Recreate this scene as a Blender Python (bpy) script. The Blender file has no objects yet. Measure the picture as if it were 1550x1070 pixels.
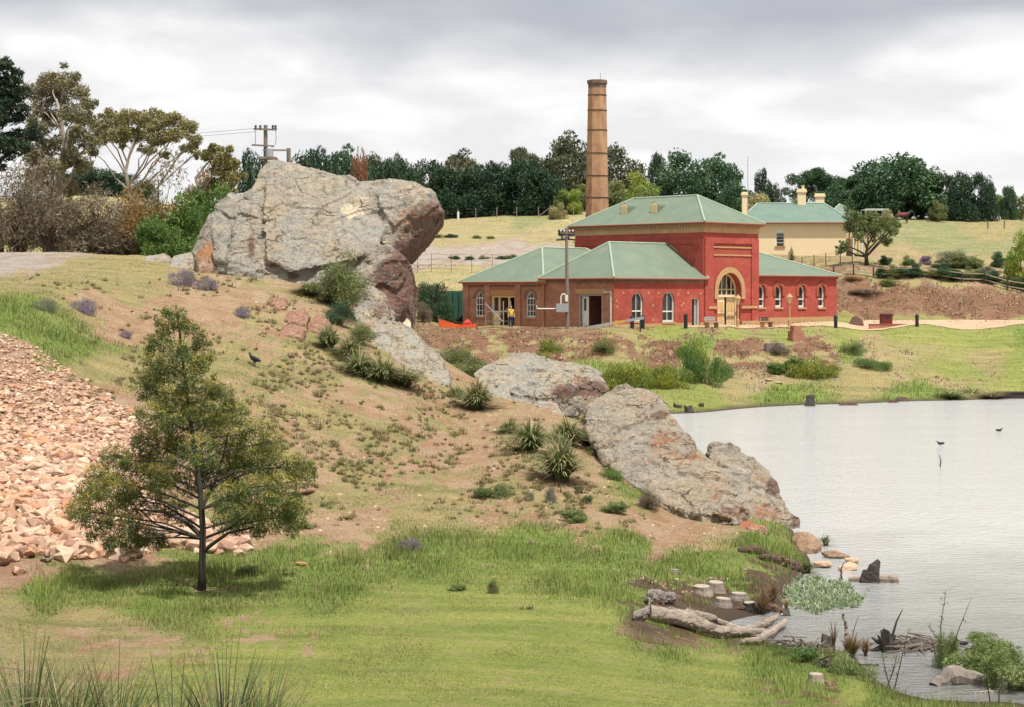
import bpy, bmesh, math, random
import numpy as np
from mathutils import Vector, Matrix, Quaternion, noise as mnoise
R = math.radians
random.seed(7)
rng = np.random.default_rng(11)
scene = bpy.context.scene
COL = scene.collection
# ------------------------------------------------------------------ camera model (photo pixel units)
F, UC, VH, H = 2700.0, 775.0, 440.0, 7.2
def P(u, v, Y):
    return Vector(((u-UC)*Y/F, Y, H-(v-VH)*Y/F))
# ------------------------------------------------------------------ objects
def link(o):
    COL.objects.link(o); return o
def tag(o, label=None, cat=None, group=None, kind=None):
    if label: o['label'] = label
    if cat: o['category'] = cat
    if group: o['group'] = group
    if kind: o['kind'] = kind
    return o
def empty(name, loc, rz=0.0, label=None, cat=None, group=None):
    o = bpy.data.objects.new(name, None); link(o)
    o.location = loc; o.rotation_euler = (0, 0, rz); o.empty_display_size = .2
    return tag(o, label, cat, group)
def mobj(name, me, mat, parent=None):
    o = bpy.data.objects.new(name, me); link(o)
    if mat is not None and len(me.materials) == 0: me.materials.append(mat)
    if parent is not None: o.parent = parent
    return o
def copy_tree(o, parent=None):
    c = o.copy(); COL.objects.link(c)
    if parent is not None: c.parent = parent
    for ch in list(o.children): copy_tree(ch, c)
    return c
def np_mesh(name, V, polys_n, idx=None, col=None, smooth=False):
    """V (n,3); polys_n = verts per polygon (uniform), idx flat indices or None for 0..n"""
    V = np.ascontiguousarray(V, dtype=np.float32)
    n = len(V)
    if idx is None: idx = np.arange(n, dtype=np.int32)
    idx = np.ascontiguousarray(idx, dtype=np.int32)
    m = len(idx)//polys_n
    me = bpy.data.meshes.new(name)
    me.vertices.add(n); me.vertices.foreach_set('co', V.ravel())
    me.loops.add(len(idx)); me.loops.foreach_set('vertex_index', idx)
    me.polygons.add(m)
    me.polygons.foreach_set('loop_start', np.arange(0, m*polys_n, polys_n, dtype=np.int32))
    me.polygons.foreach_set('loop_total', np.full(m, polys_n, dtype=np.int32))
    if smooth: me.polygons.foreach_set('use_smooth', np.ones(m, dtype=bool))
    me.update(calc_edges=True)
    if col is not None: set_col(me, col)
    return me
def set_col(me, col, name='Col'):
    col = np.asarray(col, dtype=np.float32)
    if col.shape[1] == 3: col = np.hstack([col, np.ones((len(col), 1), np.float32)])
    a = me.attributes.new(name, 'FLOAT_COLOR', 'POINT')
    a.data.foreach_set('color', np.ascontiguousarray(col).ravel())
def set_f(me, name, val):
    a = me.attributes.new(name, 'FLOAT', 'POINT')
    a.data.foreach_set('value', np.ascontiguousarray(val, dtype=np.float32))
class MB:
    def __init__(s): s.bm = bmesh.new()
    def poly(s, pts):
        try: return s.bm.faces.new([s.bm.verts.new(p) for p in pts])
        except ValueError: return None
    def prism(s, pts, vec):
        vec = Vector(vec); a = [s.bm.verts.new(Vector(p)) for p in pts]; b = [s.bm.verts.new(Vector(p)+vec) for p in pts]
        n = len(a); s.bm.faces.new(a[::-1]); s.bm.faces.new(b)
        for i in range(n): s.bm.faces.new((a[i], a[(i+1) % n], b[(i+1) % n], b[i]))
        return s
    def box(s, lo, hi, M=None):
        x0, y0, z0 = lo; x1, y1, z1 = hi
        vs = [Vector(c) for c in ((x0,y0,z0),(x1,y0,z0),(x1,y1,z0),(x0,y1,z0),(x0,y0,z1),(x1,y0,z1),(x1,y1,z1),(x0,y1,z1))]
        if M: vs = [M @ v for v in vs]
        v = [s.bm.verts.new(c) for c in vs]
        for f in ((0,3,2,1),(4,5,6,7),(0,1,5,4),(1,2,6,5),(2,3,7,6),(3,0,4,7)): s.bm.faces.new([v[i] for i in f])
        return s
    def tube(s, pts, rad, n=8, cap=True):
        pts = [Vector(p) for p in pts]
        if not hasattr(rad, '__len__'): rad = [rad]*len(pts)
        rings = []; ref = None
        for i, p in enumerate(pts):
            t = (pts[min(i+1, len(pts)-1)]-pts[max(i-1, 0)])
            if t.length < 1e-6: t = Vector((0, 0, 1))
            t.normalize()
            if ref is None: ref = t.orthogonal().normalized()
            a = (ref - t*ref.dot(t))
            a = a.normalized() if a.length > 1e-5 else t.orthogonal().normalized()
            ref = a; b = t.cross(a)
            rings.append([s.bm.verts.new(p+(a*math.cos(2*math.pi*k/n)+b*math.sin(2*math.pi*k/n))*rad[i]) for k in range(n)])
        for i in range(len(rings)-1):
            for k in range(n): s.bm.faces.new((rings[i][k], rings[i][(k+1) % n], rings[i+1][(k+1) % n], rings[i+1][k]))
        if cap and n > 2:
            s.bm.faces.new(rings[0][::-1]); s.bm.faces.new(rings[-1])
        return s
    def lathe(s, prof, n=12, c=(0, 0, 0), ph=0.0):
        rings = [[s.bm.verts.new((c[0]+r*math.cos(ph+2*math.pi*k/n), c[1]+r*math.sin(ph+2*math.pi*k/n), c[2]+z)) for k in range(n)] for r, z in prof]
        for i in range(len(rings)-1):
            for k in range(n): s.bm.faces.new((rings[i][k], rings[i][(k+1) % n], rings[i+1][(k+1) % n], rings[i+1][k]))
        s.bm.faces.new(rings[0][::-1]); s.bm.faces.new(rings[-1])
        return s
    def mesh(s, name, smooth=False):
        bmesh.ops.recalc_face_normals(s.bm, faces=s.bm.faces)
        me = bpy.data.meshes.new(name); s.bm.to_mesh(me); s.bm.free()
        if smooth: me.shade_smooth()
        return me
    def build(s, name, mat, parent=None, smooth=False, label=None):
        o = mobj(name, s.mesh(name, smooth), mat, parent)
        if label: o['label'] = label
        return o
def bake_mods(o, name):
    """replace modifiers of a temp object by its evaluated mesh"""
    dg = bpy.context.evaluated_depsgraph_get()
    me = bpy.data.meshes.new_from_object(o.evaluated_get(dg)); me.name = name
    bpy.data.objects.remove(o)
    return me
def skin(name, pts, edges, rad, mat, parent=None, sub=2):
    me = bpy.data.meshes.new(name); me.from_pydata([tuple(p) for p in pts], edges, [])
    o = bpy.data.objects.new('tmp', me); link(o)
    m = o.modifiers.new('s', 'SKIN'); m.use_smooth_shade = True
    for i, r in enumerate(rad):
        sv = me.skin_vertices[0].data[i]; sv.radius = (r, r) if not hasattr(r, '__len__') else r
        sv.use_root = (i == 0)
    if sub: o.modifiers.new('ss', 'SUBSURF').levels = sub
    m2 = bake_mods(o, name)
    return mobj(name, m2, mat, parent)
# ------------------------------------------------------------------ numpy value noise
def _h(ix, iy, seed):
    h = (ix*374761393 + iy*668265263 + seed*982451653) & 0x7fffffff
    h = ((h ^ (h >> 13))*1274126177) & 0x7fffffff
    return ((h ^ (h >> 16)) & 0xffff)/65535.0
def vnoise(x, y, seed=0):
    x = np.asarray(x, float); y = np.asarray(y, float)
    ix = np.floor(x).astype(np.int64); iy = np.floor(y).astype(np.int64)
    fx = x-ix; fy = y-iy; fx = fx*fx*(3-2*fx); fy = fy*fy*(3-2*fy)
    a = _h(ix, iy, seed); b = _h(ix+1, iy, seed); c = _h(ix, iy+1, seed); d = _h(ix+1, iy+1, seed)
    return (a*(1-fx)+b*fx)*(1-fy)+(c*(1-fx)+d*fx)*fy
def fbm(x, y, seed=0, oct=4, gain=.5):
    s = 0; a = 1; t = 0
    for i in range(oct):
        s = s+a*vnoise(x*2**i+17.3*i, y*2**i-9.1*i, seed+i); t += a; a *= gain
    return s/t
# ------------------------------------------------------------------ materials
MATS = {}
class NT:
    def __init__(s, name):
        s.m = bpy.data.materials.new(name); s.m.use_nodes = True
        s.t = s.m.node_tree; s.t.nodes.clear()
        s.out = s.t.nodes.new('ShaderNodeOutputMaterial'); MATS[name] = s.m
    def n(s, typ, **kw):
        nd = s.t.nodes.new('ShaderNode'+typ)
        ins = kw.pop('i', {})
        for k, v in kw.items(): setattr(nd, k, v)
        for k, v in ins.items(): s.set(nd.inputs[k], v)
        return nd
    def set(s, sock, v):
        if isinstance(v, bpy.types.NodeSocket): s.t.links.new(v, sock)
        elif isinstance(v, bpy.types.Node): s.t.links.new(v.outputs[0], sock)
        else:
            if sock.type == 'RGBA' and hasattr(v, '__len__') and len(v) == 3: v = (*v, 1)
            sock.default_value = v
    def obj(s): return s.n('TexCoord').outputs['Object']
    def pos(s): return s.n('NewGeometry').outputs['Position']
    def noise(s, scale, vec=None, detail=4, rough=.6, dist=0.0):
        nd = s.n('TexNoise', i={'Scale': scale, 'Detail': detail, 'Roughness': rough, 'Distortion': dist})
        if vec is not None: s.set(nd.inputs['Vector'], vec)
        return nd.outputs['Fac']
    def scale(s, vec, sc):
        return s.n('VectorMath', operation='MULTIPLY', i={0: vec, 1: sc}).outputs[0]
    def math(s, op, a, b=0.0, c=0.0, clamp=False):
        return s.n('Math', operation=op, use_clamp=clamp, i={0: a, 1: b, 2: c}).outputs[0]
    def ramp(s, fac, stops, interp='LINEAR'):
        nd = s.n('ValToRGB', i={'Fac': fac}); cr = nd.color_ramp; cr.interpolation = interp
        while len(cr.elements) < len(stops): cr.elements.new(.5)
        for e, (p, c) in zip(cr.elements, stops):
            e.position = p; e.color = (*c, 1) if hasattr(c, '__len__') else (c, c, c, 1)
        return nd.outputs['Color']
    def rng(s, fac, a, b, c=0.0, d=1.0):
        return s.n('MapRange', clamp=True, i={0: fac, 1: a, 2: b, 3: c, 4: d}).outputs[0]
    def mix(s, fac, a, b, mode='MIX'):
        nd = s.n('Mix', data_type='RGBA', blend_type=mode)
        s.set(nd.inputs[0], fac); s.set(nd.inputs[6], a); s.set(nd.inputs[7], b)
        return nd.outputs[2]
    def attr(s, name, kind='Color'):
        return s.n('Attribute', attribute_name=name).outputs[kind]
    def bump(s, h, strength=.5, dist=.05):
        return s.n('Bump', i={'Strength': strength, 'Distance': dist, 'Height': h}).outputs[0]
    def bsdf(s, color, rough=.8, normal=None, spec=.3, metal=0.0):
        b = s.n('BsdfPrincipled', i={'Base Color': color, 'Roughness': rough, 'Specular IOR Level': spec, 'Metallic': metal})
        if normal is not None: s.set(b.inputs['Normal'], normal)
        s.t.links.new(b.outputs[0], s.out.inputs[0]); return b
def mat_simple(name, c1, c2=None, scale=3.0, rough=.75, bump=.0, bscale=None, spec=.3, metal=0.0, grime=None, stretch=None):
    t = NT(name); v = t.obj()
    if stretch: v = t.scale(v, stretch)
    if c2 is None: c2 = tuple(x*.72 for x in c1)
    n1 = t.noise(scale, v, 5, .65)
    col = t.mix(t.rng(n1, .32, .68), c1, c2)
    if grime:
        n2 = t.noise(scale*.37, v, 3, .6)
        col = t.mix(t.rng(n2, .55, .75, 0, .7), col, grime)
    nrm = t.bump(t.noise(bscale or scale*4, v, 4), bump, .03) if bump else None
    t.bsdf(col, rough, nrm, spec, metal); return t.m
def mat_leaf(name, trans=.25, rough=.6):
    t = NT(name)
    col = t.attr('Col')
    d = t.n('BsdfPrincipled', i={'Base Color': col, 'Roughness': rough, 'Specular IOR Level': .25})
    tr = t.n('BsdfTranslucent', i={'Color': t.mix(.5, col, (1., 1., .35), 'MULTIPLY')})
    mx = t.n('MixShader', i={0: trans, 1: d.outputs[0], 2: tr.outputs[0]})
    t.t.links.new(mx.outputs[0], t.out.inputs[0]); return t.m
LEAF = mat_leaf('leaf_mat')
GRASSM = mat_leaf('grass_mat', .3)
BARK = mat_simple('bark', (.11, .09, .07), (.06, .05, .04), 6, .9, .6)
PALEBARK = mat_simple('pale_bark', (.42, .37, .31), (.2, .16, .13), 3, .85, .3, stretch=(1, 1, .3))
DARKBARK = mat_simple('dark_bark', (.035, .03, .026), (.06, .05, .04), 8, .9, .6)
# ------------------------------------------------------------------ terrain control points (photo u, v, distance)
CP = []
def c3(*rows):
    for u, v, Y in rows: CP.append((u, Y, H-(v-VH)*Y/F))
def cz(*rows):
    for u, Y, z in rows: CP.append((u, Y, z))
c3((0,1070,26),(400,1070,26.3),(775,1070,26.5),(1100,1070,28),(775,950,34),(775,870,40),(775,800,46),(775,760,49),(775,700,54),(775,650,60),(775,612,66),
 (300,893,38),(300,1000,30.2),(0,950,33),(0,880,38),(100,850,40),(500,950,33.6),(500,870,39.6),(950,950,34.8),(950,880,39.6),
 (0,800,42),(0,700,45.5),(0,600,49),(0,505,53),(150,800,42.5),(150,700,46.5),(150,590,52),(230,640,50),(300,780,45),(230,720,47),
 (0,470,57),(0,430,66),(100,450,63),(150,500,60),(150,420,74),(250,550,58),(250,480,66),(250,420,78),(350,650,52),(350,550,60),(350,480,69),(350,420,80),
 (450,700,50.5),(450,600,58),(450,520,66),(450,450,76),(350,760,46.5),(450,780,46),(600,800,45.5),(600,740,49.5),(600,680,54),(600,620,60),(600,570,66),
 (550,520,71),(540,470,77),(620,560,70),(680,590,69),(700,640,62),(850,640,63),(850,720,53),(850,780,48),(950,760,50.5),(1000,790,49.5),(1100,800,49),(1150,830,46.5),
 (1060,870,42.5),(1120,870,43.2),(0,400,86),(100,385,100),(0,384,101),(150,387,98),(250,392,92),(300,408,84),(420,420,82),(500,440,80),(600,492,79))
# shores (z = 0) and lake bed
for u, v in ((1200,800),(1228,850),(1190,895),(1180,925),(1112,937),(1090,950),(1150,963),(1205,978),(1290,990),(1345,1040),(1450,1060),(1550,1064),
             (1000,626),(1100,620),(1220,612),(1390,606),(1550,602)):
    c3((u, v, H*F/(v-VH)))
cz((1300,43,-.8),(1400,41,-.9),(1250,39.2,-.5),(1180,38.4,-.3),(1350,35.5,-.5),(1550,34.5,-.7),(1500,54,-1),(1300,70,-1),(1150,80,-1),(1550,75,-1),(1100,95,-.7),(1300,100,-.7),(1550,105,-.7),(1020,85,-.6),(1260,52,-.7),
   (1700,34,-.8),(1800,60,-1),(1900,100,-.8),(1230,60,-.8),(1140,64,-.6),(1000,74,.2),(900,85,.6),(940,95,.1))
c3((1300,1066,29.3),(1200,1040,30.4),(1150,1000,33.6))
# far bank
cz((900,101,.4),(800,100,.9),(700,100,1.1))
c3((1050,585,115),(1200,580,121),(1200,560,127),(1000,590,112),(1400,590,121),(1500,585,124),(950,575,120),(1080,560,125),(1200,545,130),(700,570,118),(800,575,117),
 (660,499,138),(800,499,136),(930,499,132.5),(1065,498,136),(1200,497,141),(1270,496,145),(1400,491,149),(1550,493,149),(1500,540,136),(1400,545,134))
cz((700,150,4.3),(560,150,4.6),(800,145,4.3),(900,142,4.3),(1000,140,4.3),(900,155,4.3),(1100,155,4.3),(1000,150,4.3),(1270,155,4.3),(1200,150,4.3),(1400,156,4.4),(1550,156,4.55),(1000,165,4.6),(1150,165,4.6),(700,138.5,4.3),(860,137,4.3))
c3((1300,487,161),(1420,486,161),(1550,484.5,161),(1290,415,171),(1400,418,171),(1480,426,171),(1550,440,171),(1300,394,182),(1400,401,180),(1550,408,180),(1210,392,184),(1150,394,183),
 (1450,380,195),(1450,342,245),(1550,345,245),(1450,330,262),(1550,334,262),(1330,335,245),(1200,345,235),
 (850,440,168),(700,410,172),(800,411,172),(660,445,160),(650,478,152),(650,410,172),(700,375,190),(800,376,190),(860,375,190),(700,345,212),(850,350,208),(750,327,232),(900,322,230),(640,333,232))
cz((1000,200,12.6),(1000,240,17.3),(1200,260,17.2),(700,245,17.3),(500,240,17),(775,350,18),(1450,340,18.4),(775,1200,16),(200,1200,20),(1500,1200,14),(0,350,21),
   (100,125,8.8),(-100,125,9),(300,120,8.6),(150,150,10.5),(150,200,17.8),(0,220,18.5),(350,200,15),(500,100,6.2),(480,90,7.0),(600,100,3),(650,112,1.6),(600,125,3),(600,138,4.3),(500,125,5),(400,105,7.8),(500,160,8),(400,160,9.5),
   (775,3,5.6),(775,12,3.3),(775,18,2.0),(300,18,2.1),(0,14,3.0),(150,10,3.7),(1300,18,1.3),(1550,20,.8),(1550,12,2.4),(1550,27,.15),(300,3,5.6),(1200,3,5.6),(1300,24,.9),
   (-500,30,1.6),(-600,60,6.5),(-700,100,10),(-600,200,18),(2100,150,5),(2300,200,11),(2300,260,17),(-300,45,3.4),(2000,20,.5))
CPa = np.array(CP, float)
def _st(u, Y): return np.stack([np.asarray(u, float)/100.0, np.log(np.asarray(Y, float))*9.0], -1)
_C = _st(CPa[:, 0], CPa[:, 1])
_phi = lambda r2: np.sqrt(r2+.16)
_D2 = ((_C[:, None]-_C[None])**2).sum(-1)
_n = len(_C)
_A = np.zeros((_n+3, _n+3)); _A[:_n, :_n] = -_phi(_D2)+np.eye(_n)*.02
_A[:_n, _n] = 1; _A[:_n, _n+1:] = _C; _A[_n:, :_n] = _A[:_n, _n:].T
_W = np.linalg.solve(_A, np.concatenate([CPa[:, 2], np.zeros(3)]))
def z_uY(u, Y):
    u = np.clip(np.atleast_1d(np.asarray(u, float)), -900, 2450); Y = np.atleast_1d(np.asarray(Y, float))
    out = np.empty(len(Y))
    for i in range(0, len(Y), 20000):
        q = _st(u[i:i+20000], Y[i:i+20000])
        d2 = (q**2).sum(1)[:, None]+(_C**2).sum(1)[None]-2*q@_C.T
        out[i:i+20000] = -_phi(np.maximum(d2, 0))@_W[:_n]+_W[_n]+q@_W[_n+1:]
    out = np.clip(out, -1.5, 26)
    cap = 4.32+.012*np.maximum(Y-146, 0)+.95*np.maximum(Y-161, 0)+.06*np.maximum(1030-u, 0)
    out = np.where((Y > 136) & (u > 950), np.minimum(out, cap), out)
    X = (u-UC)*Y/F
    b = fbm(X*.45, Y*.45, 5, 4)-.5
    amp = np.clip((out-.05)*.5, 0, 1)*np.where(Y < 43, .10, np.where(Y < 100, .34, .3))
    amp = amp*(1-.88*np.clip(1-np.abs(out-4.6)/1.2, 0, 1)*((Y > 137) & (Y < 166)))
    b2 = fbm(X*2.1, Y*2.1, 9, 3)-.5
    return out+b*amp+b2*amp*.22
def zt(X, Y):
    X = np.atleast_1d(np.asarray(X, float)); Y = np.atleast_1d(np.asarray(Y, float))
    return z_uY(UC+X*F/Y, Y)
def g(x, y): return Vector((x, y, float(zt(x, y)[0])))
def hit(u, v, y0=9.0, y1=330.0):
    Ys = np.exp(np.linspace(math.log(y0), math.log(y1), 1400))
    zz = z_uY(np.full(len(Ys), u), Ys); ray = H-(v-VH)*Ys/F
    k = np.nonzero(zz >= ray)[0]
    i = k[0] if len(k) else len(Ys)-1
    return Vector(((u-UC)*Ys[i]/F, Ys[i], zz[i]))
# ------------------------------------------------------------------ ground cover map
VEG = np.array([(.236,.268,.074), (.17,.235,.055), (.295,.252,.12), (.235,.245,.12), (.335,.295,.15)])
SOIL = np.array([(.355,.25,.157), (.205,.118,.076), (.35,.31,.275), (.58,.40,.275), (.10,.07,.05), (.36,.28,.18), (.36,.25,.175)])
N_ = [(0,925,.15,2,0),(60,905,.12,1,0),(0,1000,.36,2,0),(100,940,.42,2,0),(200,965,.42,2,0),(250,915,.15,1,0),(120,890,.05,1,0),(400,960,.3,0,0),(300,1040,.2,0,0),(500,1050,.12,0,0),(700,1000,.08,0,0),(900,1030,.06,0,0),(1100,1020,.06,0,0),(1300,1055,.1,0,0),
 (600,930,.1,0,0),(750,915,.05,0,0),(900,945,.06,0,0),(430,850,.1,1,0),(500,870,.08,1,0),(650,840,.0,1,0),(800,830,.0,1,0),(950,830,.0,1,0),(1050,850,.0,1,0),(1150,830,.05,1,0),(880,880,.1,1,0),(960,893,.55,1,4),(1020,900,.75,1,4),(1080,905,.8,1,4),(1140,895,.75,1,4),(1090,925,1,1,4),(985,935,.7,1,4),(1135,853,.5,1,4),
 (1180,1000,.1,1,4),(1250,1025,.4,1,4),(1350,1052,.3,1,4),(350,860,.2,1,0),(380,815,.45,2,0),(520,792,.8,2,0),(430,750,.3,2,0),(560,735,.2,2,0),(650,765,.3,2,0),(620,700,.35,2,0),(500,650,.3,2,0),(450,600,.36,2,0),(700,715,.62,2,0),(800,765,.5,2,0),(900,775,.75,2,0),(1000,803,.9,2,0),(1080,812,.7,2,0),(900,720,.8,2,0),(960,735,.4,1,0),(780,680,.75,2,0),(700,620,.78,2,0),(600,600,.7,2,0),(650,650,.62,2,0),(550,560,.5,2,0),(480,540,.42,2,0),(420,560,.35,2,0),(400,490,.5,2,0),(330,465,.9,2,0),(300,430,.5,2,0),(350,430,.6,2,5),(450,440,.6,2,5),(470,490,.6,2,0),(200,480,.95,2,0),(140,468,.8,2,0),(200,440,.15,2,0),(150,410,.05,2,0),(100,430,.15,2,0),(50,430,.2,2,0),(30,465,.1,1,0),(70,505,.05,1,0),(10,480,.1,1,0),(100,500,.1,1,0),(130,535,.1,1,0),(150,560,.1,2,0),(250,560,.2,2,0),(300,600,.25,2,0),(380,650,.3,2,0),(330,560,.3,2,0),(20,395,1,2,2),(60,388,1,2,2),(0,410,.9,2,2),(110,384,.7,2,2),(200,393,.05,2,0),(120,398,.1,2,0),
 (0,700,1,2,6),(100,750,1,2,6),(150,660,1,2,6),(60,600,1,2,6),(20,540,1,2,6),(100,590,1,2,6),(180,640,1,2,6),(20,800,1,2,6),(150,820,.8,2,6),(0,850,.9,2,6),(215,690,.9,2,6)]
F_ = [(700,515,.8,2,1),(800,515,.75,2,1),(900,518,.75,2,1),(780,548,.3,2,1),(880,552,.2,1,1),(950,535,.35,2,1),(650,540,.45,2,1),(720,555,.35,2,1),(850,540,.4,2,1),(950,560,.2,1,1),(1000,525,.75,2,1),(1060,530,.2,1,1),(1110,525,.85,2,1),(1130,545,.7,2,1),(1180,540,.6,2,1),(1130,565,.6,2,5),(1220,525,.8,2,1),(1240,540,.6,2,1),(1285,535,.2,1,1),(1320,520,.2,2,5),(1400,520,.1,0,5),(1500,520,.05,0,5),(1350,500,.1,0,5),(1450,560,.12,0,5),(1300,570,.15,2,5),(1200,575,.35,2,5),(1100,580,.15,2,5),(1050,595,.0,0,5),(1200,600,.05,1,5),(1400,597,.15,1,5),(1550,560,.1,0,5),(1550,505,.0,1,5),(900,498,.25,2,1),(1000,500,.25,0,1),(750,497,.25,2,1),(1100,502,.15,0,1),(1200,503,.1,0,5),(1200,493,.6,2,5),(1100,493,.6,2,5),(900,493,.6,2,5),(1300,494,.1,0,5),(1420,492,.1,0,5),(1550,490,.1,0,5),(1280,510,.15,0,5),(1450,505,.0,0,5),(1400,525,.35,2,5),(1490,545,.3,2,5),(1340,548,.3,2,5),(1430,575,.2,2,5),
 (1330,479,.95,2,1),(1430,478,.95,2,1),(1530,476,.95,2,1),(1300,455,.95,2,1),(1400,450,1,2,1),(1500,460,1,2,1),(1550,465,.9,2,1),(1350,424,.5,2,1),(1450,410,.35,2,5),(1350,400,.5,2,5),(1550,415,.4,2,5),(1450,370,.15,3,5),(1550,370,.15,3,5),(1400,350,.2,3,5),(1500,338,.3,2,5),(750,350,.3,4,5),(850,352,.25,4,5),(700,345,.3,4,5),(780,330,.1,3,5),(680,362,.5,4,5),(700,392,1,4,2),(770,390,1,4,2),(640,395,1,4,2),(850,392,1,4,2),(650,423,.0,4,5),(700,421,.0,4,5),(660,445,.95,2,1),(650,470,.5,2,1),(150,295,.1,4,5),(300,330,.1,4,5)]
def cover(u, v, Y):
    """returns bare, veg colour, soil colour"""
    res_b = np.empty(len(u)); res_v = np.empty((len(u), 3)); res_s = np.empty((len(u), 3)); lush = np.empty(len(u))
    far = Y > 103
    for pts, m in ((N_, ~far), (F_, far)):
        if not m.any(): continue
        T = np.array(pts, float); q = np.stack([u[m], v[m]*1.7], 1); c = np.stack([T[:, 0], T[:, 1]*1.7], 1)
        idx = np.nonzero(m)[0]
        for i in range(0, len(q), 40000):
            d2 = (q[i:i+40000]**2).sum(1)[:, None]+(c**2).sum(1)[None]-2*q[i:i+40000]@c.T
            w = 1/(np.maximum(d2, 0)+60)**(2 if pts is N_ else 3)
            w /= w.sum(1, keepdims=True)
            k = idx[i:i+40000]
            res_b[k] = w@T[:, 2]; res_v[k] = w@VEG[T[:, 3].astype(int)]; res_s[k] = w@SOIL[T[:, 4].astype(int)]; lush[k] = w@(T[:, 3] == 1)
    return res_b, res_v, res_s, lush
def masks(X, Y, Z):
    u = UC+X*F/Y; v = VH+(H-Z)*F/Y
    # wander the map a little so nothing has a straight edge
    wu = (fbm(u/60, v/30, 31, 3)-.5)*50; wv = (fbm(u/60, v/30, 37, 3)-.5)*26
    b, ve, so, lush = cover(u+wu, v+wv, Y)
    sc = np.where(Y > 103, .55, 1.0)
    n = .5*fbm(X*.9*sc, Y*.55*sc, 21, 4)+.5*fbm(X*3.6*sc, Y*2.4*sc, 25, 3)
    soil = np.clip((b-.5)*1.15+(n-.5)*3.2*(1-np.abs(2*b-1)**2*.75)+.5, 0, 1)
    return soil, ve, so, lush
# grid
def cols():
    a = np.linspace(-.315, .315, 470)
    l = -np.linspace(.315, 1.0, 40)[1:][::-1]
    return np.concatenate([l, a, -l[::-1]])
def rows():
    r = list(np.linspace(1.5, 8, 12)[:-1])
    y = 8.0
    while y < 330: r.append(y); y *= 1.0058
    while y < 3000: r.append(y); y *= 1.09
    return np.array(r)
_a, _r = cols(), rows()
AA, YY = np.meshgrid(_a, _r)
gX = (AA*YY).ravel(); gY = YY.ravel()
gZ = z_uY(UC+AA.ravel()*F, gY)
g_soil, g_veg, g_so, g_lush = masks(gX, gY, gZ)
nc, nr = len(_a), len(_r)
ii = np.arange(nr*nc).reshape(nr, nc)
quads = np.stack([ii[:-1, :-1], ii[:-1, 1:], ii[1:, 1:], ii[1:, :-1]], -1).reshape(-1)
me = np_mesh('ground', np.stack([gX, gY, gZ], 1), 4, quads, smooth=True)
set_col(me, g_veg, 'veg'); set_col(me, g_so, 'soilc'); set_f(me, 'soil', g_soil)
t = NT('ground_mat'); pos = t.pos()
n1 = t.noise(11, pos, 6, .75); n2 = t.noise(1.3, pos, 4, .6); n3 = t.noise(40, pos, 3, .6)
vegc = t.mix(1, t.attr('veg'), t.ramp(n1, [(.25, (.38, .44, .34)), (.48, (.95, .95, .95)), (.72, (1.4, 1.3, 1.25))]), 'MULTIPLY')
vegc = t.mix(t.rng(n2, .5, .72, 0, .5), vegc, (.33, .275, .135))
st = t.noise(1.0, t.scale(pos, (.22, 1.1, 1)), 5, .65, .3)
vegc = t.mix(1, vegc, t.ramp(st, [(.3, (.66, .76, .62)), (.5, (1, 1, 1)), (.68, (1.28, 1.18, 1.15))]), 'MULTIPLY')
soilc = t.mix(1, t.attr('soilc'), t.ramp(n1, [(.25, (.5, .44, .4)), (.46, (.96, .96, .96)), (.7, (1.28, 1.28, 1.3))]), 'MULTIPLY')
soilc = t.mix(t.rng(t.noise(.75, pos, 6, .72, .6), .44, .6, 0, .85), soilc, t.mix(1, soilc, (.78, .64, .55), 'MULTIPLY'))
soilc = t.mix(t.rng(t.noise(2.6, pos, 5, .7, .5), .55, .68, 0, .6), soilc, (.34, .275, .17))
soilc = t.mix(t.rng(n3, .58, .68, 0, .5), soilc, t.mix(1, soilc, (1.45, 1.4, 1.35), 'MULTIPLY'))
msk = t.math('ADD', t.attr('soil', 'Fac'), t.math('MULTIPLY', t.math('SUBTRACT', n1, .5), 1.3))
col = t.mix(t.rng(msk, .4, .6), vegc, soilc)
zc = t.n('SeparateXYZ', i={0: pos}).outputs[2]
wet = t.rng(t.math('ADD', zc, t.math('MULTIPLY', n2, -.12)), -.05, .14, 1, 0)
col = t.mix(wet, col, (.075, .055, .04))
t.bsdf(col, .95, t.bump(t.math('ADD', n1, t.math('MULTIPLY', n3, .5)), .9, .1), .1)
ground = mobj('ground', me, t.m); tag(ground, 'grassy and bare sloping ground round the lake', None, None, 'structure')
# ------------------------------------------------------------------ water
t = NT('water_mat'); pos = t.pos()
pv = t.scale(pos, (.9, 1.35, 1)); calm = t.rng(t.noise(.09, t.scale(pos, (1, 2.2, 1)), 3, .6), .4, .62, .72, 1)
w1 = t.noise(3.1, pv, 3, .6, .3); w2 = t.noise(11, pv, 3, .6)
yy_ = t.n('SeparateXYZ', i={0: pos}).outputs[1]
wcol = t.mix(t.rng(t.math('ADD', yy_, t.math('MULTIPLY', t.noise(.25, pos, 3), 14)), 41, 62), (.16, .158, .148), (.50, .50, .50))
hgt = t.math('ADD', w1, t.math('MULTIPLY', w2, .35))
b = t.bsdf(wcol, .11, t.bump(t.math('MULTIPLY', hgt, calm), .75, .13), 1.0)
b.inputs['IOR'].default_value = 1.6
mb = MB(); mb.poly([(-60, 25, 0), (160, 25, 0), (160, 135, 0), (-60, 135, 0)])
water = mb.build('water', t.m); tag(water, 'pale rippled lake water', None, None, 'structure')
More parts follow.
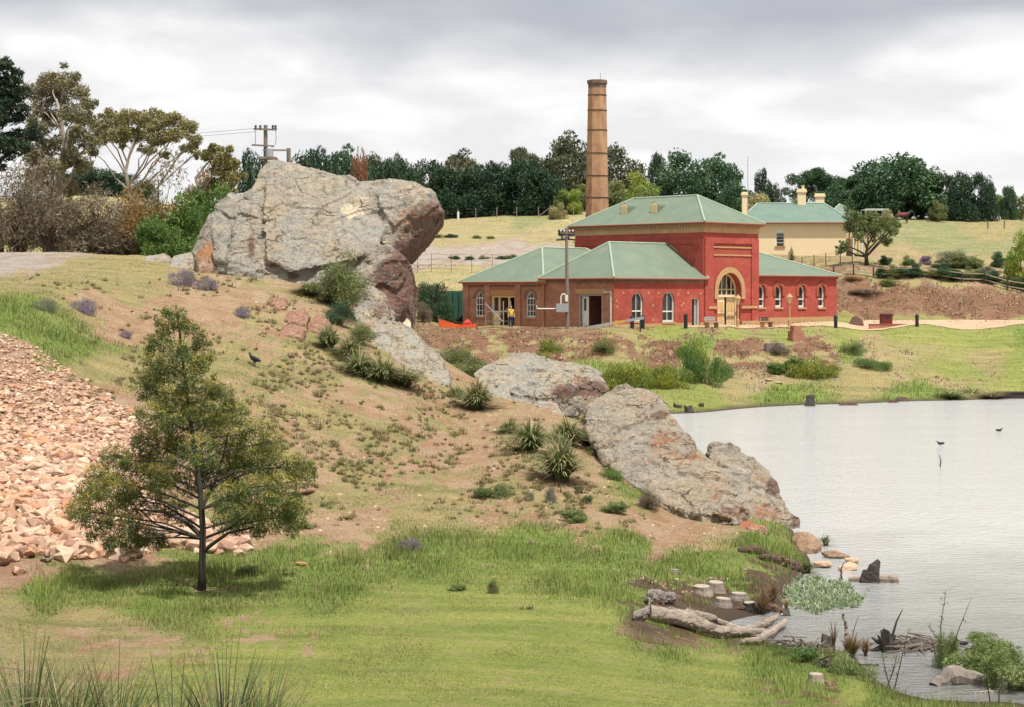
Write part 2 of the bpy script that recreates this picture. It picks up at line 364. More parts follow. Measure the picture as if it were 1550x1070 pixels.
# ------------------------------------------------------------------ grass blades (uncountable: stuff)
def blades(name, base, h, w, col, lean=.5, tipcol=1.25, mat=GRASSM, label=None):
    n = len(base); th = rng.uniform(0, 2*np.pi, n); d = np.stack([np.cos(th), np.sin(th), np.zeros(n)], 1)
    side = np.stack([-np.sin(th), np.cos(th), np.zeros(n)], 1)*(w*.5)[:, None]
    # let most blades show their width to any viewer by random facing
    tip = base+d*(h*rng.uniform(.05, lean, n))[:, None]; tip[:, 2] += h
    V = np.stack([base-side, base+side, tip], 1).reshape(-1, 3)
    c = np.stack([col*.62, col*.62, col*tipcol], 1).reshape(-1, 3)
    o = mobj(name, np_mesh(name, V, 3, None, np.clip(c, 0, 1)), mat)
    tag(o, label, None, None, 'stuff'); return o
vg = (VH+(H-gZ)*F/gY).reshape(nr, nc); ug = UC+AA*F
dv = vg[:-1, :-1]-vg[1:, :-1]; du = ug[:-1, 1:]-ug[:-1, :-1]
area = np.clip(dv, 0, 8)*du
inside = (ug[:-1, :-1] > -60) & (ug[:-1, :-1] < 1610) & (vg[:-1, :-1] < 1120) & (vg[:-1, :-1] > 300)
def scatter(n, ylo, yhi):
    wgt = area*inside*(YY[:-1, :-1] >= ylo)*(YY[:-1, :-1] < yhi); wgt = wgt.ravel()/wgt.sum()
    k = rng.choice(len(wgt), n, p=wgt); r, c = k//(nc-1), k % (nc-1)
    fy, fx = rng.random(n), rng.random(n)
    Y = _r[r]+( _r[r+1]-_r[r])*fy; A = _a[c]+(_a[c+1]-_a[c])*fx
    i0 = r*nc+c; i1 = i0+nc
    z = (gZ[i0]*(1-fx)+gZ[i0+1]*fx)*(1-fy)+(gZ[i1]*(1-fx)+gZ[i1+1]*fx)*fy
    return np.stack([A*Y, Y, z], 1), g_soil[i0], g_veg[i0], g_lush[i0]
def grass(name, n, ylo, yhi, hs, label):
    B, so, ve, lu = scatter(n, ylo, yhi)
    keep = (rng.random(n) > so*1.15-.1) & (B[:, 2] > .07)
    B, so, ve, lu = B[keep], so[keep], ve[keep], lu[keep]; m = len(B)
    pn = fbm(B[:, 0]*1.4, B[:, 1]*1.0, 51, 3)
    mown = np.clip((42-B[:, 1])/5, 0, 1)*(B[:, 1] < 60)
    hh = hs*(.5+1.25*lu**1.3*(.5+pn))*rng.uniform(.6, 1.5, m)*(1-.2*mown*(1-lu))
    hh *= .55+1.9*np.clip(fbm(B[:, 0]*1.1, B[:, 1]*.9, 64, 3)-.25, 0, 1)**1.2*1.35
    px = B[:, 1]/1784.0
    w = px*rng.uniform(.35, .85, m)
    jit = rng.uniform(.72, 1.28, (m, 1))*(1+(pn[:, None]-.5)*.7)
    c = ve*jit*(1+(fbm(B[:, 0]*.7, B[:, 1]*.45, 58, 4)[:, None]-.5)*.9)
    dk_ = rng.random(m) < .12; c[dk_] *= .45; lt_ = rng.random(m) < .12; c[lt_] *= 1.45
    dry = rng.random(m) < .2
    c[dry] = np.array((.33, .27, .13))*jit[dry]
    B[:, 2] -= .01
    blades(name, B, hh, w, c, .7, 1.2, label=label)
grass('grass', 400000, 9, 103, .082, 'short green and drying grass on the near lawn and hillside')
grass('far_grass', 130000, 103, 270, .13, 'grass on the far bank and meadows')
def litter(name, n, ylo, yhi, hs, cols_, label, zmin=.5):
    B, so, ve, lu = scatter(n, ylo, yhi); k = (so > .45) & (B[:, 2] > zmin) & (fbm(B[:, 0]*.6, B[:, 1]*.5, 77, 3) > .44); B = B[k]; m = len(B)
    c = np.array(cols_)[rng.integers(0, len(cols_), m)]*rng.uniform(.6, 1.3, (m, 1))
    blades(name, B, hs*rng.uniform(.4, 1.5, m), B[:, 1]/1784*rng.uniform(.5, 1.3, m), c, 1.6, 1.1, label=label)
# dry stalks and litter on the red banks, only where the soil shows
B_ = (103, 175)
litter('bank_litter', 60000, 103, 175, .16, [(.26,.17,.10), (.20,.11,.07), (.32,.25,.14), (.14,.085,.06), (.22,.21,.09), (.18,.19,.07)], 'dry litter on the red banks')

def chips(name, n, ylo, yhi, smin, smax, cols_, label):
    B, so, ve, lu = scatter(n, ylo, yhi); k = (so > .5) & (B[:, 2] > .3) & (fbm(B[:, 0]*.8, B[:, 1]*.7, 91, 3) > .42); B = B[k]; m = len(B)
    o8 = np.array([(1,0,0),(0,1,0),(-1,0,0),(0,-1,0),(0,0,1)], float); fc = np.array([(0,1,4),(1,2,4),(2,3,4),(3,0,4)])
    s = rng.uniform(smin, smax, m)**1.0*rng.uniform(.6, 1.4, m); a = rng.uniform(0, 6.28, m); ca, sa = np.cos(a), np.sin(a)
    V = o8[None]*s[:, None, None]*rng.uniform(.6, 1.4, (m, 5, 1)); X = V[:, :, 0]*ca[:, None]-V[:, :, 1]*sa[:, None]; Yv = V[:, :, 0]*sa[:, None]+V[:, :, 1]*ca[:, None]
    V = np.stack([X, Yv, V[:, :, 2]*.75], 2)+B[:, None, :]
    idx = (np.arange(m)[:, None, None]*5+fc[None]).reshape(-1)
    c = np.repeat(np.array(cols_)[rng.integers(0, len(cols_), m)]*rng.uniform(.6, 1.25, (m, 1)), 5, axis=0)
    tag(mobj(name, np_mesh(name, V.reshape(-1, 3), 3, idx, np.clip(c, 0, 1)), CHIPM), label, None, None, 'stuff')
t = NT('chip_mat'); t.bsdf(t.attr('Col'), .95, None, .1); CHIPM = t.m
chips('gravel_chips', 16000, 40, 100, .012, .05, [(.40,.27,.17), (.46,.34,.23), (.30,.19,.12), (.36,.30,.22), (.25,.15,.10)], 'small stones and clods on the bare slope')
chips('bank_clods', 9000, 120, 175, .04, .16, [(.25,.13,.08), (.19,.10,.065), (.30,.18,.115), (.26,.20,.145)], 'clods and stones on the red banks')

# ------------------------------------------------------------------ sand path in front of the building
us = np.linspace(1040, 1750, 240); yn = np.interp(us, [1040,1100,1200,1270,1400,1550,1750], [139.2,139.8,142.3,145.3,149.6,150.2,150])+(fbm(us/18, us*0, 3, 3)-.5)*1.2
yf = np.interp(us, [1040,1100,1180,1262,1285,1310,1550,1750], [143,145,151,156,158.5,160.3,160.8,161])+(fbm(us/14, us*0+5, 8, 3)-.5)*.8
k = 24; UU = np.repeat(us[:, None], k, 1); YS = yn[:, None]+(yf-yn)[:, None]*np.linspace(0, 1, k)[None]
Zp = z_uY(UU.ravel(), YS.ravel())+.035
V = np.stack([(UU.ravel()-UC)*YS.ravel()/F, YS.ravel(), Zp], 1); q = np.arange(240*k).reshape(240, k)
t = NT('path_mat'); p = t.pos(); a1 = t.noise(.6, p, 5, .65); a2 = t.noise(9, p, 4, .7)
t.bsdf(t.mix(1, t.mix(t.rng(a1, .4, .65), (.45,.295,.195), (.52,.36,.25)), t.ramp(a2, [(.3, (.85, .83, .8)), (.7, (1.1, 1.1, 1.1))]), 'MULTIPLY'), .95, t.bump(a2, .3, .03), .1)
tag(mobj('path', np_mesh('path', V, 4, np.stack([q[:-1, :-1], q[1:, :-1], q[1:, 1:], q[:-1, 1:]], -1).reshape(-1), smooth=True), t.m), 'pinkish sand path', None, None, 'structure')
# ------------------------------------------------------------------ rock material (patches carried by point attributes)
def rock_mat(name, grey=(.285,.272,.238), warm=(.335,.275,.20), rust=(.36,.165,.085), dark=(.13,.092,.078), scale=1.0):
    t = NT(name); p = t.obj()
    n1 = t.noise(.55*scale, p, 6, .65, .4); n2 = t.noise(2.6*scale, p, 6, .7, .6); n3 = t.noise(9*scale, p, 5, .72); n4 = t.noise(1.2*scale, t.scale(p, (1, 1, 2.2)), 5, .7, 1.2)
    col = t.mix(t.rng(n1, .40, .62), grey, warm)
    col = t.mix(1, col, t.ramp(n2, [(.28, (.5, .48, .46)), (.45, (.92, .92, .92)), (.62, (1.15, 1.13, 1.08)), (.78, (1.5, 1.48, 1.42))]), 'MULTIPLY')
    col = t.mix(t.rng(n3, .54, .64, 0, .75), col, (.115, .105, .085))            # dark lichen specks
    col = t.mix(t.rng(t.noise(5.2*scale, p, 5, .7, 1.5), .57, .66, 0, .7), col, (.45, .44, .39))   # pale lichen
    col = t.mix(t.rng(n4, .60, .70, 0, .55), col, (.40, .20, .10))               # iron staining
    n5 = t.noise(1.7*scale, p, 8, .75, .8)
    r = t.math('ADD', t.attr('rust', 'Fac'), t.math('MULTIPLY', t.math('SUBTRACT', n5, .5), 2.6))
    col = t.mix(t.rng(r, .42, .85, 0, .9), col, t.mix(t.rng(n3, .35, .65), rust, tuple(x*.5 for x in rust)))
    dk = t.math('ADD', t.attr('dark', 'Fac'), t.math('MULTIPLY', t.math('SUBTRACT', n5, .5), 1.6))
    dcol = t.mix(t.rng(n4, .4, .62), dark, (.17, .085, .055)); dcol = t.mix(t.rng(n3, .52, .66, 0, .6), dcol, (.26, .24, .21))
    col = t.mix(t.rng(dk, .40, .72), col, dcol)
    pl = t.math('ADD', t.attr('pale', 'Fac'), t.math('MULTIPLY', t.math('SUBTRACT', n5, .5), 1.8))
    col = t.mix(t.rng(pl, .42, .6), col, t.mix(t.rng(n3, .35, .65), (.66, .56, .42), (.5, .4, .28)))
    cr = t.n('TexVoronoi', feature='DISTANCE_TO_EDGE', i={'Scale': .42*scale, 'Vector': t.n('VectorMath', operation='ADD', i={0: t.scale(p, (1, 1, 1.6)), 1: t.scale(t.n('TexNoise', i={'Scale': 1.1*scale, 'Detail': 4, 'Vector': p}).outputs['Color'], (1.6, 1.6, 1.6))}).outputs[0]}).outputs['Distance']
    crk = t.math('MULTIPLY', t.rng(cr, .0, .022, 1, 0), t.rng(n1, .46, .6))
    col = t.mix(t.math('MULTIPLY', crk, .75), col, (.05, .035, .028))
    h = t.math('ADD', t.math('MULTIPLY', n2, 1.0), t.math('ADD', t.math('MULTIPLY', n3, .45), t.math('MULTIPLY', crk, -.8)))
    t.bsdf(col, .92, t.bump(h, .9, .16/scale), .15); return t.m
ROCK = rock_mat('rock_mat'); ROCKSLAB = rock_mat('slab_rock_mat', (.265,.24,.20), (.31,.245,.175), (.34,.15,.08), (.12,.085,.07)); ROCKS = rock_mat('rock_mat_small', scale=2.2)
REDROCK = rock_mat('red_rock_mat', (.26,.13,.09), (.33,.2,.14), (.42,.15,.07), (.10,.05,.045), 2.0)
BROWNROCK = rock_mat('brown_rock_mat', (.27,.16,.10), (.34,.24,.16), (.42,.2,.09), (.09,.06,.05), 1.6)
PALEROCK = rock_mat('pale_rock_mat', (.55,.44,.33), (.6,.42,.27), (.5,.24,.1), (.3,.2,.13), 3.0)
def patch(V, plist):
    """gaussian patches given as photo u, v, ru, rv, amount; read off each vertex's own place"""
    u = UC+V[:, 0]*F/V[:, 1]; v = VH+(H-V[:, 2])*F/V[:, 1]; s = np.zeros(len(V))
    for (a, b, ru, rv, k) in plist: s = np.maximum(s, k*np.exp(-(((u-a)/ru)**2+((v-b)/rv)**2)*.8))
    return s
def rock(name, hulls, label, mat=ROCK, voxel=.13, amp=.25, fs=.5, rust=(), dark=(), pale=(), group=None, ledge=.0, cat='rock', crack=1.0, low=.6):
    bm = bmesh.new()
    for h in hulls:
        vs = [bm.verts.new(p) for p in h]
        r = bmesh.ops.convex_hull(bm, input=vs)
        bmesh.ops.delete(bm, geom=[x for x in r['geom_interior'] if isinstance(x, bmesh.types.BMVert)], context='VERTS')
    me = bpy.data.meshes.new('t'); bm.to_mesh(me); bm.free()
    o = bpy.data.objects.new('t', me); link(o)
    m = o.modifiers.new('r', 'REMESH'); m.mode = 'VOXEL'; m.voxel_size = voxel
    sm = o.modifiers.new('sm', 'SMOOTH'); sm.iterations = 1; sm.factor = .5
    me = bake_mods(o, name)
    n = len(me.vertices); V = np.empty(n*3); me.vertices.foreach_get('co', V); V = V.reshape(-1, 3)
    Nn = np.empty(n*3); me.vertices.foreach_get('normal', Nn); Nn = Nn.reshape(-1, 3)
    D = np.empty(n)
    off = Vector((V[0][0], 3.1, 7.7))
    for i in range(n):
        p = Vector(V[i])*fs+off
        d = 0.0
        pw = Vector((p.x, p.y, p.z*1.5))+mnoise.noise_vector(p*1.3)*.18
        for kf, ka in ((.8, .95*low), (2.0, .34), (5.5, .11)):
            qv = pw*kf; dd, pp = mnoise.voronoi(qv); s0 = pp[0]; cv = mnoise.cell_vector(s0*13.7+Vector((5.3, 1.7, 9.1)))
            d += ka*((cv.x-.5)*.75+(qv-s0).dot(Vector((cv.y-.5, cv.z-.5, cv.x-.35)))*.95)
            if dd[1]-dd[0] < .05: d -= ka*.3*crack if kf > 1 else 0
        d += mnoise.fractal(p*5.5, .8, 2.0, 4)*.07
        if ledge: d += ledge*(math.modf(V[i][2]*1.1+V[i][0]*.45+.6*mnoise.noise(p))[0]-.5)
        D[i] = d
    V2 = V+Nn*(D*amp)[:, None]
    base = V2.mean(0); base[2] = V2[:, 2].min()
    me.vertices.foreach_set('co', (V2-base).astype(np.float32).ravel())
    for k, pl in (('rust', rust), ('dark', dark), ('pale', pale)): set_f(me, k, patch(V, pl) if len(pl) else np.zeros(n))
    me.shade_flat(); me.update()
    o = mobj(name, me, mat); o.location = base
    return tag(o, label, cat, group)
def hull(front, thick, lean=.0, sink=.55):
    """front: (u,v,Y) points; adds the far side of the stone"""
    pts = [P(*p) for p in front]; cx = sum(p.x for p in pts)/len(pts); cz_ = sum(p.z for p in pts)/len(pts)
    back = []
    for p in pts:
        back.append(Vector((cx+(p.x-cx)*.86, p.y+thick, p.z-(.25 if p.z > cz_ else 0)*thick*.3-lean)))
    zs = [p.z for p in pts]; zl = min(zs)+.33*(max(zs)-min(zs))
    skirt = [p+Vector((0, -.05, -sink)) for p in pts+back if p.z < zl] if sink else []
    return pts+back+skirt
# ------------------------------------------------------------------ the great outcrop on the crest
A = hull([(393,296,85.5),(403,244,86),(414,239,86),(440,245,86),(490,262,85.5),(532,267,85),(560,282,84.5),(592,330,83),(582,385,81.5),(545,408,80.5),(480,432,80),(410,428,80.5),(345,402,81.5),(352,340,83)], 6, sink=1.4)
B = hull([(545,275,86),(600,270,85),(628,275,84.5),(655,291,84),(673,323,84),(658,352,84.6),(640,375,85),(618,398,85.2),(588,392,81.5),(575,345,81.8),(600,310,82.2),(622,300,82.5),(640,312,83)], 5, sink=0)
C = hull([(545,388,81),(585,372,80.6),(606,386,80.5),(624,412,81.5),(628,448,81.5),(622,478,81),(600,498,80.3),(578,478,79.5),(556,432,79.8)], 5, sink=1.2)
Dh = hull([(345,293,84.5),(380,291,85),(327,307,84.3),(311,333,84),(291,374,84),(300,398,83),(345,412,81.8),(400,424,81.3),(396,352,83.5)], 3.5, sink=1.2)
E = hull([(520,425,80),(560,405,80),(600,470,79.5),(590,505,78.5),(545,470,78.8)], 4, sink=1.5)
def plate(pts, near, thick=2.5): return hull([(u, v, Y-near) for u, v, Y in pts], thick, sink=0)
PA = plate([(408,258,86),(450,256,86),(528,275,85),(556,296,84.2),(584,345,82.6),(572,378,81.7),(520,398,80.8),(440,412,80.8),(402,392,81.6),(396,330,83.6)], .75)
PB = plate([(562,283,85.2),(600,275,85),(640,286,84.3),(625,318,83),(598,345,82.2),(578,320,82.8)], .7)
PC = plate([(635,300,83.2),(660,305,84),(670,322,84),(652,350,84.4),(625,372,84.6),(606,362,82.6),(612,330,82.4)], .45)
PD = plate([(318,338,84),(350,318,84.3),(384,330,84),(390,395,82),(360,402,81.8),(325,395,82.4)], .3)
PE = plate([(560,392,80.8),(600,388,80.6),(618,420,81),(600,440,80.4),(566,428,80.2)], .5)
PF = plate([(580,445,80.1),(618,440,81),(616,476,81),(596,488,80),(582,472,79.8)], .4)
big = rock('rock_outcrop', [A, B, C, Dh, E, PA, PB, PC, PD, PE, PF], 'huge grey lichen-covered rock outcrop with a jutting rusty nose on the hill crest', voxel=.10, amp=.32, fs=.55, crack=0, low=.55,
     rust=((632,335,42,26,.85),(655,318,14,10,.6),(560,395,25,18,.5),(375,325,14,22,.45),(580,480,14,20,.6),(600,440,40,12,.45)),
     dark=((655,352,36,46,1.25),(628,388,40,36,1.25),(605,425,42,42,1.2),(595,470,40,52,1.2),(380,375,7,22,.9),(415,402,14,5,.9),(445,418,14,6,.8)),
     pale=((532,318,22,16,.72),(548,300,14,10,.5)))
rock('boulder', [hull([(295,388,83),(312,364,83.2),(338,362,83.2),(342,395,82.6),(330,410,82),(300,408,82)], 2)], 'rusty brown boulder with a hollow painted on as dark shade at the left foot of the huge outcrop', BROWNROCK, .07, .12, 1.2, dark=((332,404,14,8,1),), rust=((315,382,18,14,.9),), cat='boulder')  # hollow has no shape of its own; its shade is a dark colour patch
rock('boulder', [hull([(255,405,83),(262,388,84),(285,382,84),(300,386,84),(302,408,83)], 1.6)], 'pale grey boulder left of the rusty boulder below the outcrop', ROCKS, .07, .12, 1.2, cat='boulder')
rock('boulder', [hull([(212,398,86),(225,388,86.5),(250,384,87),(258,396,86)], 1.4)], 'low pale flat boulder at the crest, nearest the green bush', ROCKS, .07, .1, 1.2, cat='boulder')
rock('boulder', [hull([(470,428,79.5),(482,412,80),(505,408,80),(515,420,79.6),(505,432,79)], 1.5)], 'rounded pale boulder at the foot of the outcrop beside the dark shrub', ROCKS, .06, .1, 1.2, cat='boulder')
# layered ridge running down from it
rl = [hull([(528,452,75.5),(560,432,76.5),(578,446,76),(590,480,75),(568,505,73.5),(540,490,74)], 4),
      hull([(548,500,73),(585,485,74.5),(618,496,74),(640,518,73),(655,540,72),(640,562,70),(600,550,70.5),(560,525,71.5)], 4),
      hull([(600,535,71.5),(645,524,73),(672,546,72),(682,575,70.3),(672,592,69.3),(640,590,69),(610,570,69.8)], 3)]
rock('rock_ridge', rl, 'long broken grey rock ridge stepping down from the huge outcrop behind the tussocks', ROCKS, .09, .34, .8, dark=((575,470,22,22,.7),(655,520,14,10,.8)), rust=((600,540,30,10,.5),(560,500,20,14,.5)), ledge=.35)
rock('rock', [hull([(628,520,77.5),(640,510,78),(655,530,77.5),(668,555,76),(674,572,75),(655,560,75),(640,545,76)], 2)], 'dark jagged rock behind the top of the broken ridge', ROCKS, .08, .25, 1.0, dark=((650,540,40,40,1),))
rock('standing_stone', [hull([(609,490,78.2),(616,482,78.4),(622,490,78.3),(621,508,78),(622,517,77.8),(614,505,78)], .35)], 'thin white shard of stone standing upright at the foot of the outcrop', PALEROCK, .03, .04, 2.5, pale=((616,498,30,30,1),), cat='stone')
# middle boulder
rock('boulder', [plate([(738,556,74.5),(800,543,75.4),(842,549,75.3),(866,572,73.4),(815,600,71.6),(752,590,72.2)], .5), plate([(848,560,74.8),(895,560,75),(915,585,73.8),(880,590,73)], .3), hull([(716,566,73.5),(735,551,74.5),(762,541,75),(800,538,75.5),(845,545,75.5),(884,551,75.5),(908,562,75),(925,590,73.8),(902,606,73),(868,596,72.3),(845,588,71.8),(800,612,71),(765,608,71.2),(735,594,72)], 4)],
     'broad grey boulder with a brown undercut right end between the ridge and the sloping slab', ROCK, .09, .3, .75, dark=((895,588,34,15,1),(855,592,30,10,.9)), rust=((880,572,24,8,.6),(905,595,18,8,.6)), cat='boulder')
rock('rock', [hull([(722,598,71.5),(738,585,72),(770,590,71.5),(778,606,70.6),(750,616,70)], 1.5)], 'small grey rock under the left end of the broad boulder', ROCKS, .07, .15, 1.1)
rock('rock', [hull([(748,632,67.5),(760,613,69),(785,614,69),(800,628,68),(790,642,66.5),(764,645,66)], 1.5)], 'purple red rock on the bare slope below the broad boulder', REDROCK, .07, .2, 1.1, dark=((775,635,20,10,.8),))
rock('rock', [hull([(798,620,69),(815,607,70),(842,610,70),(855,630,69),(845,645,67.5),(812,648,67)], 1.8)], 'squat pinkish grey rock between the red rock and the tussocks', ROCKS, .07, .2, 1.0, rust=((830,618,20,8,.7),))
# the long sloping slab at the water
slab = hull([(884,648,60),(888,612,62.5),(915,596,63.5),(950,586,64.2),(978,590,64),(990,600,63),(1012,632,60.5),(1042,662,58),(1075,695,55.5),(1108,733,53),(1132,768,51.2),(1112,790,49.6),(1060,780,50.2),(1005,760,51.5),(950,728,54),(908,694,56.8)], 2.6)
slab2 = hull([(955,600,63.8),(975,588,64.4),(1000,600,63.8),(1008,622,62.5),(985,640,61.5),(960,622,62.5)], 1.6)
sp = [plate([(946,590,64.1),(990,594,63.4),(1012,618,61.5),(1006,638,60.6),(960,634,61.4),(940,612,62.7)], .55), plate([(898,640,60.6),(930,622,62),(985,646,60.4),(1058,700,55.9),(1044,742,53.7),(960,718,55.4),(905,680,57.6)], .35),
      plate([(1052,704,55.7),(1090,724,54),(1128,766,51.3),(1108,784,49.8),(1050,770,51)], .5), plate([(1000,640,60.2),(1044,668,57.6),(1076,702,55.4),(1060,712,55),(1012,668,58.5)], .5)]
rock('rock_slab', [slab, slab2]+sp, 'long tilted grey and rusty rock slab sloping down to the lake edge', ROCKSLAB, .075, .3, .8,
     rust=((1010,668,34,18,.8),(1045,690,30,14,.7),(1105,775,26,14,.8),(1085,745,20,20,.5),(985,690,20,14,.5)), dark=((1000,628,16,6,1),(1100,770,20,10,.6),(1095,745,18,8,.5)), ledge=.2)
sb = hull([(1072,690,56.5),(1082,673,57.2),(1104,674,57.2),(1140,690,57),(1166,712,56.6),(1180,740,56),(1172,752,55.4),(1130,748,55),(1098,735,55)], 2.4)
sb2 = hull([(1110,745,54.6),(1150,738,55.6),(1178,748,55.8),(1204,774,55),(1206,790,54.4),(1190,802,53.9),(1150,795,53),(1115,775,53)], 2)
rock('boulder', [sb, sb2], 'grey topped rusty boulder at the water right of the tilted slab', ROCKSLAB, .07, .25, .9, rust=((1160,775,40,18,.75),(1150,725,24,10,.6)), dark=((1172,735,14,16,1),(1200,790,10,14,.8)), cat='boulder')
rock('rock', [hull([(1085,800,50),(1112,782,50.6),(1150,792,50.4),(1160,806,49.4),(1120,812,48.8)], 1.2)], 'crumbling orange rock at the foot of the tilted slab', REDROCK, .06, .2, 1.4, rust=((1120,795,40,18,.8),))
rock('rock', [hull([(1204,822,49.6),(1212,808,50.2),(1232,808,50.2),(1244,820,49.6),(1240,830,49),(1210,832,48.8)], .9)], 'brown rock on the grassy bank top above the rushes', BROWNROCK, .05, .12, 1.6)
# red rocks in the hillside above the bird
for (u, v, w_, h_, lb) in ((418,458,34,20,'dark red flat rock in the dry slope below the outcrop'), (448,478,40,24,'middle purple red rock set in the dry hillside'), (482,492,36,26,'orange red rock in the slope next to the upper tussock'), (440,500,40,20,'pinkish rock half buried lowest on the dry hillside')):
    q = hit(u, v+h_*.5); Y = q.y
    rock('rock', [hull([(u-w_*.5, v+h_*.45, Y-.3), (u-w_*.3, v-h_*.3, Y+.5), (u+w_*.2, v-h_*.45, Y+.6), (u+w_*.5, v, Y+.4), (u+w_*.4, v+h_*.5, Y-.3)], 1.2)], lb, REDROCK, .07, .14, 1.3)
# ------------------------------------------------------------------ loose stone heap
def stone_mesh(k):
    r = random.Random(k); bm = bmesh.new()
    ax = (1, r.uniform(.65, .95), r.uniform(.5, .85))
    for i in range(15):
        d = Vector((r.gauss(0, 1), r.gauss(0, 1), r.gauss(0, 1))).normalized()*r.uniform(.82, 1.05)
        bm.verts.new((d.x*ax[0], d.y*ax[1], d.z*ax[2]))
    x = bmesh.ops.convex_hull(bm, input=bm.verts)
    bmesh.ops.delete(bm, geom=[e for e in x['geom_interior'] if isinstance(e, bmesh.types.BMVert)], context='VERTS')
    bmesh.ops.bevel(bm, geom=list(bm.edges), offset=.03, segments=1, affect='EDGES')
    m = bpy.data.meshes.new('stone'); bm.to_mesh(m); bm.free(); m.shade_flat(); return m
t = NT('stone_mat'); p = t.obj()
rnd = t.math('FRACT', t.math('ADD', t.n('ObjectInfo').outputs['Random'], t.n('NewGeometry').outputs['Random Per Island']))
colr = t.ramp(rnd, [(0, (.46, .33, .235)), (.2, (.55, .43, .315)), (.38, (.40, .26, .185)), (.52, (.52, .365, .28)), (.66, (.42, .23, .125)), (.76, (.60, .49, .385)), (.9, (.33, .185, .14)), (1, (.50, .345, .26))])
nz = t.noise(3.2, p, 5, .65, .4)
colr = t.mix(1, colr, t.ramp(nz, [(.3, (.78, .68, .62)), (.5, (1, 1, 1)), (.7, (1.18, 1.17, 1.15))]), 'MULTIPLY')
colr = t.mix(1, colr, (.93, .9, .88), 'MULTIPLY'); colr = t.mix(t.rng(t.noise(1.7, p, 4, .6, .6), .58, .68, 0, .6), colr, (.46, .20, .07))
t.bsdf(colr, .9, t.bump(t.noise(6, p, 5), .5, .05), .15); STONE = t.m
stones = [stone_mesh(100+i) for i in range(12)]
for m in stones: m.materials.append(STONE)
poly = [(-30,490),(40,520),(80,545),(125,572),(170,602),(205,625),(236,640),(232,690),(215,735),(235,770),(330,812),(372,808),(372,832),(330,838),(250,828),(190,850),(150,842),(95,848),(60,838),(-30,862)]
def inside_poly(u, v, pl):
    c = False; n = len(pl)
    for i in range(n):
        (x1, y1), (x2, y2) = pl[i], pl[(i+1) % n]
        if (y1 > v) != (y2 > v) and u < (x2-x1)*(v-y1)/(y2-y1)+x1: c = not c
    return c
cand = []
while len(cand) < 6500:
    u, v = random.uniform(-30, 400), random.uniform(490, 865)
    if inside_poly(u, v, poly): cand.append((u, v))
cu = np.array(cand)
def hits(uv, y0, y1, n=400):
    Ys = np.linspace(y0, y1, n); out = []
    for i in range(0, len(uv), 200):
        q = uv[i:i+200]; uu = np.repeat(q[:, 0], n); vv = np.repeat(q[:, 1], n); yy = np.tile(Ys, len(q))
        zz = z_uY(uu, yy); ok = (zz >= H-(vv-VH)*yy/F).reshape(len(q), n); k = ok.argmax(1)
        for j in range(len(q)):
            Y = Ys[k[j]]; out.append(((q[j, 0]-UC)*Y/F, Y, zz[j*n+k[j]]))
    return np.array(out)
hp = hits(cu, 36, 62)
lvl = np.clip((cu[:, 1]-500)/340, 0, 1)
size = np.array([random.choice((.5, .7, .8, 1, 1, 1.25, 1.6)) for _ in cand])*(.042+.15*lvl)
order = np.argsort(-size/hp[:, 1])
SG = 'loose broken stones in the heap'
for i in order[:300]:
    o = bpy.data.objects.new('stone', random.choice(stones)); link(o)
    s = size[i]*random.uniform(.9, 1.15)
    o.location = (hp[i, 0], hp[i, 1], hp[i, 2]+s*.35); o.scale = (s*random.uniform(.9, 1.4), s, s*random.uniform(.7, 1.1))
    o.rotation_euler = (random.uniform(-.5, .5), random.uniform(-.5, .5), random.uniform(0, 6.28))
    tag(o, 'pale orange and cream broken stone lying in the loose heap at the left', 'stone', SG)
arrs = []
for m in stones:
    v = np.empty(len(m.vertices)*3); m.vertices.foreach_get('co', v)
    arrs.append((v.reshape(-1, 3), [tuple(p.vertices) for p in m.polygons]))
vv, ff, base = [], [], 0
for i in order[300:]:
    v, f = arrs[random.randrange(12)]; s = size[i]*random.uniform(.8, 1.2)
    M = np.array((Matrix.Rotation(random.uniform(0, 6.28), 3, 'Z') @ Matrix.Rotation(random.uniform(-.7, .7), 3, 'X')))
    vv.append((v*(s*random.uniform(.9, 1.4), s, s*.85))@M.T+hp[i]+(0, 0, s*.15)); ff += [tuple(k+base for k in q) for q in f]; base += len(v)
me = bpy.data.meshes.new('rubble'); me.from_pydata(np.concatenate(vv).tolist(), [], ff); me.shade_flat()
tag(mobj('rubble', me, STONE), 'small broken stones and chips filling the heap', None, None, 'stuff')
# single stones away from the heap
def lone(u, v, s, lb, mat=None, name='stone', flat=.75, mesh=None):
    q = hit(u, v); m = (mesh or random.choice(stones)).copy()
    if mat: m.materials[0] = mat
    o = bpy.data.objects.new(name, m); link(o); o.location = q+Vector((0, 0, s*.25)); o.scale = (s*1.2, s, s*flat); o.rotation_euler = (0, 0, random.uniform(0, 6.28))
    return tag(o, lb, 'stone')
lone(28,868,.24,'large cream stone alone on the grass below the heap, at the left edge'); lone(70,850,.2,'flat grey stone in the grass at the foot of the heap', ROCKS, flat=.4)
lone(460,748,.33,'pale pink stone alone right of the young tree crown'); lone(186,848,.27,'brown stone with a flat top at the right foot of the heap', BROWNROCK); lone(165,842,.2,'smaller brown stone touching the flat topped one at the heap foot', BROWNROCK)
lone(228,632,.26,'orange stone sitting at the upper right tip of the heap'); lone(243,628,.2,'pale stone just past the upper right tip of the heap')
lone(362,842,.2,'cream stone on the grass right of the young tree trunk'); lone(455,855,.13,'small white stone in the lawn right of the young tree')
lone(1163,577,.3,'small white stone on the far lawn', PALEROCK, flat=.4); lone(1180,580,.3,'second small white stone on the far lawn, nearer the water', PALEROCK, flat=.4)
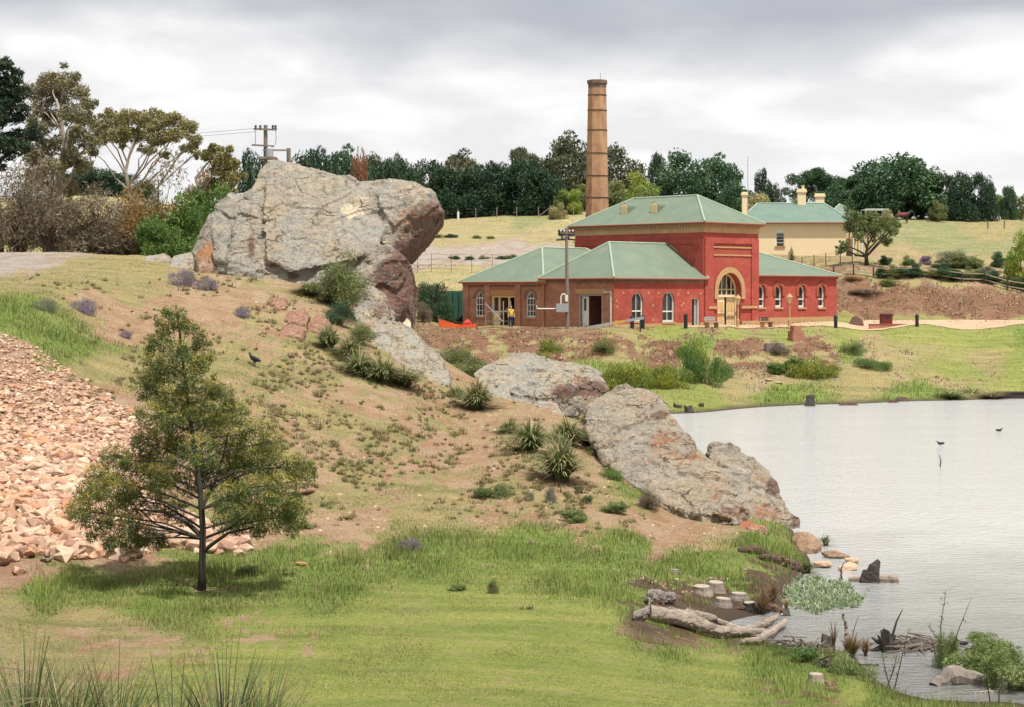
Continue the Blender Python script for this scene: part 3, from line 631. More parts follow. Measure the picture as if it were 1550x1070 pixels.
for (u, v, s, lb) in ((1268,843,.38,'orange brown shore stone with a flat top beside the rushes'), (1280,862,.28,'cream shore stone at the edge of the pale water weed'), (1243,858,.25,'pinkish shore stone left of the cream one by the rushes'), (1288,852,.2,'small tan shore stone nearest the lake stump')):
    q = P(u, v, 44.5); q.z = .0
    o = bpy.data.objects.new('stone', random.choice(stones).copy()); link(o); o.data.materials[0] = BROWNROCK if 'orange' in lb else STONE
    o.location = (P(u, v, H*F/(v-VH)).x, H*F/(v-VH), .08); o.scale = (s*1.3, s, s*.7); tag(o, lb, 'stone')
# ------------------------------------------------------------------ building materials
def brick_mat(name, c1, c2, mortar, grime=(.16,.09,.07), gfac=.5, msize=.012):
    t = NT(name); p = t.obj(); s = t.n('SeparateXYZ', i={0: p}).outputs
    v = t.n('CombineXYZ', i={0: t.math('ADD', s[0], s[1]), 1: s[2], 2: 0.0}).outputs[0]
    b = t.n('TexBrick', i={'Vector': v, 'Color1': c1, 'Color2': c2, 'Mortar': mortar, 'Scale': 1.0, 'Mortar Size': msize, 'Brick Width': .24, 'Row Height': .086, 'Bias': 0.0})
    n = t.noise(.9, p, 5, .65); n2 = t.noise(5, p, 4, .7)
    col = t.mix(t.rng(n, .5, .75, 0, gfac), b.outputs['Color'], grime)
    col = t.mix(t.rng(t.noise(.45, t.scale(p, (1, 1, 2.2)), 6, .7, .4), .48, .68, 0, .6), col, t.mix(1, col, (1.3, 1.75, 1.75), 'MULTIPLY'))
    col = t.mix(t.rng(t.noise(1.6, t.scale(p, (2.5, 2.5, .5)), 5, .7), .58, .76, 0, .45), col, t.mix(1, col, (.55, .6, .6), 'MULTIPLY'))
    col = t.mix(1, col, t.ramp(n2, [(.3, (.82, .8, .8)), (.5, (1, 1, 1)), (.7, (1.14, 1.12, 1.1))]), 'MULTIPLY')
    t.bsdf(col, .85, t.bump(b.outputs['Fac'], -.3, .01), .2); return t.m
REDB = brick_mat('red_painted_brick', (.415,.075,.053), (.335,.056,.043), (.35,.09,.07), (.215,.05,.04), .6, .014)
RAWB = brick_mat('bare_brick', (.40,.155,.095), (.31,.11,.07), (.40,.26,.18), (.24,.11,.08), .5)
DARKB = brick_mat('weathered_brick', (.19,.075,.06), (.26,.12,.09), (.24,.17,.13), (.12,.07,.06), .5)
def roof_mat(name, c1, c2, ang=None):
    t = NT(name); p = t.obj(); s = t.n('SeparateXYZ', i={0: p}).outputs
    nx = t.n('SeparateXYZ', i={0: t.n('TexCoord').outputs['Normal']}).outputs
    sel = t.math('GREATER_THAN', t.math('ABSOLUTE', nx[0]), t.math('ABSOLUTE', nx[1]))
    run = t.math('ADD', t.math('MULTIPLY', s[1], sel), t.math('MULTIPLY', s[0], t.math('SUBTRACT', 1.0, sel)))
    wv = t.math('SINE', t.math('MULTIPLY', run, 2*math.pi/.19))
    n = t.noise(.7, p, 5, .6); n2 = t.noise(3.5, t.scale(p, (1, 1, .3)), 4, .7)
    sheet = t.noise(1.0, t.n('CombineXYZ', i={0: t.math('FLOOR', t.math('MULTIPLY', run, 1.25)), 1: 0.0, 2: 0.0}).outputs[0], 0)
    col = t.mix(t.rng(n, .35, .68), c1, c2)
    col = t.mix(1, col, t.ramp(sheet, [(.3, (.78, .80, .78)), (.7, (1.16, 1.13, 1.12))]), 'MULTIPLY')
    col = t.mix(t.rng(n2, .55, .72, 0, .45), col, (.21, .19, .14))
    t.bsdf(col, .55, t.bump(wv, .5, .02), .35); return t.m
ROOFG = roof_mat('green_roof', (.125,.175,.125), (.165,.205,.15))
ROOFT = roof_mat('teal_roof', (.115,.19,.155), (.155,.22,.185))
RIDGE = mat_simple('ridge_cap', (.33,.40,.30), (.26,.34,.25), 2, .5)
CREAM = mat_simple('cream_paint', (.74,.61,.39), (.68,.56,.35), 1.5, .6, grime=(.5,.38,.23))
CREAMW = mat_simple('cream_wall', (.80,.65,.42), (.75,.60,.385), .8, .85, .1, grime=(.62,.49,.32))
TANST = mat_simple('tan_render', (.50,.31,.155), (.42,.25,.125), 2.2, .8, .1, grime=(.3,.17,.09))
WHITE = mat_simple('white_paint', (.74,.73,.70), (.66,.65,.62), 3, .5)
GREYP = mat_simple('grey_paint', (.34,.35,.35), (.28,.29,.29), 3, .6)
DKGREY = mat_simple('dark_metal', (.05,.052,.055), (.03,.03,.035), 4, .5)
BLACK = mat_simple('black_paint', (.018,.018,.02), (.03,.03,.03), 4, .5)
DARKIN = mat_simple('dark_interior', (.006,.006,.007), (.012,.011,.01), 3, .9)
TANTIM = mat_simple('orange_timber', (.45,.25,.10), (.38,.2,.075), 4, .7)
STEEL = mat_simple('galvanised_steel', (.42,.43,.44), (.33,.34,.35), 6, .4, metal=.4)
GREYWOOD = mat_simple('grey_wood', (.25,.21,.18), (.15,.125,.105), 5, .9, .4, stretch=(3, 3, .4))
t = NT('glass'); t.bsdf(t.mix(t.rng(t.noise(.8, t.obj(), 2), .4, .6), (.012, .016, .02), (.035, .04, .045)), .08, None, .6); GLASS = t.m
t = NT('chimney_mat'); p = t.obj(); n = t.noise(1.1, t.scale(p, (1, 1, .6)), 6, .65, .3)
s_ = t.n('SeparateXYZ', i={0: p}).outputs; cw = t.n('TexBrick', i={'Vector': t.n('CombineXYZ', i={0: t.math('ADD', s_[0], s_[1]), 1: s_[2], 2: 0.0}).outputs[0], 'Color1': (.50,.28,.155), 'Color2': (.42,.23,.13), 'Mortar': (.38,.25,.155), 'Scale': 1.0, 'Mortar Size': .012, 'Brick Width': .24, 'Row Height': .086})
colc = t.mix(t.rng(n, .42, .68, 0, .7), cw.outputs['Color'], (.205, .105, .06)); colc = t.mix(t.rng(t.noise(2.3, t.scale(p, (2, 2, .25)), 4), .56, .7, 0, .6), colc, (.42, .29, .15))
t.bsdf(colc, .9, t.bump(n, .2, .02), .15); CHIM = t.m
# ------------------------------------------------------------------ waterworks: local x = right-back, y = left-back, z up from the terrace
BZ = 4.3; CXY = (15.6, 145.0); S2 = math.sqrt(.5)
bld = empty('pumping_station', (CXY[0], CXY[1], BZ), R(45), 'red brick pumping station with green hipped roofs and a tall arched cream door', 'building')
def qa(u, p=0.0):
    k = (u-UC)/F; return (k*CXY[1]-CXY[0]+S2*p*(1+k))/(S2*(1-k))
def pa(u, q=0.0):
    k = (u-UC)/F; return (CXY[0]-CXY[1]*k+S2*q*(1-k))/(S2*(1+k))
def za(v, q, p): return H-(v-VH)*(CXY[1]+S2*(q+p))/F-BZ
def pt(face, c, s, d, z):          # face F: wall at y=c seen from -y; L: wall at x=c seen from -x
    return (s, c+d, z) if face == 'F' else (c+d, s, z)
def archpts(s, w, z0, zs, n=10):
    r = w/2; pts = [(s-r, z0), (s+r, z0), (s+r, zs)]
    pts += [(s+r*math.cos(math.pi*i/n), zs+r*math.sin(math.pi*i/n)) for i in range(1, n)] + [(s-r, zs)]
    return pts
def prism(mb, face, c, pts2, d0, d1):
    a = [pt(face, c, s, d0, z) for s, z in pts2]; e = Vector(pt(face, 0, 0, d1-d0, 0)); mb.prism(a, e); return mb
def rect(s0, s1, z0, z1): return [(s0, z0), (s1, z0), (s1, z1), (s0, z1)]
def cut(me, mb):
    o = bpy.data.objects.new('t', me); link(o); c = bpy.data.objects.new('c', mb.mesh('c')); link(c)
    m = o.modifiers.new('b', 'BOOLEAN'); m.operation = 'DIFFERENCE'; m.object = c; m.solver = 'EXACT'
    me2 = bake_mods(o, me.name); cm = c.data; bpy.data.objects.remove(c); return me2
def wall(name, lo, hi, cutters, mat, label=None):
    mb = MB(); mb.box(lo, hi); me = mb.mesh(name)
    if cutters:
        cb = MB()
        for (face, c, pts2, depth) in cutters: prism(cb, face, c, pts2, -.3, depth)
        me = cut(me, cb)
    o = mobj(name, me, mat, bld)
    if label: o['label'] = label
    return o
def ring(face, c, outer, inner, d0, d1):
    """arch or rect band between two outlines with the same point count"""
    mb = MB(); n = len(outer)
    for i in range(n):
        j = (i+1) % n
        prism(mb, face, c, [outer[i], outer[j], inner[j], inner[i]], d0, d1)
    return mb
def arch_window(face, c, s, w, z0, zs, depth=.2, bars=1, hbars=(.5,), frame=WHITE, fw=.09, sill=True):
    gl = prism(MB(), face, c, archpts(s, w-.02, z0+.01, zs), depth+.04, depth+.10).build('window', GLASS, bld)
    fr = ring(face, c, archpts(s, w, z0, zs), archpts(s, w-2*fw, z0+fw*1.6, zs), depth-.05, depth+.035)
    top = zs+w/2
    for i in range(bars):
        x = s-w/2+w*(i+1)/(bars+1); hgt = zs+math.sqrt(max((w/2)**2-(x-s)**2, 0))-.06
        prism(fr, face, c, rect(x-.025, x+.025, z0+fw, hgt), depth-.01, depth+.033)
    for f in hbars:
        z = z0+(zs-z0)*f; th = .05 if f in (.5, 1.0) else .025
        prism(fr, face, c, rect(s-w/2+.04, s+w/2-.04, z-th, z+th), depth-.02, depth+.031)
    fr.build('frame', frame, gl)
    if sill: prism(MB(), face, c, rect(s-w/2-.12, s+w/2+.12, z0-.14, z0), -.09, depth-.06).build('sill', TANST if frame is WHITE and face == 'F' else RAWB, gl)
    return gl
def hip_roof(name, x0, x1, y0, y1, ze, zr, axis, a0, a1, mat, over=.3, parent=None, th=.1, caps=True):
    """axis 'x': ridge from x=a0 to a1 at mid y"""
    x0 -= over; x1 += over; y0 -= over; y1 += over
    if axis == 'x': ym = (y0+y1)/2; r0, r1 = (a0, ym, zr), (a1, ym, zr)
    else: xm = (x0+x1)/2; r0, r1 = (xm, a0, zr), (xm, a1, zr)
    c = [(x0, y0, ze), (x1, y0, ze), (x1, y1, ze), (x0, y1, ze)]
    bm = MB()
    if axis == 'x': fs = [[c[0], c[1], r1, r0], [c[1], c[2], r1], [c[2], c[3], r0, r1], [c[3], c[0], r0]]
    else: fs = [[c[0], c[1], r0], [c[1], c[2], r1, r0], [c[2], c[3], r1], [c[3], c[0], r0, r1]]
    fs = [[p for k, p in enumerate(f) if p != f[k-1]] for f in fs]
    for f in fs: bm.poly(f)
    low = [(p[0], p[1], p[2]-th) for p in c]
    for i in range(4): bm.poly([c[i], low[i], low[(i+1) % 4], c[(i+1) % 4]])
    bm.poly(low[::-1])
    bmesh.ops.remove_doubles(bm.bm, verts=bm.bm.verts, dist=.001)
    ro = bm.build(name, mat, parent)
    if caps:
        cp = MB(); seg = [(r0, r1)] + ([(c[0], r0), (c[1], r1), (c[2], r1), (c[3], r0)] if axis == 'x' else [(c[0], r0), (c[1], r0), (c[2], r1), (c[3], r1)])
        for a, b in seg:
            if (Vector(a)-Vector(b)).length > .05: cp.tube([Vector(a)+Vector((0, 0, .02)), Vector(b)+Vector((0, 0, .02))], .085, 6)
        cp.build('ridge_cap', RIDGE, ro)
        gt = MB()
        for i in range(4): gt.tube([(c[i][0], c[i][1], ze-.07), (c[(i+1) % 4][0], c[(i+1) % 4][1], ze-.07)], .075, 6)
        gt.build('gutter', TERRA, ro)
    return ro
TERRA = mat_simple('gutter_paint', (.30,.13,.085), (.25,.1,.07), 2, .6)
# --- front annex (x -11..0, y 0..7.5)
EZ2, RZ2 = 3.87, 6.72
w1s, w2s = qa(964.5), qa(1011.5)
def wz(u0, u1, p=0.0): return qa(u1, p)-qa(u0, p)
W1 = dict(s=w1s, w=wz(956, 973), z0=za(487, w1s, 0), zs=za(456, w1s, 0)); W2 = dict(s=w2s, w=wz(1002.5, 1020.5), z0=za(488, w2s, 0), zs=za(456, w2s, 0))
nd0, nd1 = qa(1047), qa(1058); ndz1 = za(452, nd1, 0)
big0, big1 = pa(912, -11), pa(876, -11); bigz = za(446, -11, (big0+big1)/2)
wall('wall', (-11, 0, -.6), (-.02, 7.5, EZ2), [('F', 0, archpts(W1['s'], W1['w'], W1['z0'], W1['zs']), .3), ('F', 0, archpts(W2['s'], W2['w'], W2['z0'], W2['zs']), .3), ('F', 0, rect(nd0, nd1, 0, ndz1), 1.2), ('L', -11, rect(big0, big1, 0, bigz), 3.2)], RAWB, 'unpainted brown brick wall of the front annex')
# painted skin over the right hand face of the annex, standing 3 mm proud with the same openings
wall('painted_face', (-10.995, -.035, .28), (-.03, -.003, EZ2-.42), [('F', 0, archpts(W1['s'], W1['w'], W1['z0'], W1['zs']), .3), ('F', 0, archpts(W2['s'], W2['w'], W2['z0'], W2['zs']), .3), ('F', 0, rect(nd0, nd1, -1, ndz1), 1.2)], REDB, 'bright red painted face of the front annex')
MB().box((-10.98, -.05, -.6), (nd0-.06, -.003, .28)).box((nd1+.06, -.05, -.6), (-.03, -.003, .28)).build('plinth', TANST, bld)
MB().box((-11.05, -.06, EZ2-.42), (-.03, -.003, EZ2-.08)).box((-11.06, -.06, EZ2-.42), (-11.003, 7.4, EZ2-.08)).build('parapet_course', DARKB, bld)
for W_ in (W1, W2): arch_window('F', 0, W_['s'], W_['w'], W_['z0'], W_['zs'], .14, 1, (.5,))
# narrow door, half open
dr = prism(MB(), 'F', 0, rect(nd0+.05, nd1-.05, 0, ndz1-.04), 1.12, 1.16).build('side_doorway', DARKIN, bld)
ring('F', 0, rect(nd0, nd1, 0, ndz1), rect(nd0+.07, nd1-.07, .04, ndz1-.07), .05, .16).build('frame', WHITE, dr)
prism(MB(), 'F', 0, rect(nd0+.58*(nd1-nd0), nd1-.08, .05, ndz1-.08), .2, .25).build('door_leaf', GREYP, dr)
# big doorway in the left end of the annex with pale frame and lintel
dw = prism(MB(), 'L', -11, rect(big0+.05, big1-.05, .02, bigz-.05), 3.05, 3.1).build('large_doorway', DARKIN, bld)
ring('L', -11, rect(big0, big1, 0, bigz), rect(big0+.12, big1-.12, .03, bigz-.12), .02, .2).build('frame', GREYP, dw)
prism(MB(), 'L', -11, rect(big1-.85, big1-.16, .05, bigz-.15), .22, .27).build('door_leaf', WHITE, dw)
prism(MB(), 'L', -11, rect(big1-.62, big1-.38, 1.3, bigz-.35), .20, .217).build('door_glass', GLASS, dw)
prism(MB(), 'L', -11, rect(big0-.45, big1+.35, bigz+.03, bigz+.42), -.06, -.003).build('lintel', TANST, bld)
# wall stubs (bricks left bare) on the painted face
for (u, v) in ((933,456),(943,444),(981,444),(996,444),(1026,446),(1041,444),(1031,463),(988,463),(934,465),(1060,445),(932,487),(988,485),(1034,460)):
    q = qa(u); z = za(v, q, 0); MB().box((q-.09, -.055, z-.09), (q+.09, -.037, z+.09)).build('anchor_plate', TANST, bld)
# conduits and rainwater pipe
cd = MB(); cp_ = -11.06
cd.tube([(-11.05, pa(914, -11), za(443, -11, .6)), (-11.05, pa(924, -11), za(443, -11, .6)), (-11.05, .25, za(441, -11, .3)), (-11.05, .25, .05)], .045, 6)
cd.build('conduit', WHITE, bld)
y0 = pa(824, -11)
MB().tube([(-11.12, y0, EZ2-.5), (-11.12, y0, -.3)], .07, 8).box((-11.3, y0-.35, EZ2-.45), (-11.07, y0+.35, EZ2-.06)).build('rainwater_pipe', TANTIM, bld)
hip_roof('roof', -11, .0, 0, 7.5, EZ2, RZ2, 'x', -7.35, .0, ROOFG, parent=bld)
# --- left annex (x -11..0, y 7.5..16.75)
EZ1, RZ1 = 3.62, 6.45
wa, wb = pa(726, -11), pa(803, -11); ww = pa(720, -11)-pa(733, -11); zb = za(480, -11, wa); zsg = za(452, -11, wa)
dd0, dd1 = pa(780, -11), pa(745, -11); dz = za(449, -11, 11)
wall('wall', (-11, 7.503, -.6), (-.02, 16.75, EZ1), [('L', -11, archpts(wa, ww, zb, zsg), .3), ('L', -11, archpts(wb, ww, zb, zsg), .3), ('L', -11, rect(dd0, dd1, 0, dz), 2.2)], RAWB, 'bare brick wall of the left annex')
for u in (706, 738.5, 784.5):
    p_ = pa(u, -11); MB().box((-11.12, p_-.32, -.6), (-11.003, p_+.32, EZ1-.3)).build('pilaster', RAWB, bld)
MB().box((-11.15, 7.9, EZ1-.3), (-11.003, 16.8, EZ1-.1)).build('cornice', RAWB, bld)
dn = MB()
for k in range(40): dn.box((-11.1, 8.0+k*.22, EZ1-.42), (-11.004, 8.1+k*.22, EZ1-.303))
dn.build('dentil_course', DARKB, bld)
for s_ in (wa, wb):
    arch_window('L', -11, s_, ww, zb, zsg, .14, 2, (.33, .66, 1.0))
    h_ = ring('L', -11, archpts(s_, ww+.5, zsg-.02, zsg), archpts(s_, ww+.02, zsg-.01, zsg), -.05, -.003).build('arch_hood', DARKB, bld)
dw = prism(MB(), 'L', -11, rect(dd0+.05, dd1-.05, .02, dz-.05), 2.05, 2.1).build('double_doorway', DARKIN, bld)
fr = ring('L', -11, rect(dd0, dd1, 0, dz), rect(dd0+.1, dd1-.1, .03, dz-.1), .02, .2)
wd = dd1-dd0
prism(fr, 'L', -11, rect(dd0+wd*.27, dd0+wd*.31, 0, dz-.1), .03, .19); prism(fr, 'L', -11, rect(dd1-wd*.31, dd1-wd*.27, 0, dz-.1), .03, .19); prism(fr, 'L', -11, rect(dd1-wd*.27, dd1-.1, 1.1, 1.2), .05, .17)
fr.build('frame', CREAM, dw)
prism(MB(), 'L', -11, rect(dd1-wd*.26, dd1-.12, .03, 1.1), .08, .14).build('door_leaf', CREAM, dw)
prism(MB(), 'L', -11, rect(dd0-.25, dd1+.25, dz+.03, dz+.5), -.07, -.003).build('lintel', TANTIM, bld)
hip_roof('roof', -11, 2.2, 7.5, 16.75, EZ1, RZ1, 'x', -6.4, -1.0, ROOFG, parent=bld)
# --- main block (x 0..7.2, y 0..14.3)
TZ, TR = 8.4, 10.87
ac = qa(1103); aw = wz(1086, 1121); asz = za(431, ac, 0)
asz = za(414, ac, 0)-aw/2
m = wall('wall', (0, -.03, -.6), (7.2, 14.3, 7.62), [('F', -.03, archpts(ac, aw, 0, asz, 16), .95)], REDB, 'deep red painted walls of the tall main block')
# pilasters, panels
px0, px1 = qa(1066), qa(1081); px2, px3 = qa(1139), qa(1148)
MB().box((.02, -.13, 0), (1.15, -.033, 7.2)).build('pilaster', REDB, bld); MB().box((6.2, -.13, 0), (7.18, -.033, 7.2)).build('pilaster', REDB, bld); MB().box((1.153, -.127, 6.75), (6.197, -.033, 7.197)).build('pilaster_head', REDB, bld)
for (a, b_) in ((.0, .9), (4.1, 4.9), (8.4, 9.2), (13.4, 14.28)): MB().box((-.09, max(a, .01), 0), (-.003, b_, 7.1)).build('pilaster', REDB, bld)
MB().box((-.087, .9, 6.7), (-.003, 13.4, 7.097)).build('pilaster_head', REDB, bld)
ring('F', -.033, rect(qa(1074), qa(1141), za(388, 3, 0), za(374, 3, 0)), rect(qa(1074)+.12, qa(1141)-.12, za(388, 3, 0)+.12, za(374, 3, 0)-.12), -.06, -.002).build('name_panel', TANST, bld)
ring('F', -.033, archpts(ac, aw+1.0, asz-.6, asz, 16), archpts(ac, aw+.06, asz-.6, asz, 16), -.14, -.1).build('arch_surround', TANST, bld)
ring('F', -.033, archpts(ac, aw+.7, asz-.6, asz, 16), archpts(ac, aw+.02, asz-.6, asz, 16), -.1, -.003).build('arch_voussoirs', RAWB, bld)
im = MB().box((.4, -.2, za(468, 2, 0)), (ac-aw/2-.02, -.131, za(464, 2, 0))).box((ac+aw/2+.02, -.2, za(468, 2, 0)), (6.9, -.131, za(464, 2, 0)))
im.build('string_course', TANST, bld)
MB().box((-.1, -.2, -.6), (ac-aw/2-.02, -.131, .35)).box((ac+aw/2+.02, -.2, -.6), (7.3, -.131, .35)).build('plinth', TANST, bld)
# door leaves and fanlight
z_im = asz-.35
ad = ring('F', -.03, archpts(ac, aw, 0, asz, 16), archpts(ac, aw-.24, .03, asz, 16), .45, .62).build('arched_door', CREAM, bld)
prism(MB(), 'F', -.03, archpts(ac, aw-.2, z_im, asz, 16), .58, .61).build('fanlight', GLASS, ad)
fb = MB(); prism(fb, 'F', -.03, rect(ac-aw/2+.1, ac+aw/2-.1, z_im-.1, z_im+.1), .4, .572)
for f in (-.5, -.17, .17, .5):
    x = ac+f*aw*.62; prism(fb, 'F', -.03, rect(x-.035, x+.035, z_im, asz+math.sqrt((aw/2)**2-(x-ac)**2)-.1), .5, .574)
prism(fb, 'F', -.03, rect(ac-aw/2+.1, ac+aw/2-.1, asz+.15, asz+.22), .5, .573)
fb.build('glazing_bar', CREAM, ad)
for sgn, x0_, x1_ in ((0, ac-aw/2+.13, ac+.02), (1, ac+.42, ac+aw/2-.13)):
    lf = prism(MB(), 'F', -.03, rect(x0_, x1_, .04, z_im-.1), .5+.1*sgn, .56+.1*sgn).build('door_leaf', CREAM, ad)
    pn = MB()
    for a_, b_ in ((.2, 1.0), (1.15, z_im-.5)):
        mid = (x0_+x1_)/2
        prism(pn, 'F', -.03, rect(x0_+.14, mid-.07, a_, b_), .475+.1*sgn, .498+.1*sgn); prism(pn, 'F', -.03, rect(mid+.07, x1_-.14, a_, b_), .475+.1*sgn, .498+.1*sgn)
    pn.build('door_panel', TANTIM if sgn == 9 else mat_simple('door_panel_paint', (.60,.40,.17), (.55,.36,.15), 2, .6) if sgn == 0 else MATS['door_panel_paint'], lf)
prism(MB(), 'F', -.03, rect(ac+.03, ac+.41, .04, z_im-.1), .75, .8).build('doorway_gap', DARKIN, ad)
# frieze, dentils, eaves
MB().box((-.05, -.1, 7.62), (7.25, 14.35, 8.08)).build('frieze', mat_simple('frieze_stone', (.50,.33,.18), (.44,.27,.14), 1.1, .85, grime=(.6,.45,.28)), bld)
dn = MB()
k = -.15
while k < 7.3: dn.box((k, -.3, 8.08), (k+.14, -.12, 8.24)); k += .3
k = -.1
while k < 14.4: dn.box((-.3, k, 8.08), (-.07, k+.14, 8.24)); k += .3
dn.box((-.1, -.15, 8.08), (7.3, 14.4, 8.235)); dn.build('dentil_course', TANST, bld)
MB().box((-.34, -.38, 8.24), (7.5, 14.6, 8.36)).build('cornice', RAWB, bld)
tr = hip_roof('roof', 0, 7.2, 0, 14.3, TZ+.08, TR, 'y', 3.6, 10.7, ROOFG, over=.45, parent=bld)
# two round-topped roof vents on the left slope
for u in (950, 995):
    p_ = pa(u, 1.6)
    z_ = 0; slope = (TR-TZ-.08)/(3.6+.45)
    xq = 1.15; zb_ = TZ+.08+(xq+.45)*slope-.1
    vt = MB(); prof = [(p_-.42, zb_), (p_+.42, zb_)]+[(p_+.42*math.cos(math.pi*i/10), zb_+.62+.42*math.sin(math.pi*i/10)) for i in range(11)]
    prism(vt, 'L', xq, prof, 0, 1.9); v_ = vt.build('roof_vent', ROOFG, tr)
    lv = MB(); prof2 = [(p_-.36, zb_+.06), (p_+.36, zb_+.06)]+[(p_+.36*math.cos(math.pi*i/10), zb_+.62+.36*math.sin(math.pi*i/10)) for i in range(11)]
    prism(lv, 'L', xq, prof2, -.03, -.003)
    for i in range(6): lv.box((xq-.06, p_-.33, zb_+.12+i*.12), (xq-.031, p_+.33, zb_+.16+i*.12))
    lv.build('louvre', CREAMW, v_)
# --- right wing (x 7.2..20.1, y 1..11.4)
RE, RR = 4.2, 6.35
rw = []
for u in (1152.5, 1178.5, 1213.5, 1243.5):
    s = qa(u, 1.0); rw.append((s, .95, za(466, s, 1), za(441, s, 1)))
wall('wall', (7.203, 1, -.6), (20.1, 11.4, RE), [('F', 1, archpts(s, w_, z0, zs), .4) for s, w_, z0, zs in rw], REDB, 'red painted wall of the low right wing')
for s, w_, z0, zs in rw:
    arch_window('F', 1, s, w_, z0, zs, .2, 0, (.5,), fw=.11)
    ring('F', 1, archpts(s, w_+.75, zs-.45, zs), archpts(s, w_+.1, zs-.45, zs), -.08, -.003).build('arch_hood', mat_simple('faded_red_hood', (.34,.09,.05), (.3,.07,.045), 3, .85) if 'faded_red_hood' not in MATS else MATS['faded_red_hood'], bld)
MB().box((7.3, .93, -.6), (20.15, .997, .55)).build('plinth', TANST, bld)
MB().box((7.3, .9, RE-.3), (20.2, .997, RE-.08)).build('cornice', REDB, bld)
hip_roof('roof', 7.203, 20.1, 1, 11.4, RE, RR, 'x', 8.5, 14.9, ROOFG, parent=bld)
# --- small verandah past the right wing
vr = empty('verandah', (CXY[0], CXY[1], BZ), R(45), 'small green roofed lean-to on tan posts at the right end of the pumping station', 'verandah')
MB().prism([(20.45, 3, 2.95), (22.2, 3, 2.55), (22.2, 3, 2.47), (20.45, 3, 2.87)], (0, 4, 0)).build('roof', ROOFG, vr)
for y in (3.1, 6.8): MB().box((22.0, y, -.3), (22.14, y+.14, 2.46)).build('post', TANTIM, vr)
MB().box((21.98, 3.05, 2.3), (22.16, 6.95, 2.47)).build('beam', TANTIM, vr)
# ------------------------------------------------------------------ chimney stack
cc = P(904, 440, 166); cx_, cy_ = cc.x, cc.y
chm = empty('chimney_stack', (cx_, cy_, 4.3), R(14), 'tall tapering octagonal brown brick chimney behind the pumping station', 'chimney')
ztop = H-(122-VH)*166/F-4.3
rb, rt = 1.32, .86
rad = lambda z: rb+(rt-rb)*z/ztop
MB().lathe([(rb+.12, -.5), (rb+.1, 1.5), (rad(1.6), 1.6), (rad(ztop-.75), ztop-.75)], 8).build('shaft', CHIM, chm)
for v in (145, 168, 198, 233, 267, 300, 328):
    z = H-(v-VH)*166/F-4.3
    MB().lathe([(rad(z)+.012, z-.035), (rad(z)+.05, z-.03), (rad(z)+.05, z+.03), (rad(z)+.012, z+.035)], 8).build('iron_band', DKGREY, chm)
MB().lathe([(rt+.02, ztop-.75), (rt+.03, ztop-.4), (rt+.12, ztop-.34), (rt+.12, ztop-.05), (rt+.05, ztop)], 8).build('cap', mat_simple('chimney_cap', (.2,.13,.1), (.14,.1,.08), 2, .9), chm)
MB().tube([(.3, 0, ztop-.1), (.3, 0, ztop+.7)], .018, 5).build('lightning_rod', DKGREY, chm)
# ------------------------------------------------------------------ cottage on the rise
cb = P(1215, 392, 186); CZ = cb.z-.1
cot = empty('cottage', (cb.x, cb.y, CZ), R(-4), 'cream cottage with teal iron roof and three cream chimneys on the rise behind', 'house')
fw_ = lambda u: (u-1215)*186/F
hz = lambda v: H-(v-VH)*186/F-CZ
eh = hz(337)
mb = MB().box((fw_(1122), 0, -1.2), (fw_(1280), 7.5, eh)); cbm = MB().box((fw_(1175), -.3, hz(373)), (fw_(1187.5), .25, hz(348)))
mobj('wall', cut(mb.mesh('wall'), cbm), CREAMW, cot)
wn = MB().box((fw_(1175)+.03, .16, hz(373)+.03), (fw_(1187.5)-.03, .2, hz(348)-.03)).build('window', GLASS, cot)
x0, x1, z0, z1 = fw_(1175), fw_(1187.5), hz(373), hz(348)
f_ = MB().box((x0, .05, z0), (x0+.07, .15, z1)).box((x1-.07, .05, z0), (x1, .15, z1)).box((x0+.07, .05, z1-.35), (x1-.07, .15, z1))
for q in (.2, .4, .6, .75): f_.box((x0+.07, .08, z0+(z1-z0)*q-.025), (x1-.07, .14, z0+(z1-z0)*q+.025))
f_.build('frame', WHITE, wn); MB().box((x0-.1, -.1, z0-.16), (x1+.1, .05, z0)).build('sill', TANTIM, wn)
hip_roof('roof', fw_(1122), fw_(1284), 0, 7.5, eh, hz(306), 'x', fw_(1150), fw_(1253), ROOFT, over=.45, parent=cot)
# rear wing roof stepping right, and the verandah
hip_roof('roof', fw_(1258), fw_(1312), 5, 12, hz(330), hz(304), 'y', 9, 9.5, ROOFT, over=.3, parent=cot)
MB().box((fw_(1282), 4.9, -1.2), (fw_(1310), 11.9, hz(331))).build('wall', CREAMW, cot)
MB().prism([(fw_(1281), -.3, hz(343)), (fw_(1308), -.3, hz(349)), (fw_(1308), -.3, hz(350.5)), (fw_(1281), -.3, hz(344.5))], (0, 4.9, 0)).build('verandah_roof', ROOFT, cot)
for u in (1291, 1304):
    for y in (0, 3.6): MB().box((fw_(u)-.06, y, -.6), (fw_(u)+.06, y+.12, hz(349))).build('verandah_post', TANTIM if y else WHITE, cot)
for (u0, u1, v0, v1, y) in ((1123.5, 1134, 290, 330, 1.0), (1210.5, 1226, 284, 312, 3.4), (1239.5, 1256, 290, 312, 4.6)):
    a, b_ = fw_(u0), fw_(u1); zt_, zb_ = hz(v0), hz(v1)-.6
    ch = MB().box((a+.1, y, zb_), (b_-.1, y+.75, zt_-.35)).box((a, y-.1, zt_-.35), (b_, y+.85, zt_-.12)).box((a+.07, y-.03, zt_-.12), (b_-.07, y+.78, zt_)).build('chimney', CREAMW, cot)
    if u0 == 1210.5: MB().lathe([(.16, 0), (.14, .3), (.19, .33), (.19, .4)], 10, ((a+b_)/2+.15, y+.4, zt_)).build('chimney_pot', CREAM, ch)
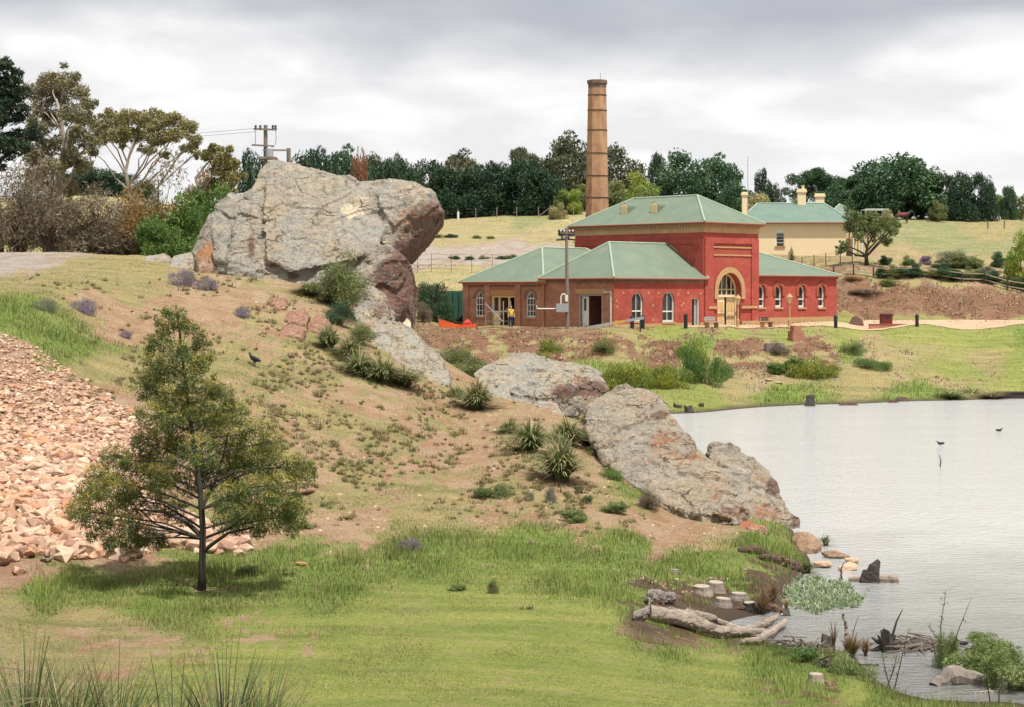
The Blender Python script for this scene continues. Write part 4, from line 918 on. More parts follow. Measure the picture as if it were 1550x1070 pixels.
# ------------------------------------------------------------------ leaf clouds
def unit(n, r=rng):
    v = r.normal(size=(n, 3)); return v/np.linalg.norm(v, axis=1, keepdims=True)
def leaf_quads(C, L, Wd, r, updir=None, upk=0.0):
    """C (n,3) leaf centres; L, Wd arrays; diamond leaves with random facing"""
    n = len(C); a = unit(n, r)
    if updir is not None: a = a+updir*upk; a /= np.linalg.norm(a, axis=1, keepdims=True)
    b = np.cross(a, unit(n, r)); b /= np.linalg.norm(b, axis=1, keepdims=True)+1e-9
    L = L[:, None]; Wd = Wd[:, None]
    return np.stack([C-a*L*.5, C+b*Wd*.5-a*L*.05, C+a*L*.5, C-b*Wd*.5-a*L*.05], 1).reshape(-1, 3)
def cloud(centres, radii, n, L, Wd, cols, seed, flat=.8, shell=.55, updir=None, upk=0.0, var=.3, tipc=None):
    r = np.random.default_rng(seed); centres = np.asarray(centres, float); radii = np.asarray(radii, float)
    wts = radii**2; wts = wts/wts.sum(); k = r.choice(len(centres), n, p=wts)
    d = unit(n, r); rr = r.random(n)**(1/3.0); rr = shell+(1-shell)*rr if shell < 1 else rr
    rr = np.where(r.random(n) < .25, r.random(n)**.5, rr)*r.uniform(.85, 1.15, n)
    off = d*(rr*radii[k])[:, None]; off[:, 2] *= flat
    C = centres[k]+off
    V = leaf_quads(C, L*r.uniform(.6, 1.4, n), Wd*r.uniform(.6, 1.4, n), r, updir, upk)
    cols = np.asarray(cols, float); ck = r.integers(0, len(cols), len(centres))
    base = cols[ck[k]]; j = r.random(n) < .3; base[j] = cols[r.integers(0, len(cols), j.sum())]
    c = base*r.uniform(1-var, 1+var, (n, 1))
    if tipc is not None:
        m = (d[:, 2]*rr > .35) & (r.random(n) < .55); c[m] = np.array(tipc)*r.uniform(.75, 1.25, (m.sum(), 1))
    return V, np.repeat(c, 4, axis=0)
def crown_obj(name, V, c, parent):
    return mobj(name, np_mesh(name, V, 4, None, np.clip(c, 0, 1)), LEAF, parent)
def clump_tree(name, label, cat, base, trunk, tr, clumps, n, L, Wd, cols, seed, bark=BARK, group=None, flat=.8, shell=.35, tipc=None, limb_r=.05, twigs=5, upk=0.0, trunk_n=8, droop=0.0, extra=(), limb_end=.25, rise=.5, sat=3):
    """trunk: list of world points from the base up; clumps: (u, v, r_px, Y)"""
    r = random.Random(seed); base = Vector(base)
    root = empty(name, base, 0, label, cat, group)
    tp = [Vector(p)-base for p in trunk]; mb = MB(); m = len(tp)
    mb.tube(tp, [tr*1.25 if i == 0 else tr*(1-.8*i/(m-1)) for i in range(m)], trunk_n)
    C, Rr = [], []
    for (u, v, rp, Y) in clumps:
        c = P(u, v, Y)-base; C.append(c); Rr.append(rp*Y/F)
        for k in range(sat):
            d_ = Vector((r.gauss(0, 1), r.gauss(0, 1), r.gauss(0, .8))).normalized()*rp*Y/F*r.uniform(.85, 1.3); C.append(c+d_); Rr.append(rp*Y/F*r.uniform(.3, .5))
        best = None
        for i in range(m-1):
            for f in (0, .25, .5, .75):
                q = tp[i].lerp(tp[i+1], f); dz = c.z-q.z; hd = math.hypot(c.x-q.x, c.y-q.y)
                cost = abs(dz-hd*rise)+.25*hd+(3 if q.z < tp[-1].z*.16 else 0)
                if best is None or cost < best[0]: best = (cost, q, i+f)
        q = best[1]; fr = best[2]/(m-1); d = c-q; ln = d.length
        p1 = q+d*.35+Vector((r.uniform(-.08, .08), r.uniform(-.08, .08), r.uniform(-.02, .1)-droop))*ln
        p2 = q+d*.7+Vector((r.uniform(-.08, .08), r.uniform(-.08, .08), r.uniform(0, .08)))*ln
        r0 = min(limb_r*(1-.55*fr), tr*.7)*(.6+.4*min(ln, 2))
        mb.tube([q, p1, p2, c], [r0, r0*.72, r0*.5, r0*limb_end], 6, False)
        for k in range(twigs):
            s = p2.lerp(c, r.random()); e = c+Vector((r.gauss(0, 1), r.gauss(0, 1), r.gauss(0, .8)))*(rp*Y/F)*.7
            mb.tube([s, s.lerp(e, .5)+Vector((0, 0, .05))*ln*.3, e], [r0*.34, r0*.2, r0*.1], 4, False)
    for pts, ra in extra: mb.tube([Vector(p)-base for p in pts], ra, 5, False)
    mb.build('trunk', bark, root, True)
    V, c = cloud([tuple(x) for x in C], Rr, n, L, Wd, cols, seed, flat, shell, np.array([0, 0, 1.0]) if upk else None, upk, .3, tipc)
    crown_obj('crown', V, c, root)
    return root
# ------------------------------------------------------------------ young feathery tree in front
tb = hit(305, 893); YB = tb.y
trk = [P(305,895,YB), P(306,860,YB), P(307,800,YB), P(303,740,YB), P(296,690,YB+.1), P(289,640,YB+.1), P(281,580,YB+.1), P(274,520,YB), P(268,472,YB)]
trk[0].z = tb.z-.1
rs = random.Random(3); cl = []
for (u, v, r) in ((268,478,20),(252,496,20),(288,500,20),(240,520,22),(304,520,18),(268,532,26),(230,548,20),(302,548,22),(256,562,26),(288,572,24),(222,585,20),(320,588,18),(250,600,28),(285,610,28),(340,596,18),(232,632,26),(268,645,30),(310,640,28),(352,625,24),(220,668,24),(255,685,30),(300,682,32),(345,668,28),(385,650,22),(412,668,20),(172,690,22),(200,712,28),(240,722,28),(285,730,24),(330,715,30),(375,705,30),(415,700,26),(448,706,20),(150,720,24),(175,745,30),(215,758,30),(255,770,24),(350,752,28),(390,745,30),(430,738,28),(462,722,18),(120,772,22),(145,790,26),(180,795,28),(215,805,22),(375,785,26),(415,780,28),(448,778,22),(340,790,20),(235,815,18),(196,820,20),(330,640,22),(362,690,22),(128,745,18)):
    hw = abs(u-295)/375*1.1
    cl.append((u, v, r*(.85 if v < 570 else 1.05), YB+rs.uniform(-1, 1)*max(.2, 1.7-hw*1.6)*(.35 if v < 600 else 1)))
clump_tree('young_tree', 'young feathery green wattle tree with a thin dark trunk on the near lawn', 'tree', tb, trk, .085, cl, 54000, .125, .018,
           [(.105,.135,.04), (.125,.15,.042), (.165,.175,.042), (.09,.122,.044)], 5, DARKBARK, None, .95, .1, (.31,.27,.055), .026, 8, .6, rise=.28,
           extra=[([P(306,835,YB), P(322,822,YB-.1), P(345,806,YB-.3), P(385,797,YB-.5)], [.05,.045,.036,.02]), ([P(306,812,YB), P(285,790,YB+.1), P(250,775,YB+.2), P(205,770,YB+.3)], [.05,.04,.032,.016]), ([P(305,770,YB), P(325,730,YB+.2), P(338,690,YB+.3), P(345,655,YB+.3)], [.045,.038,.028,.014])])
# ------------------------------------------------------------------ trees on the left skyline
GL = 'trees and scrub along the left skyline'
def T(u, v, Y): return P(u, v, Y)
def gz(u, Y): return float(z_uY([u], [Y])[0])
def ground_at(u, Y): return Vector(((u-UC)*Y/F, Y, gz(u, Y)))
Y0 = 118
b = ground_at(92, Y0)
clump_tree('gum_tree', 'tall pale trunked gum with a thin airy crown, highest behind the gravel track', 'tree', b,
   [b, T(92,380,Y0), T(88,340,Y0), T(84,300,Y0), T(90,260,Y0), T(98,220,Y0), T(92,180,Y0), T(85,150,Y0)], .36,
   [(u, v, r, Y0+rs.uniform(-3, 3)) for u, v, r in ((75,125,20),(100,122,18),(55,140,18),(120,140,16),(88,145,22),(130,158,14),(60,165,18),(110,172,20),(85,180,20),(132,180,14),(60,195,18),(118,205,18),(95,215,18),(70,225,20),(140,218,14),(50,240,18),(108,240,18),(82,255,20),(128,250,16),(60,275,20),(100,285,20),(45,205,14),(75,310,20),(105,320,18),(150,200,9),(165,185,8))],
   17000, .34, .085, [(.20,.19,.105), (.25,.22,.12), (.16,.155,.09), (.23,.19,.115)], 21, PALEBARK, GL, .8, .0, None, .085, 7, rise=.9, trunk_n=8)
Y0 = 128; b = ground_at(222, Y0)
clump_tree('gum_tree', 'leaning gum with a spreading umbrella crown of olive leaves left of the outcrop', 'tree', b,
   [b, T(205,330,Y0), T(196,290,Y0), T(190,260,Y0), T(196,235,Y0), T(205,205,Y0)], .24,
   [(u, v, r, Y0+rs.uniform(-3, 3)) for u, v, r in ((150,192,18),(170,182,20),(195,178,20),(220,180,20),(235,190,18),(262,182,18),(285,192,16),(296,212,12),(150,212,14),(178,205,20),(208,205,20),(238,212,16),(262,205,18),(285,225,12),(140,230,10),(225,228,12),(298,232,8),(250,235,8))],
   13000, .32, .085, [(.23,.215,.09), (.19,.185,.08), (.26,.225,.095)], 22, PALEBARK, GL, .65, .1, (.3,.27,.11), .075, 6, rise=1.0)
Y0 = 112; b = ground_at(-6, Y0)
clump_tree('pine_tree', 'dark green pine cut by the left edge of the photo', 'tree', b, [b, T(-8,300,Y0), T(-10,200,Y0), T(-10,90,Y0)], .45,
   [(u, v, r, Y0+rs.uniform(-2, 2)) for u, v, r in ((-5,100,18),(8,98,12),(12,125,18),(25,118,10),(-12,135,28),(30,142,16),(10,155,24),(36,165,10),(-15,175,30),(22,178,16),(-10,215,24),(10,222,18),(30,208,20),(52,205,14),(-20,245,25),(40,222,12))],
   13000, .32, .09, [(.03,.052,.032), (.04,.065,.038), (.05,.072,.038)], 23, DARKBARK, GL, .7, .2, None, .14, 3, rise=.2)
Y0 = 123; b = ground_at(322, Y0)
clump_tree('gum_tree', 'small bent gum with thin foliage beside the left shoulder of the outcrop', 'tree', b, [b, T(305,300,Y0), T(296,270,Y0), T(312,250,Y0), T(325,235,Y0)], .16,
   [(u, v, r, Y0+rs.uniform(-2, 2)) for u, v, r in ((325,228,12),(312,238,10),(338,240,14),(350,250,14),(330,258,14),(352,270,14),(322,280,14),(345,290,14),(310,300,12))],
   5200, .32, .09, [(.19,.18,.075), (.23,.21,.08)], 24, PALEBARK, GL, .75, .1, None, .05, 5, rise=.8)
# ------------------------------------------------------------------ crowns made once, then copied
PAL = {'cypress': [(.013,.029,.017), (.018,.036,.020), (.025,.043,.022)], 'round': [(.018,.040,.020), (.024,.050,.024), (.034,.062,.028)], 'gum': [(.075,.080,.045), (.095,.092,.052), (.055,.065,.036)],
 'lime': [(.15,.20,.035), (.11,.165,.04), (.20,.22,.04)], 'olive': [(.10,.12,.045), (.13,.14,.05), (.075,.095,.04)], 'dull': [(.14,.105,.075), (.115,.09,.065), (.10,.085,.06)], 'rust': [(.20,.12,.045), (.155,.10,.045), (.105,.085,.04)],
 'fresh': [(.07,.115,.028), (.09,.14,.033), (.055,.095,.026)], 'deep': [(.022,.045,.022), (.03,.055,.026)], 'mustard': [(.26,.26,.035), (.17,.20,.04), (.11,.16,.04)], 'grey': [(.16,.16,.12), (.12,.125,.09)], 'pale': [(.30,.27,.13), (.24,.23,.11)],
 'lavender': [(.19,.145,.20), (.22,.17,.25), (.15,.15,.12), (.16,.15,.13)], 'tuss': [(.08,.105,.035), (.105,.12,.045), (.15,.145,.075)], 'brownred': [(.16,.075,.045), (.2,.10,.06)], 'willow': [(.115,.15,.05), (.16,.19,.072), (.085,.115,.04)], 'dry': [(.27,.215,.125), (.33,.27,.16)]}
BR = {'cypress': 2.0, 'round': 2.4, 'lavender': 1.35, 'dry': 1.1, 'tuss': 1.9, 'pale': 1.2, 'mustard': 1.15, 'deep': 2.2}
for k_ in PAL: PAL[k_] = [tuple(min(x*BR.get(k_, 1.6), .6) for x in c_) for c_ in PAL[k_]]
PROTO = {}
def proto(kind, pal, seed):
    key = (kind, pal, seed)
    if key in PROTO: return PROTO[key]
    r = random.Random(seed*7+len(kind)); C, Rr = [], []; n, L, Wd, fl, sh = 5000, .05, .024, .8, .3
    tm = MB()
    if kind == 'cypress':
        for i in range(34):
            z = r.random()**.85*.93; rad_ = .46*(1-z**4)**.6; a = r.random()*6.28; q = rad_*r.uniform(.5, .85)
            C.append((q*math.cos(a), q*math.sin(a), z)); Rr.append(.10+.10*(1-z))
        C.append((r.uniform(-.05, .05), 0, .95)); Rr.append(.06); n, L, Wd, fl, sh = 8000, .065, .02, 1.3, .35
    elif kind == 'round':
        for i in range(46):
            d = Vector((r.gauss(0, 1), r.gauss(0, 1), abs(r.gauss(0, .9)))).normalized(); q = r.uniform(.62, .86)
            C.append((d.x*.42*q*1.1, d.y*.42*q*1.1, .16+d.z*.74*q)); Rr.append(r.uniform(.10, .17))
        for i in range(10): a = r.random()*6.28; C.append((.34*math.cos(a), .34*math.sin(a), r.uniform(.05, .2))); Rr.append(.13)
        n, L, Wd, fl, sh = 8500, .05, .02, .7, .45
    elif kind == 'gum':
        for i in range(20):
            a = r.random()*6.28; q = .42*math.sqrt(r.random()); z = .93-q*q*1.4-r.random()*.32
            C.append((q*math.cos(a), q*math.sin(a), z)); Rr.append(r.uniform(.09, .15))
        n, L, Wd, fl, sh = 5500, .05, .016, .7, .3
        for c in C: tm.tube([(0, 0, r.uniform(.15, .35)), (c[0]*.5, c[1]*.5, c[2]*.75), c], [.014, .009, .004], 5, False)
    elif kind == 'bush':
        for i in range(26):
            d = Vector((r.gauss(0, 1), r.gauss(0, 1), abs(r.gauss(0, .8)))).normalized(); q = r.uniform(.5, .85)
            C.append((d.x*.46*q, d.y*.46*q, .1+d.z*.8*q)); Rr.append(r.uniform(.12, .2))
        n, L, Wd, fl, sh = 7000, .052, .02, .8, .2
    elif kind == 'scrub':                                    # twiggy, see-through
        for i in range(30):
            d = Vector((r.gauss(0, 1), r.gauss(0, 1), abs(r.gauss(0, .9)))).normalized(); q = r.uniform(.3, .9)
            C.append((d.x*.46*q, d.y*.46*q, .14+d.z*.8*q)); Rr.append(r.uniform(.12, .2))
            e = Vector(C[-1])*1.08
            tm.tube([(r.uniform(-.08, .08), r.uniform(-.08, .08), 0), e*.5+Vector((0, 0, .08)), e], [.012, .007, .003], 4, False)
        n, L, Wd, fl, sh = 6500, .06, .009, .85, .0
    elif kind == 'sprig':                                    # fine upright weeds
        for i in range(26):
            a = r.random()*6.28; q = .46*math.sqrt(r.random()); C.append((q*math.cos(a), q*math.sin(a), r.uniform(.05, .8)*(1-.8*q))); Rr.append(r.uniform(.12, .22))
        n, L, Wd, fl, sh = 5500, .10, .011, 1.2, .0
    elif kind == 'willow':
        for i in range(30):
            d = Vector((r.gauss(0, 1), r.gauss(0, 1), abs(r.gauss(0, .8)))).normalized(); q = r.uniform(.3, .95)
            C.append((d.x*.46*q, d.y*.46*q, .1+d.z*.8*q)); Rr.append(r.uniform(.10, .18))
        n, L, Wd, fl, sh = 8500, .065, .012, 1.0, .0
    elif kind == 'low':
        for i in range(14):
            a = r.random()*6.28; q = .44*math.sqrt(r.random()); C.append((q*math.cos(a), q*math.sin(a), r.uniform(.15, .75))); Rr.append(.18)
        n, L, Wd, fl, sh = 2600, .15, .022, 1.0, .0
    if kind not in ('sprig', 'low'): tm.tube([(0, 0, -.12), (.01, 0, .2), (0, .01, .55), (0, 0, .8)], [.035, .026, .016, .005], 7, False)
    V, c = cloud(C, Rr, n, L, Wd, PAL[pal], seed, fl, sh, np.array([0, 0, 1.0]), {'cypress': 1.0, 'sprig': 1.4, 'low': .8}.get(kind, .25))
    for ax in (0, 1): V[:, ax] /= 2*np.percentile(np.abs(V[:, ax]), 98.5)
    ztop_ = np.percentile(V[:, 2], 99.3); V[:, 2] /= ztop_
    PROTO[key] = (np_mesh('crown', V, 4, None, np.clip(c, 0, 1)), tm.mesh('trunk', True)); return PROTO[key]
def plant(name, label, cat, base, w, h, kind, pal, seed=1, group=None, bark=BARK, parts=True, rz=None):
    cr, tk = proto(kind, pal, seed)
    root = empty(name, base, random.uniform(0, 6.28) if rz is None else rz, label, cat, group)
    if not tk.materials: tk.materials.append(bark)
    c = mobj('crown' if kind in ('cypress', 'round', 'gum') else 'foliage', cr, LEAF, root); c.scale = (w, w, h)
    if parts and len(tk.vertices): t_ = mobj('trunk' if kind in ('cypress', 'round', 'gum') else 'stem', tk, None, root); t_.scale = (w, w, h)
    return root
def px_plant(name, label, cat, u, vt, wpx, Y, kind, pal, seed=1, group=None, bark=BARK, sink=.15):
    b = ground_at(u, Y); top = H-(vt-VH)*Y/F; h = max(top-b.z, .3)+sink
    return plant(name, label, cat, b-Vector((0, 0, sink)), wpx*Y/F, h, kind, pal, seed, group, bark)
# scrub and bushes on the left
for (u, vt, w, Y, k, pal, sd, nm, lb) in (
 (28,250,120,108,'scrub','dull',1,'scrub_bush','brown twiggy scrub below the dark pine at the left edge'),
 (75,285,95,106,'scrub','dull',2,'scrub_bush','thin brown scrub at the foot of the tall gum'),
 (140,285,135,107,'scrub','dull',3,'scrub_bush','wide brown twiggy scrub right of the tall gum trunk'),
 (190,300,90,112,'scrub','grey',4,'scrub_bush','grey brown scrub beside the bright green bush'),
 (240,240,118,109.5,'scrub','rust',5,'wattle_tree','rusty orange wattle under the umbrella crowned gum'),
 (215,290,85,108,'scrub','rust',8,'wattle_tree','lower olive brown wattle in front of the rusty orange one'),
 (300,262,60,130,'bush','rust',6,'wattle_tree','small orange tinted bush touching the left shoulder of the outcrop'),
 (262,300,100,106,'bush','fresh',7,'bush','bright green leafy bush against the left end of the outcrop'),
 (310,284,80,110,'bush','fresh',9,'bush','second bright green bush tucked behind the outcrop shoulder'),
 (245,335,60,104,'bush','fresh',10,'bush','low bright green bush in front, at the crest edge'),
 (180,345,44,110,'bush','deep',11,'bush','small dark green bush between brown scrub and wattle')):
    px_plant(nm, lb, 'bush' if nm != 'wattle_tree' else 'tree', u, vt, w, Y, k, pal, sd, GL, BARK)
# far left hedge and conifers on the horizon
GH = 'dark conifers in the hedge behind the meadow'
for (u, vt, w, Y, k, pal, sd, lb) in (
 (150,256,70,205,'cypress','cypress',1,'far dark hedge conifer seen left, through the gap beside the gum trunk'),(190,262,60,206,'cypress','cypress',2,'far dark hedge conifer seen behind the rusty wattle'),(115,262,60,207,'cypress','cypress',3,'far dark hedge conifer directly behind the tall gum trunk'),
 (385,236,48,170,'cypress','cypress',1,'dark conifer directly behind the double power pole'),(418,246,46,172,'cypress','cypress',2,'dark conifer right of the power pole, above the outcrop peak'),(455,236,52,180,'cypress','cypress',3,'dark conifer behind the outcrop just right of its peak'),(490,232,54,185,'cypress','cypress',1,'dark hedge conifer above the middle of the outcrop ridge'),
 (522,228,60,190,'round','deep',2,'broad green tree rising over the hedge above the outcrop'),(578,244,55,200,'cypress','cypress',2,'dark hedge conifer right of the rusty brown treetop'),(612,248,50,215,'cypress','cypress',3,'dark hedge conifer above the nose of the outcrop'),(650,246,56,232,'cypress','cypress',1,'dark hedge conifer just right of the outcrop nose'),
 (690,256,60,234,'cypress','cypress',2,'dark hedge conifer under the brown gum top'),(728,250,60,233,'cypress','cypress',3,'middle dark hedge conifer right of the brown gum top'),(765,252,58,234,'cypress','cypress',1,'dark hedge conifer third from the right end'),(798,244,62,232,'cypress','cypress',2,'tall dark hedge conifer second from the right end'),(828,262,50,231,'cypress','cypress',3,'last dark hedge conifer at the right end of the row')):
    px_plant('conifer_tree', lb, 'tree', u, vt+(3 if sd == 2 else 0), w*1.5, Y, k, pal, sd, GH, DARKBARK)
px_plant('dead_conifer', 'rusty brown dying treetop in the dark hedge above the outcrop', 'tree', 542, 236, 32, 184, 'cypress', 'brownred', 4, GH)
GF = 'trees on the rise behind the buildings'
for (u, vt, w, Y, k, pal, sd, lb) in (
 (560,238,60,240,'round','gum',1,'hazy grey dome of a distant gum over the outcrop ridge'),(598,238,40,245,'round','gum',3,'small distant round treetop above the outcrop nose'),(690,234,80,245,'round','gum',2,'brown topped gum rising behind the dark hedge'),(800,224,64,246,'gum','gum',1,'airy gum with sky showing through, left of the chimney'),(866,208,88,248,'round','gum',2,'tallest rounded gum directly left of the chimney'),
 (940,226,76,247,'round','gum',1,'rounded gum directly right of the chimney'),(858,288,40,228,'bush','lime',1,'bright yellow green tree between hedge and chimney'),(845,308,26,222,'bush','pale',2,'small straw coloured bush at the foot of the yellow green tree'),(882,282,50,236,'bush','olive',5,'olive bush half hidden behind the chimney shaft'),(925,276,50,225,'bush','olive',3,'pale olive tree right of the chimney base'),(962,264,58,228,'bush','lime',2,'light green tree left of the big dark tree'),(985,290,45,224,'bush','olive',4,'olive green bush above the roof vents'),
 (998,236,36,240,'cypress','cypress',2,'spiky dark conifer tip left of the big dark tree'),(1035,233,92,236,'round','round',1,'big dark rounded tree above the pumping station roof'),(1082,240,84,238,'round','round',2,'dark tree forming the right shoulder of the big dark one'),(1112,278,60,230,'round','round',3,'low dark tree behind the thin roof mast'),(1151,260,34,245,'cypress','cypress',1,'small dark pine right of the mast'),(1172,280,30,240,'cypress','cypress',3,'tiny dark pine left of the cottage chimneys'),
 (1158,296,60,222,'bush','pale',1,'pale yellow shrub behind the cottage ridge'),(1200,300,50,224,'bush','olive',2,'olive shrub between the cottage chimneys'),(1218,256,56,262,'gum','deep',1,'dark gum above the middle cottage chimney'),(1252,256,60,264,'gum','deep',2,'dark gum above the right cottage chimney'),(1285,262,56,263,'gum','deep',1,'dark gum between the cottage and the huge dark dome tree'),(1262,282,70,258,'bush','deep',3,'dark undergrowth below the gums behind the cottage'),
 (1355,240,118,256,'round','round',4,'huge dark dome shaped tree on the right skyline'),(1312,276,54,254,'round','round',2,'dark lower tree at the left side of the huge dome tree'),(1398,262,60,258,'round','round',1,'dark tree filling the right side of the huge dome tree'),(1432,266,48,255,'cypress','cypress',2,'dark conifer right of the huge dome tree, leftmost of three'),(1461,264,50,255,'cypress','cypress',1,'middle dark conifer of three on the right skyline'),(1486,266,46,256,'cypress','cypress',3,'right hand dark conifer of three on the right skyline'),
 (1526,284,24,262,'cypress','deep',2,'slender green cypress near the right edge'),(1545,296,40,266,'bush','olive',1,'pale olive tree at the right edge of the skyline'),(1508,296,30,268,'bush','lime',3,'small yellow green bush left of the slender cypress'),(1420,306,26,250,'bush','olive',3,'small green bush in front of the three conifers')):
    px_plant('broadleaf_tree' if k in ('round', 'gum') else 'conifer_tree' if k == 'cypress' else 'bush', lb, 'tree' if k != 'bush' else 'bush', u, vt, w*1.1, Y, k, pal, sd, GF, BARK)
# cottage garden
Y0 = 176; b = ground_at(1312, Y0)
clump_tree('garden_tree', 'small open branched green tree in front of the cottage verandah', 'tree', b, [b, T(1311,385,Y0), T(1314,370,Y0), T(1312,345,Y0)], .2,
   [(u, v, r, Y0+rs.uniform(-1.5, 1.5)) for u, v, r in ((1290,328,14),(1305,340,14),(1320,328,12),(1335,340,14),(1350,350,11),(1322,352,12),(1342,365,10),(1300,358,10),(1285,345,10),(1355,338,8),(1278,372,8),(1272,380,7))], 6000, .3, .1, [(.13,.17,.06), (.16,.20,.075), (.11,.15,.055)], 41, BARK, None, .8, .1, None, .10, 4, rise=1.0)
for (u, vt, w, Y, k, pal, sd, nm, lb) in (
 (1545,352,50,173,'bush','lime',4,'bush','bright yellow green round bush at the right edge'),(1442,378,46,182,'scrub','grey',2,'shrub','grey twiggy shrub in the garden above the rail fence'),(1455,385,60,178,'bush','olive',6,'shrub','olive garden shrub above the middle of the rail fence'),(1425,395,34,177,'bush','deep',2,'shrub','dark green garden shrub left of the olive one'),(1375,388,22,178,'bush','fresh',2,'shrub','round green shrub right of the small garden tree'),(1400,388,20,179,'bush','lavender',1,'flowering_shrub','pink purple flowering shrub above the rail fence'),
 (1475,390,30,178,'bush','olive',5,'shrub','pale leafed shrub right of the olive garden shrub'),(1512,382,24,179,'bush','deep',4,'shrub','small blue green shrub near the yellow green bush'),(1493,404,30,174,'bush','grey',3,'shrub','grey green low shrub just above the fence'),(1340,388,20,178,'bush','deep',3,'shrub','small dark shrub under the garden tree'),(1345,318,24,230,'bush','pale',4,'shrub','cream flowering shrub in front of the steel frame'),
 (1198,375,9,183,'scrub','olive',3,'shrub','thin climbing shrub on the cottage wall'),(1288,418,34,170,'scrub','brownred',2,'shrub','reddish dry bush at the left top of the red bank'),(1310,438,50,167,'scrub','dull',6,'shrub','brown dead scrub hanging on the red bank'),(1345,420,26,169,'bush','olive',2,'shrub','green shrub at the lip of the red bank')):
    px_plant(nm, lb, 'bush', u, vt, w, Y, k, pal, sd, 'garden shrubs')
# low hedge along the rail fence: a row of small plants
for i, u in enumerate(range(1330, 1552, 20)):
    Y = 171.5; b = ground_at(u, Y); plant('shrub', 'low green shrub in the row hugging the garden rail fence', 'bush', b, 1.5+.5*(i % 3), .9+.3*(i % 2), 'bush', ('deep', 'olive', 'deep')[i % 3], 1+i % 3, 'row of low shrubs under the rail fence')
# behind the left annex
for (u, vt, w, Y, k, pal, sd, lb) in ((655,430,44,150,'bush','deep',1,'dark green shrub on the red bank right of the outcrop'),(672,445,34,149,'bush','deep',2,'dark shrub left of the green container'),(640,458,30,148,'scrub','dull',4,'brown dry scrub at the foot of the outcrop nose'),(688,392,18,180,'bush','deep',3,'round dark shrub at the road edge, leftmost of five'),(712,390,18,180,'bush','deep',1,'dark shrub at the road edge, second from the left'),
  (733,388,22,180,'bush','olive',2,'green shrub at the road edge in the middle of five'),(757,388,20,180,'bush','deep',4,'dark shrub at the road edge, fourth of five'),(775,386,22,180,'bush','olive',3,'pale green shrub at the road edge, rightmost of five'),(658,358,26,200,'bush','olive',1,'pale green weed clump by the meadow, next to the outcrop nose'),(683,355,22,200,'bush','deep',3,'dark weed clump on the meadow edge above the road'),(722,360,18,199,'bush','olive',4,'olive weed clump in the middle of the meadow edge'),(742,362,12,199,'bush','olive',1,'smallest weed clump on the meadow edge')):
    px_plant('shrub', lb, 'bush', u, vt, w, Y, k, pal, sd, 'shrubs behind the left annex')
# weeds on the far embankment
for (u, v, w, h, k, pal, sd, lb) in ((925,590,64,46,'sprig','mustard',1,'yellow flowering weed thicket behind the broad boulder'),(968,588,70,42,'sprig','mustard',2,'yellow flowering weed thicket in the middle of the far bank'),(1012,585,54,38,'sprig','mustard',3,'yellow weed thicket left of the tall green one'),(1062,580,62,62,'sprig','fresh',4,'tall green and yellow weed thicket on the far bank below the doorway'),(1050,545,50,32,'sprig','mustard',5,'yellow topped weeds near the top of the far bank'),(1090,572,40,26,'sprig','fresh',6,'small green weed clump right of the tall thicket'),
   (1192,566,50,30,'bush','fresh',7,'green bush left of the yellow bush on the far bank'),(1225,570,64,32,'sprig','mustard',8,'yellow green bush on the far bank below the lamp post'),(1250,570,40,24,'sprig','mustard',9,'low yellow weed at the right of the yellow bush'),(838,532,36,20,'sprig','mustard',10,'small yellow weed patch high on the red bank'),(820,545,26,14,'sprig','mustard',11,'smallest yellow weed patch on the red bank'),(720,565,70,26,'sprig','olive',12,'olive weeds on the red bank behind the ridge'),(690,548,44,24,'sprig','olive',13,'olive weeds nearest the end of the ridge'),(915,535,34,26,'scrub','olive',3,'thin green shrub on the red bank above the yellow weeds'),
   (1320,556,50,16,'sprig','fresh',14,'low green weeds at the right end of the red bank'),(1180,536,30,22,'scrub','dull',5,'brown dead shrub beside the red stump on the bank'),(1290,535,34,16,'sprig','olive',15,'olive weeds under the sand path')):
    q = hit(u, v, 103); sc = q.y/F
    plant('weed_clump', lb, 'weeds', q-Vector((0, 0, .1)), w*sc*1.15, h*sc*.88+.1, k, pal, sd, 'weeds on the far bank')
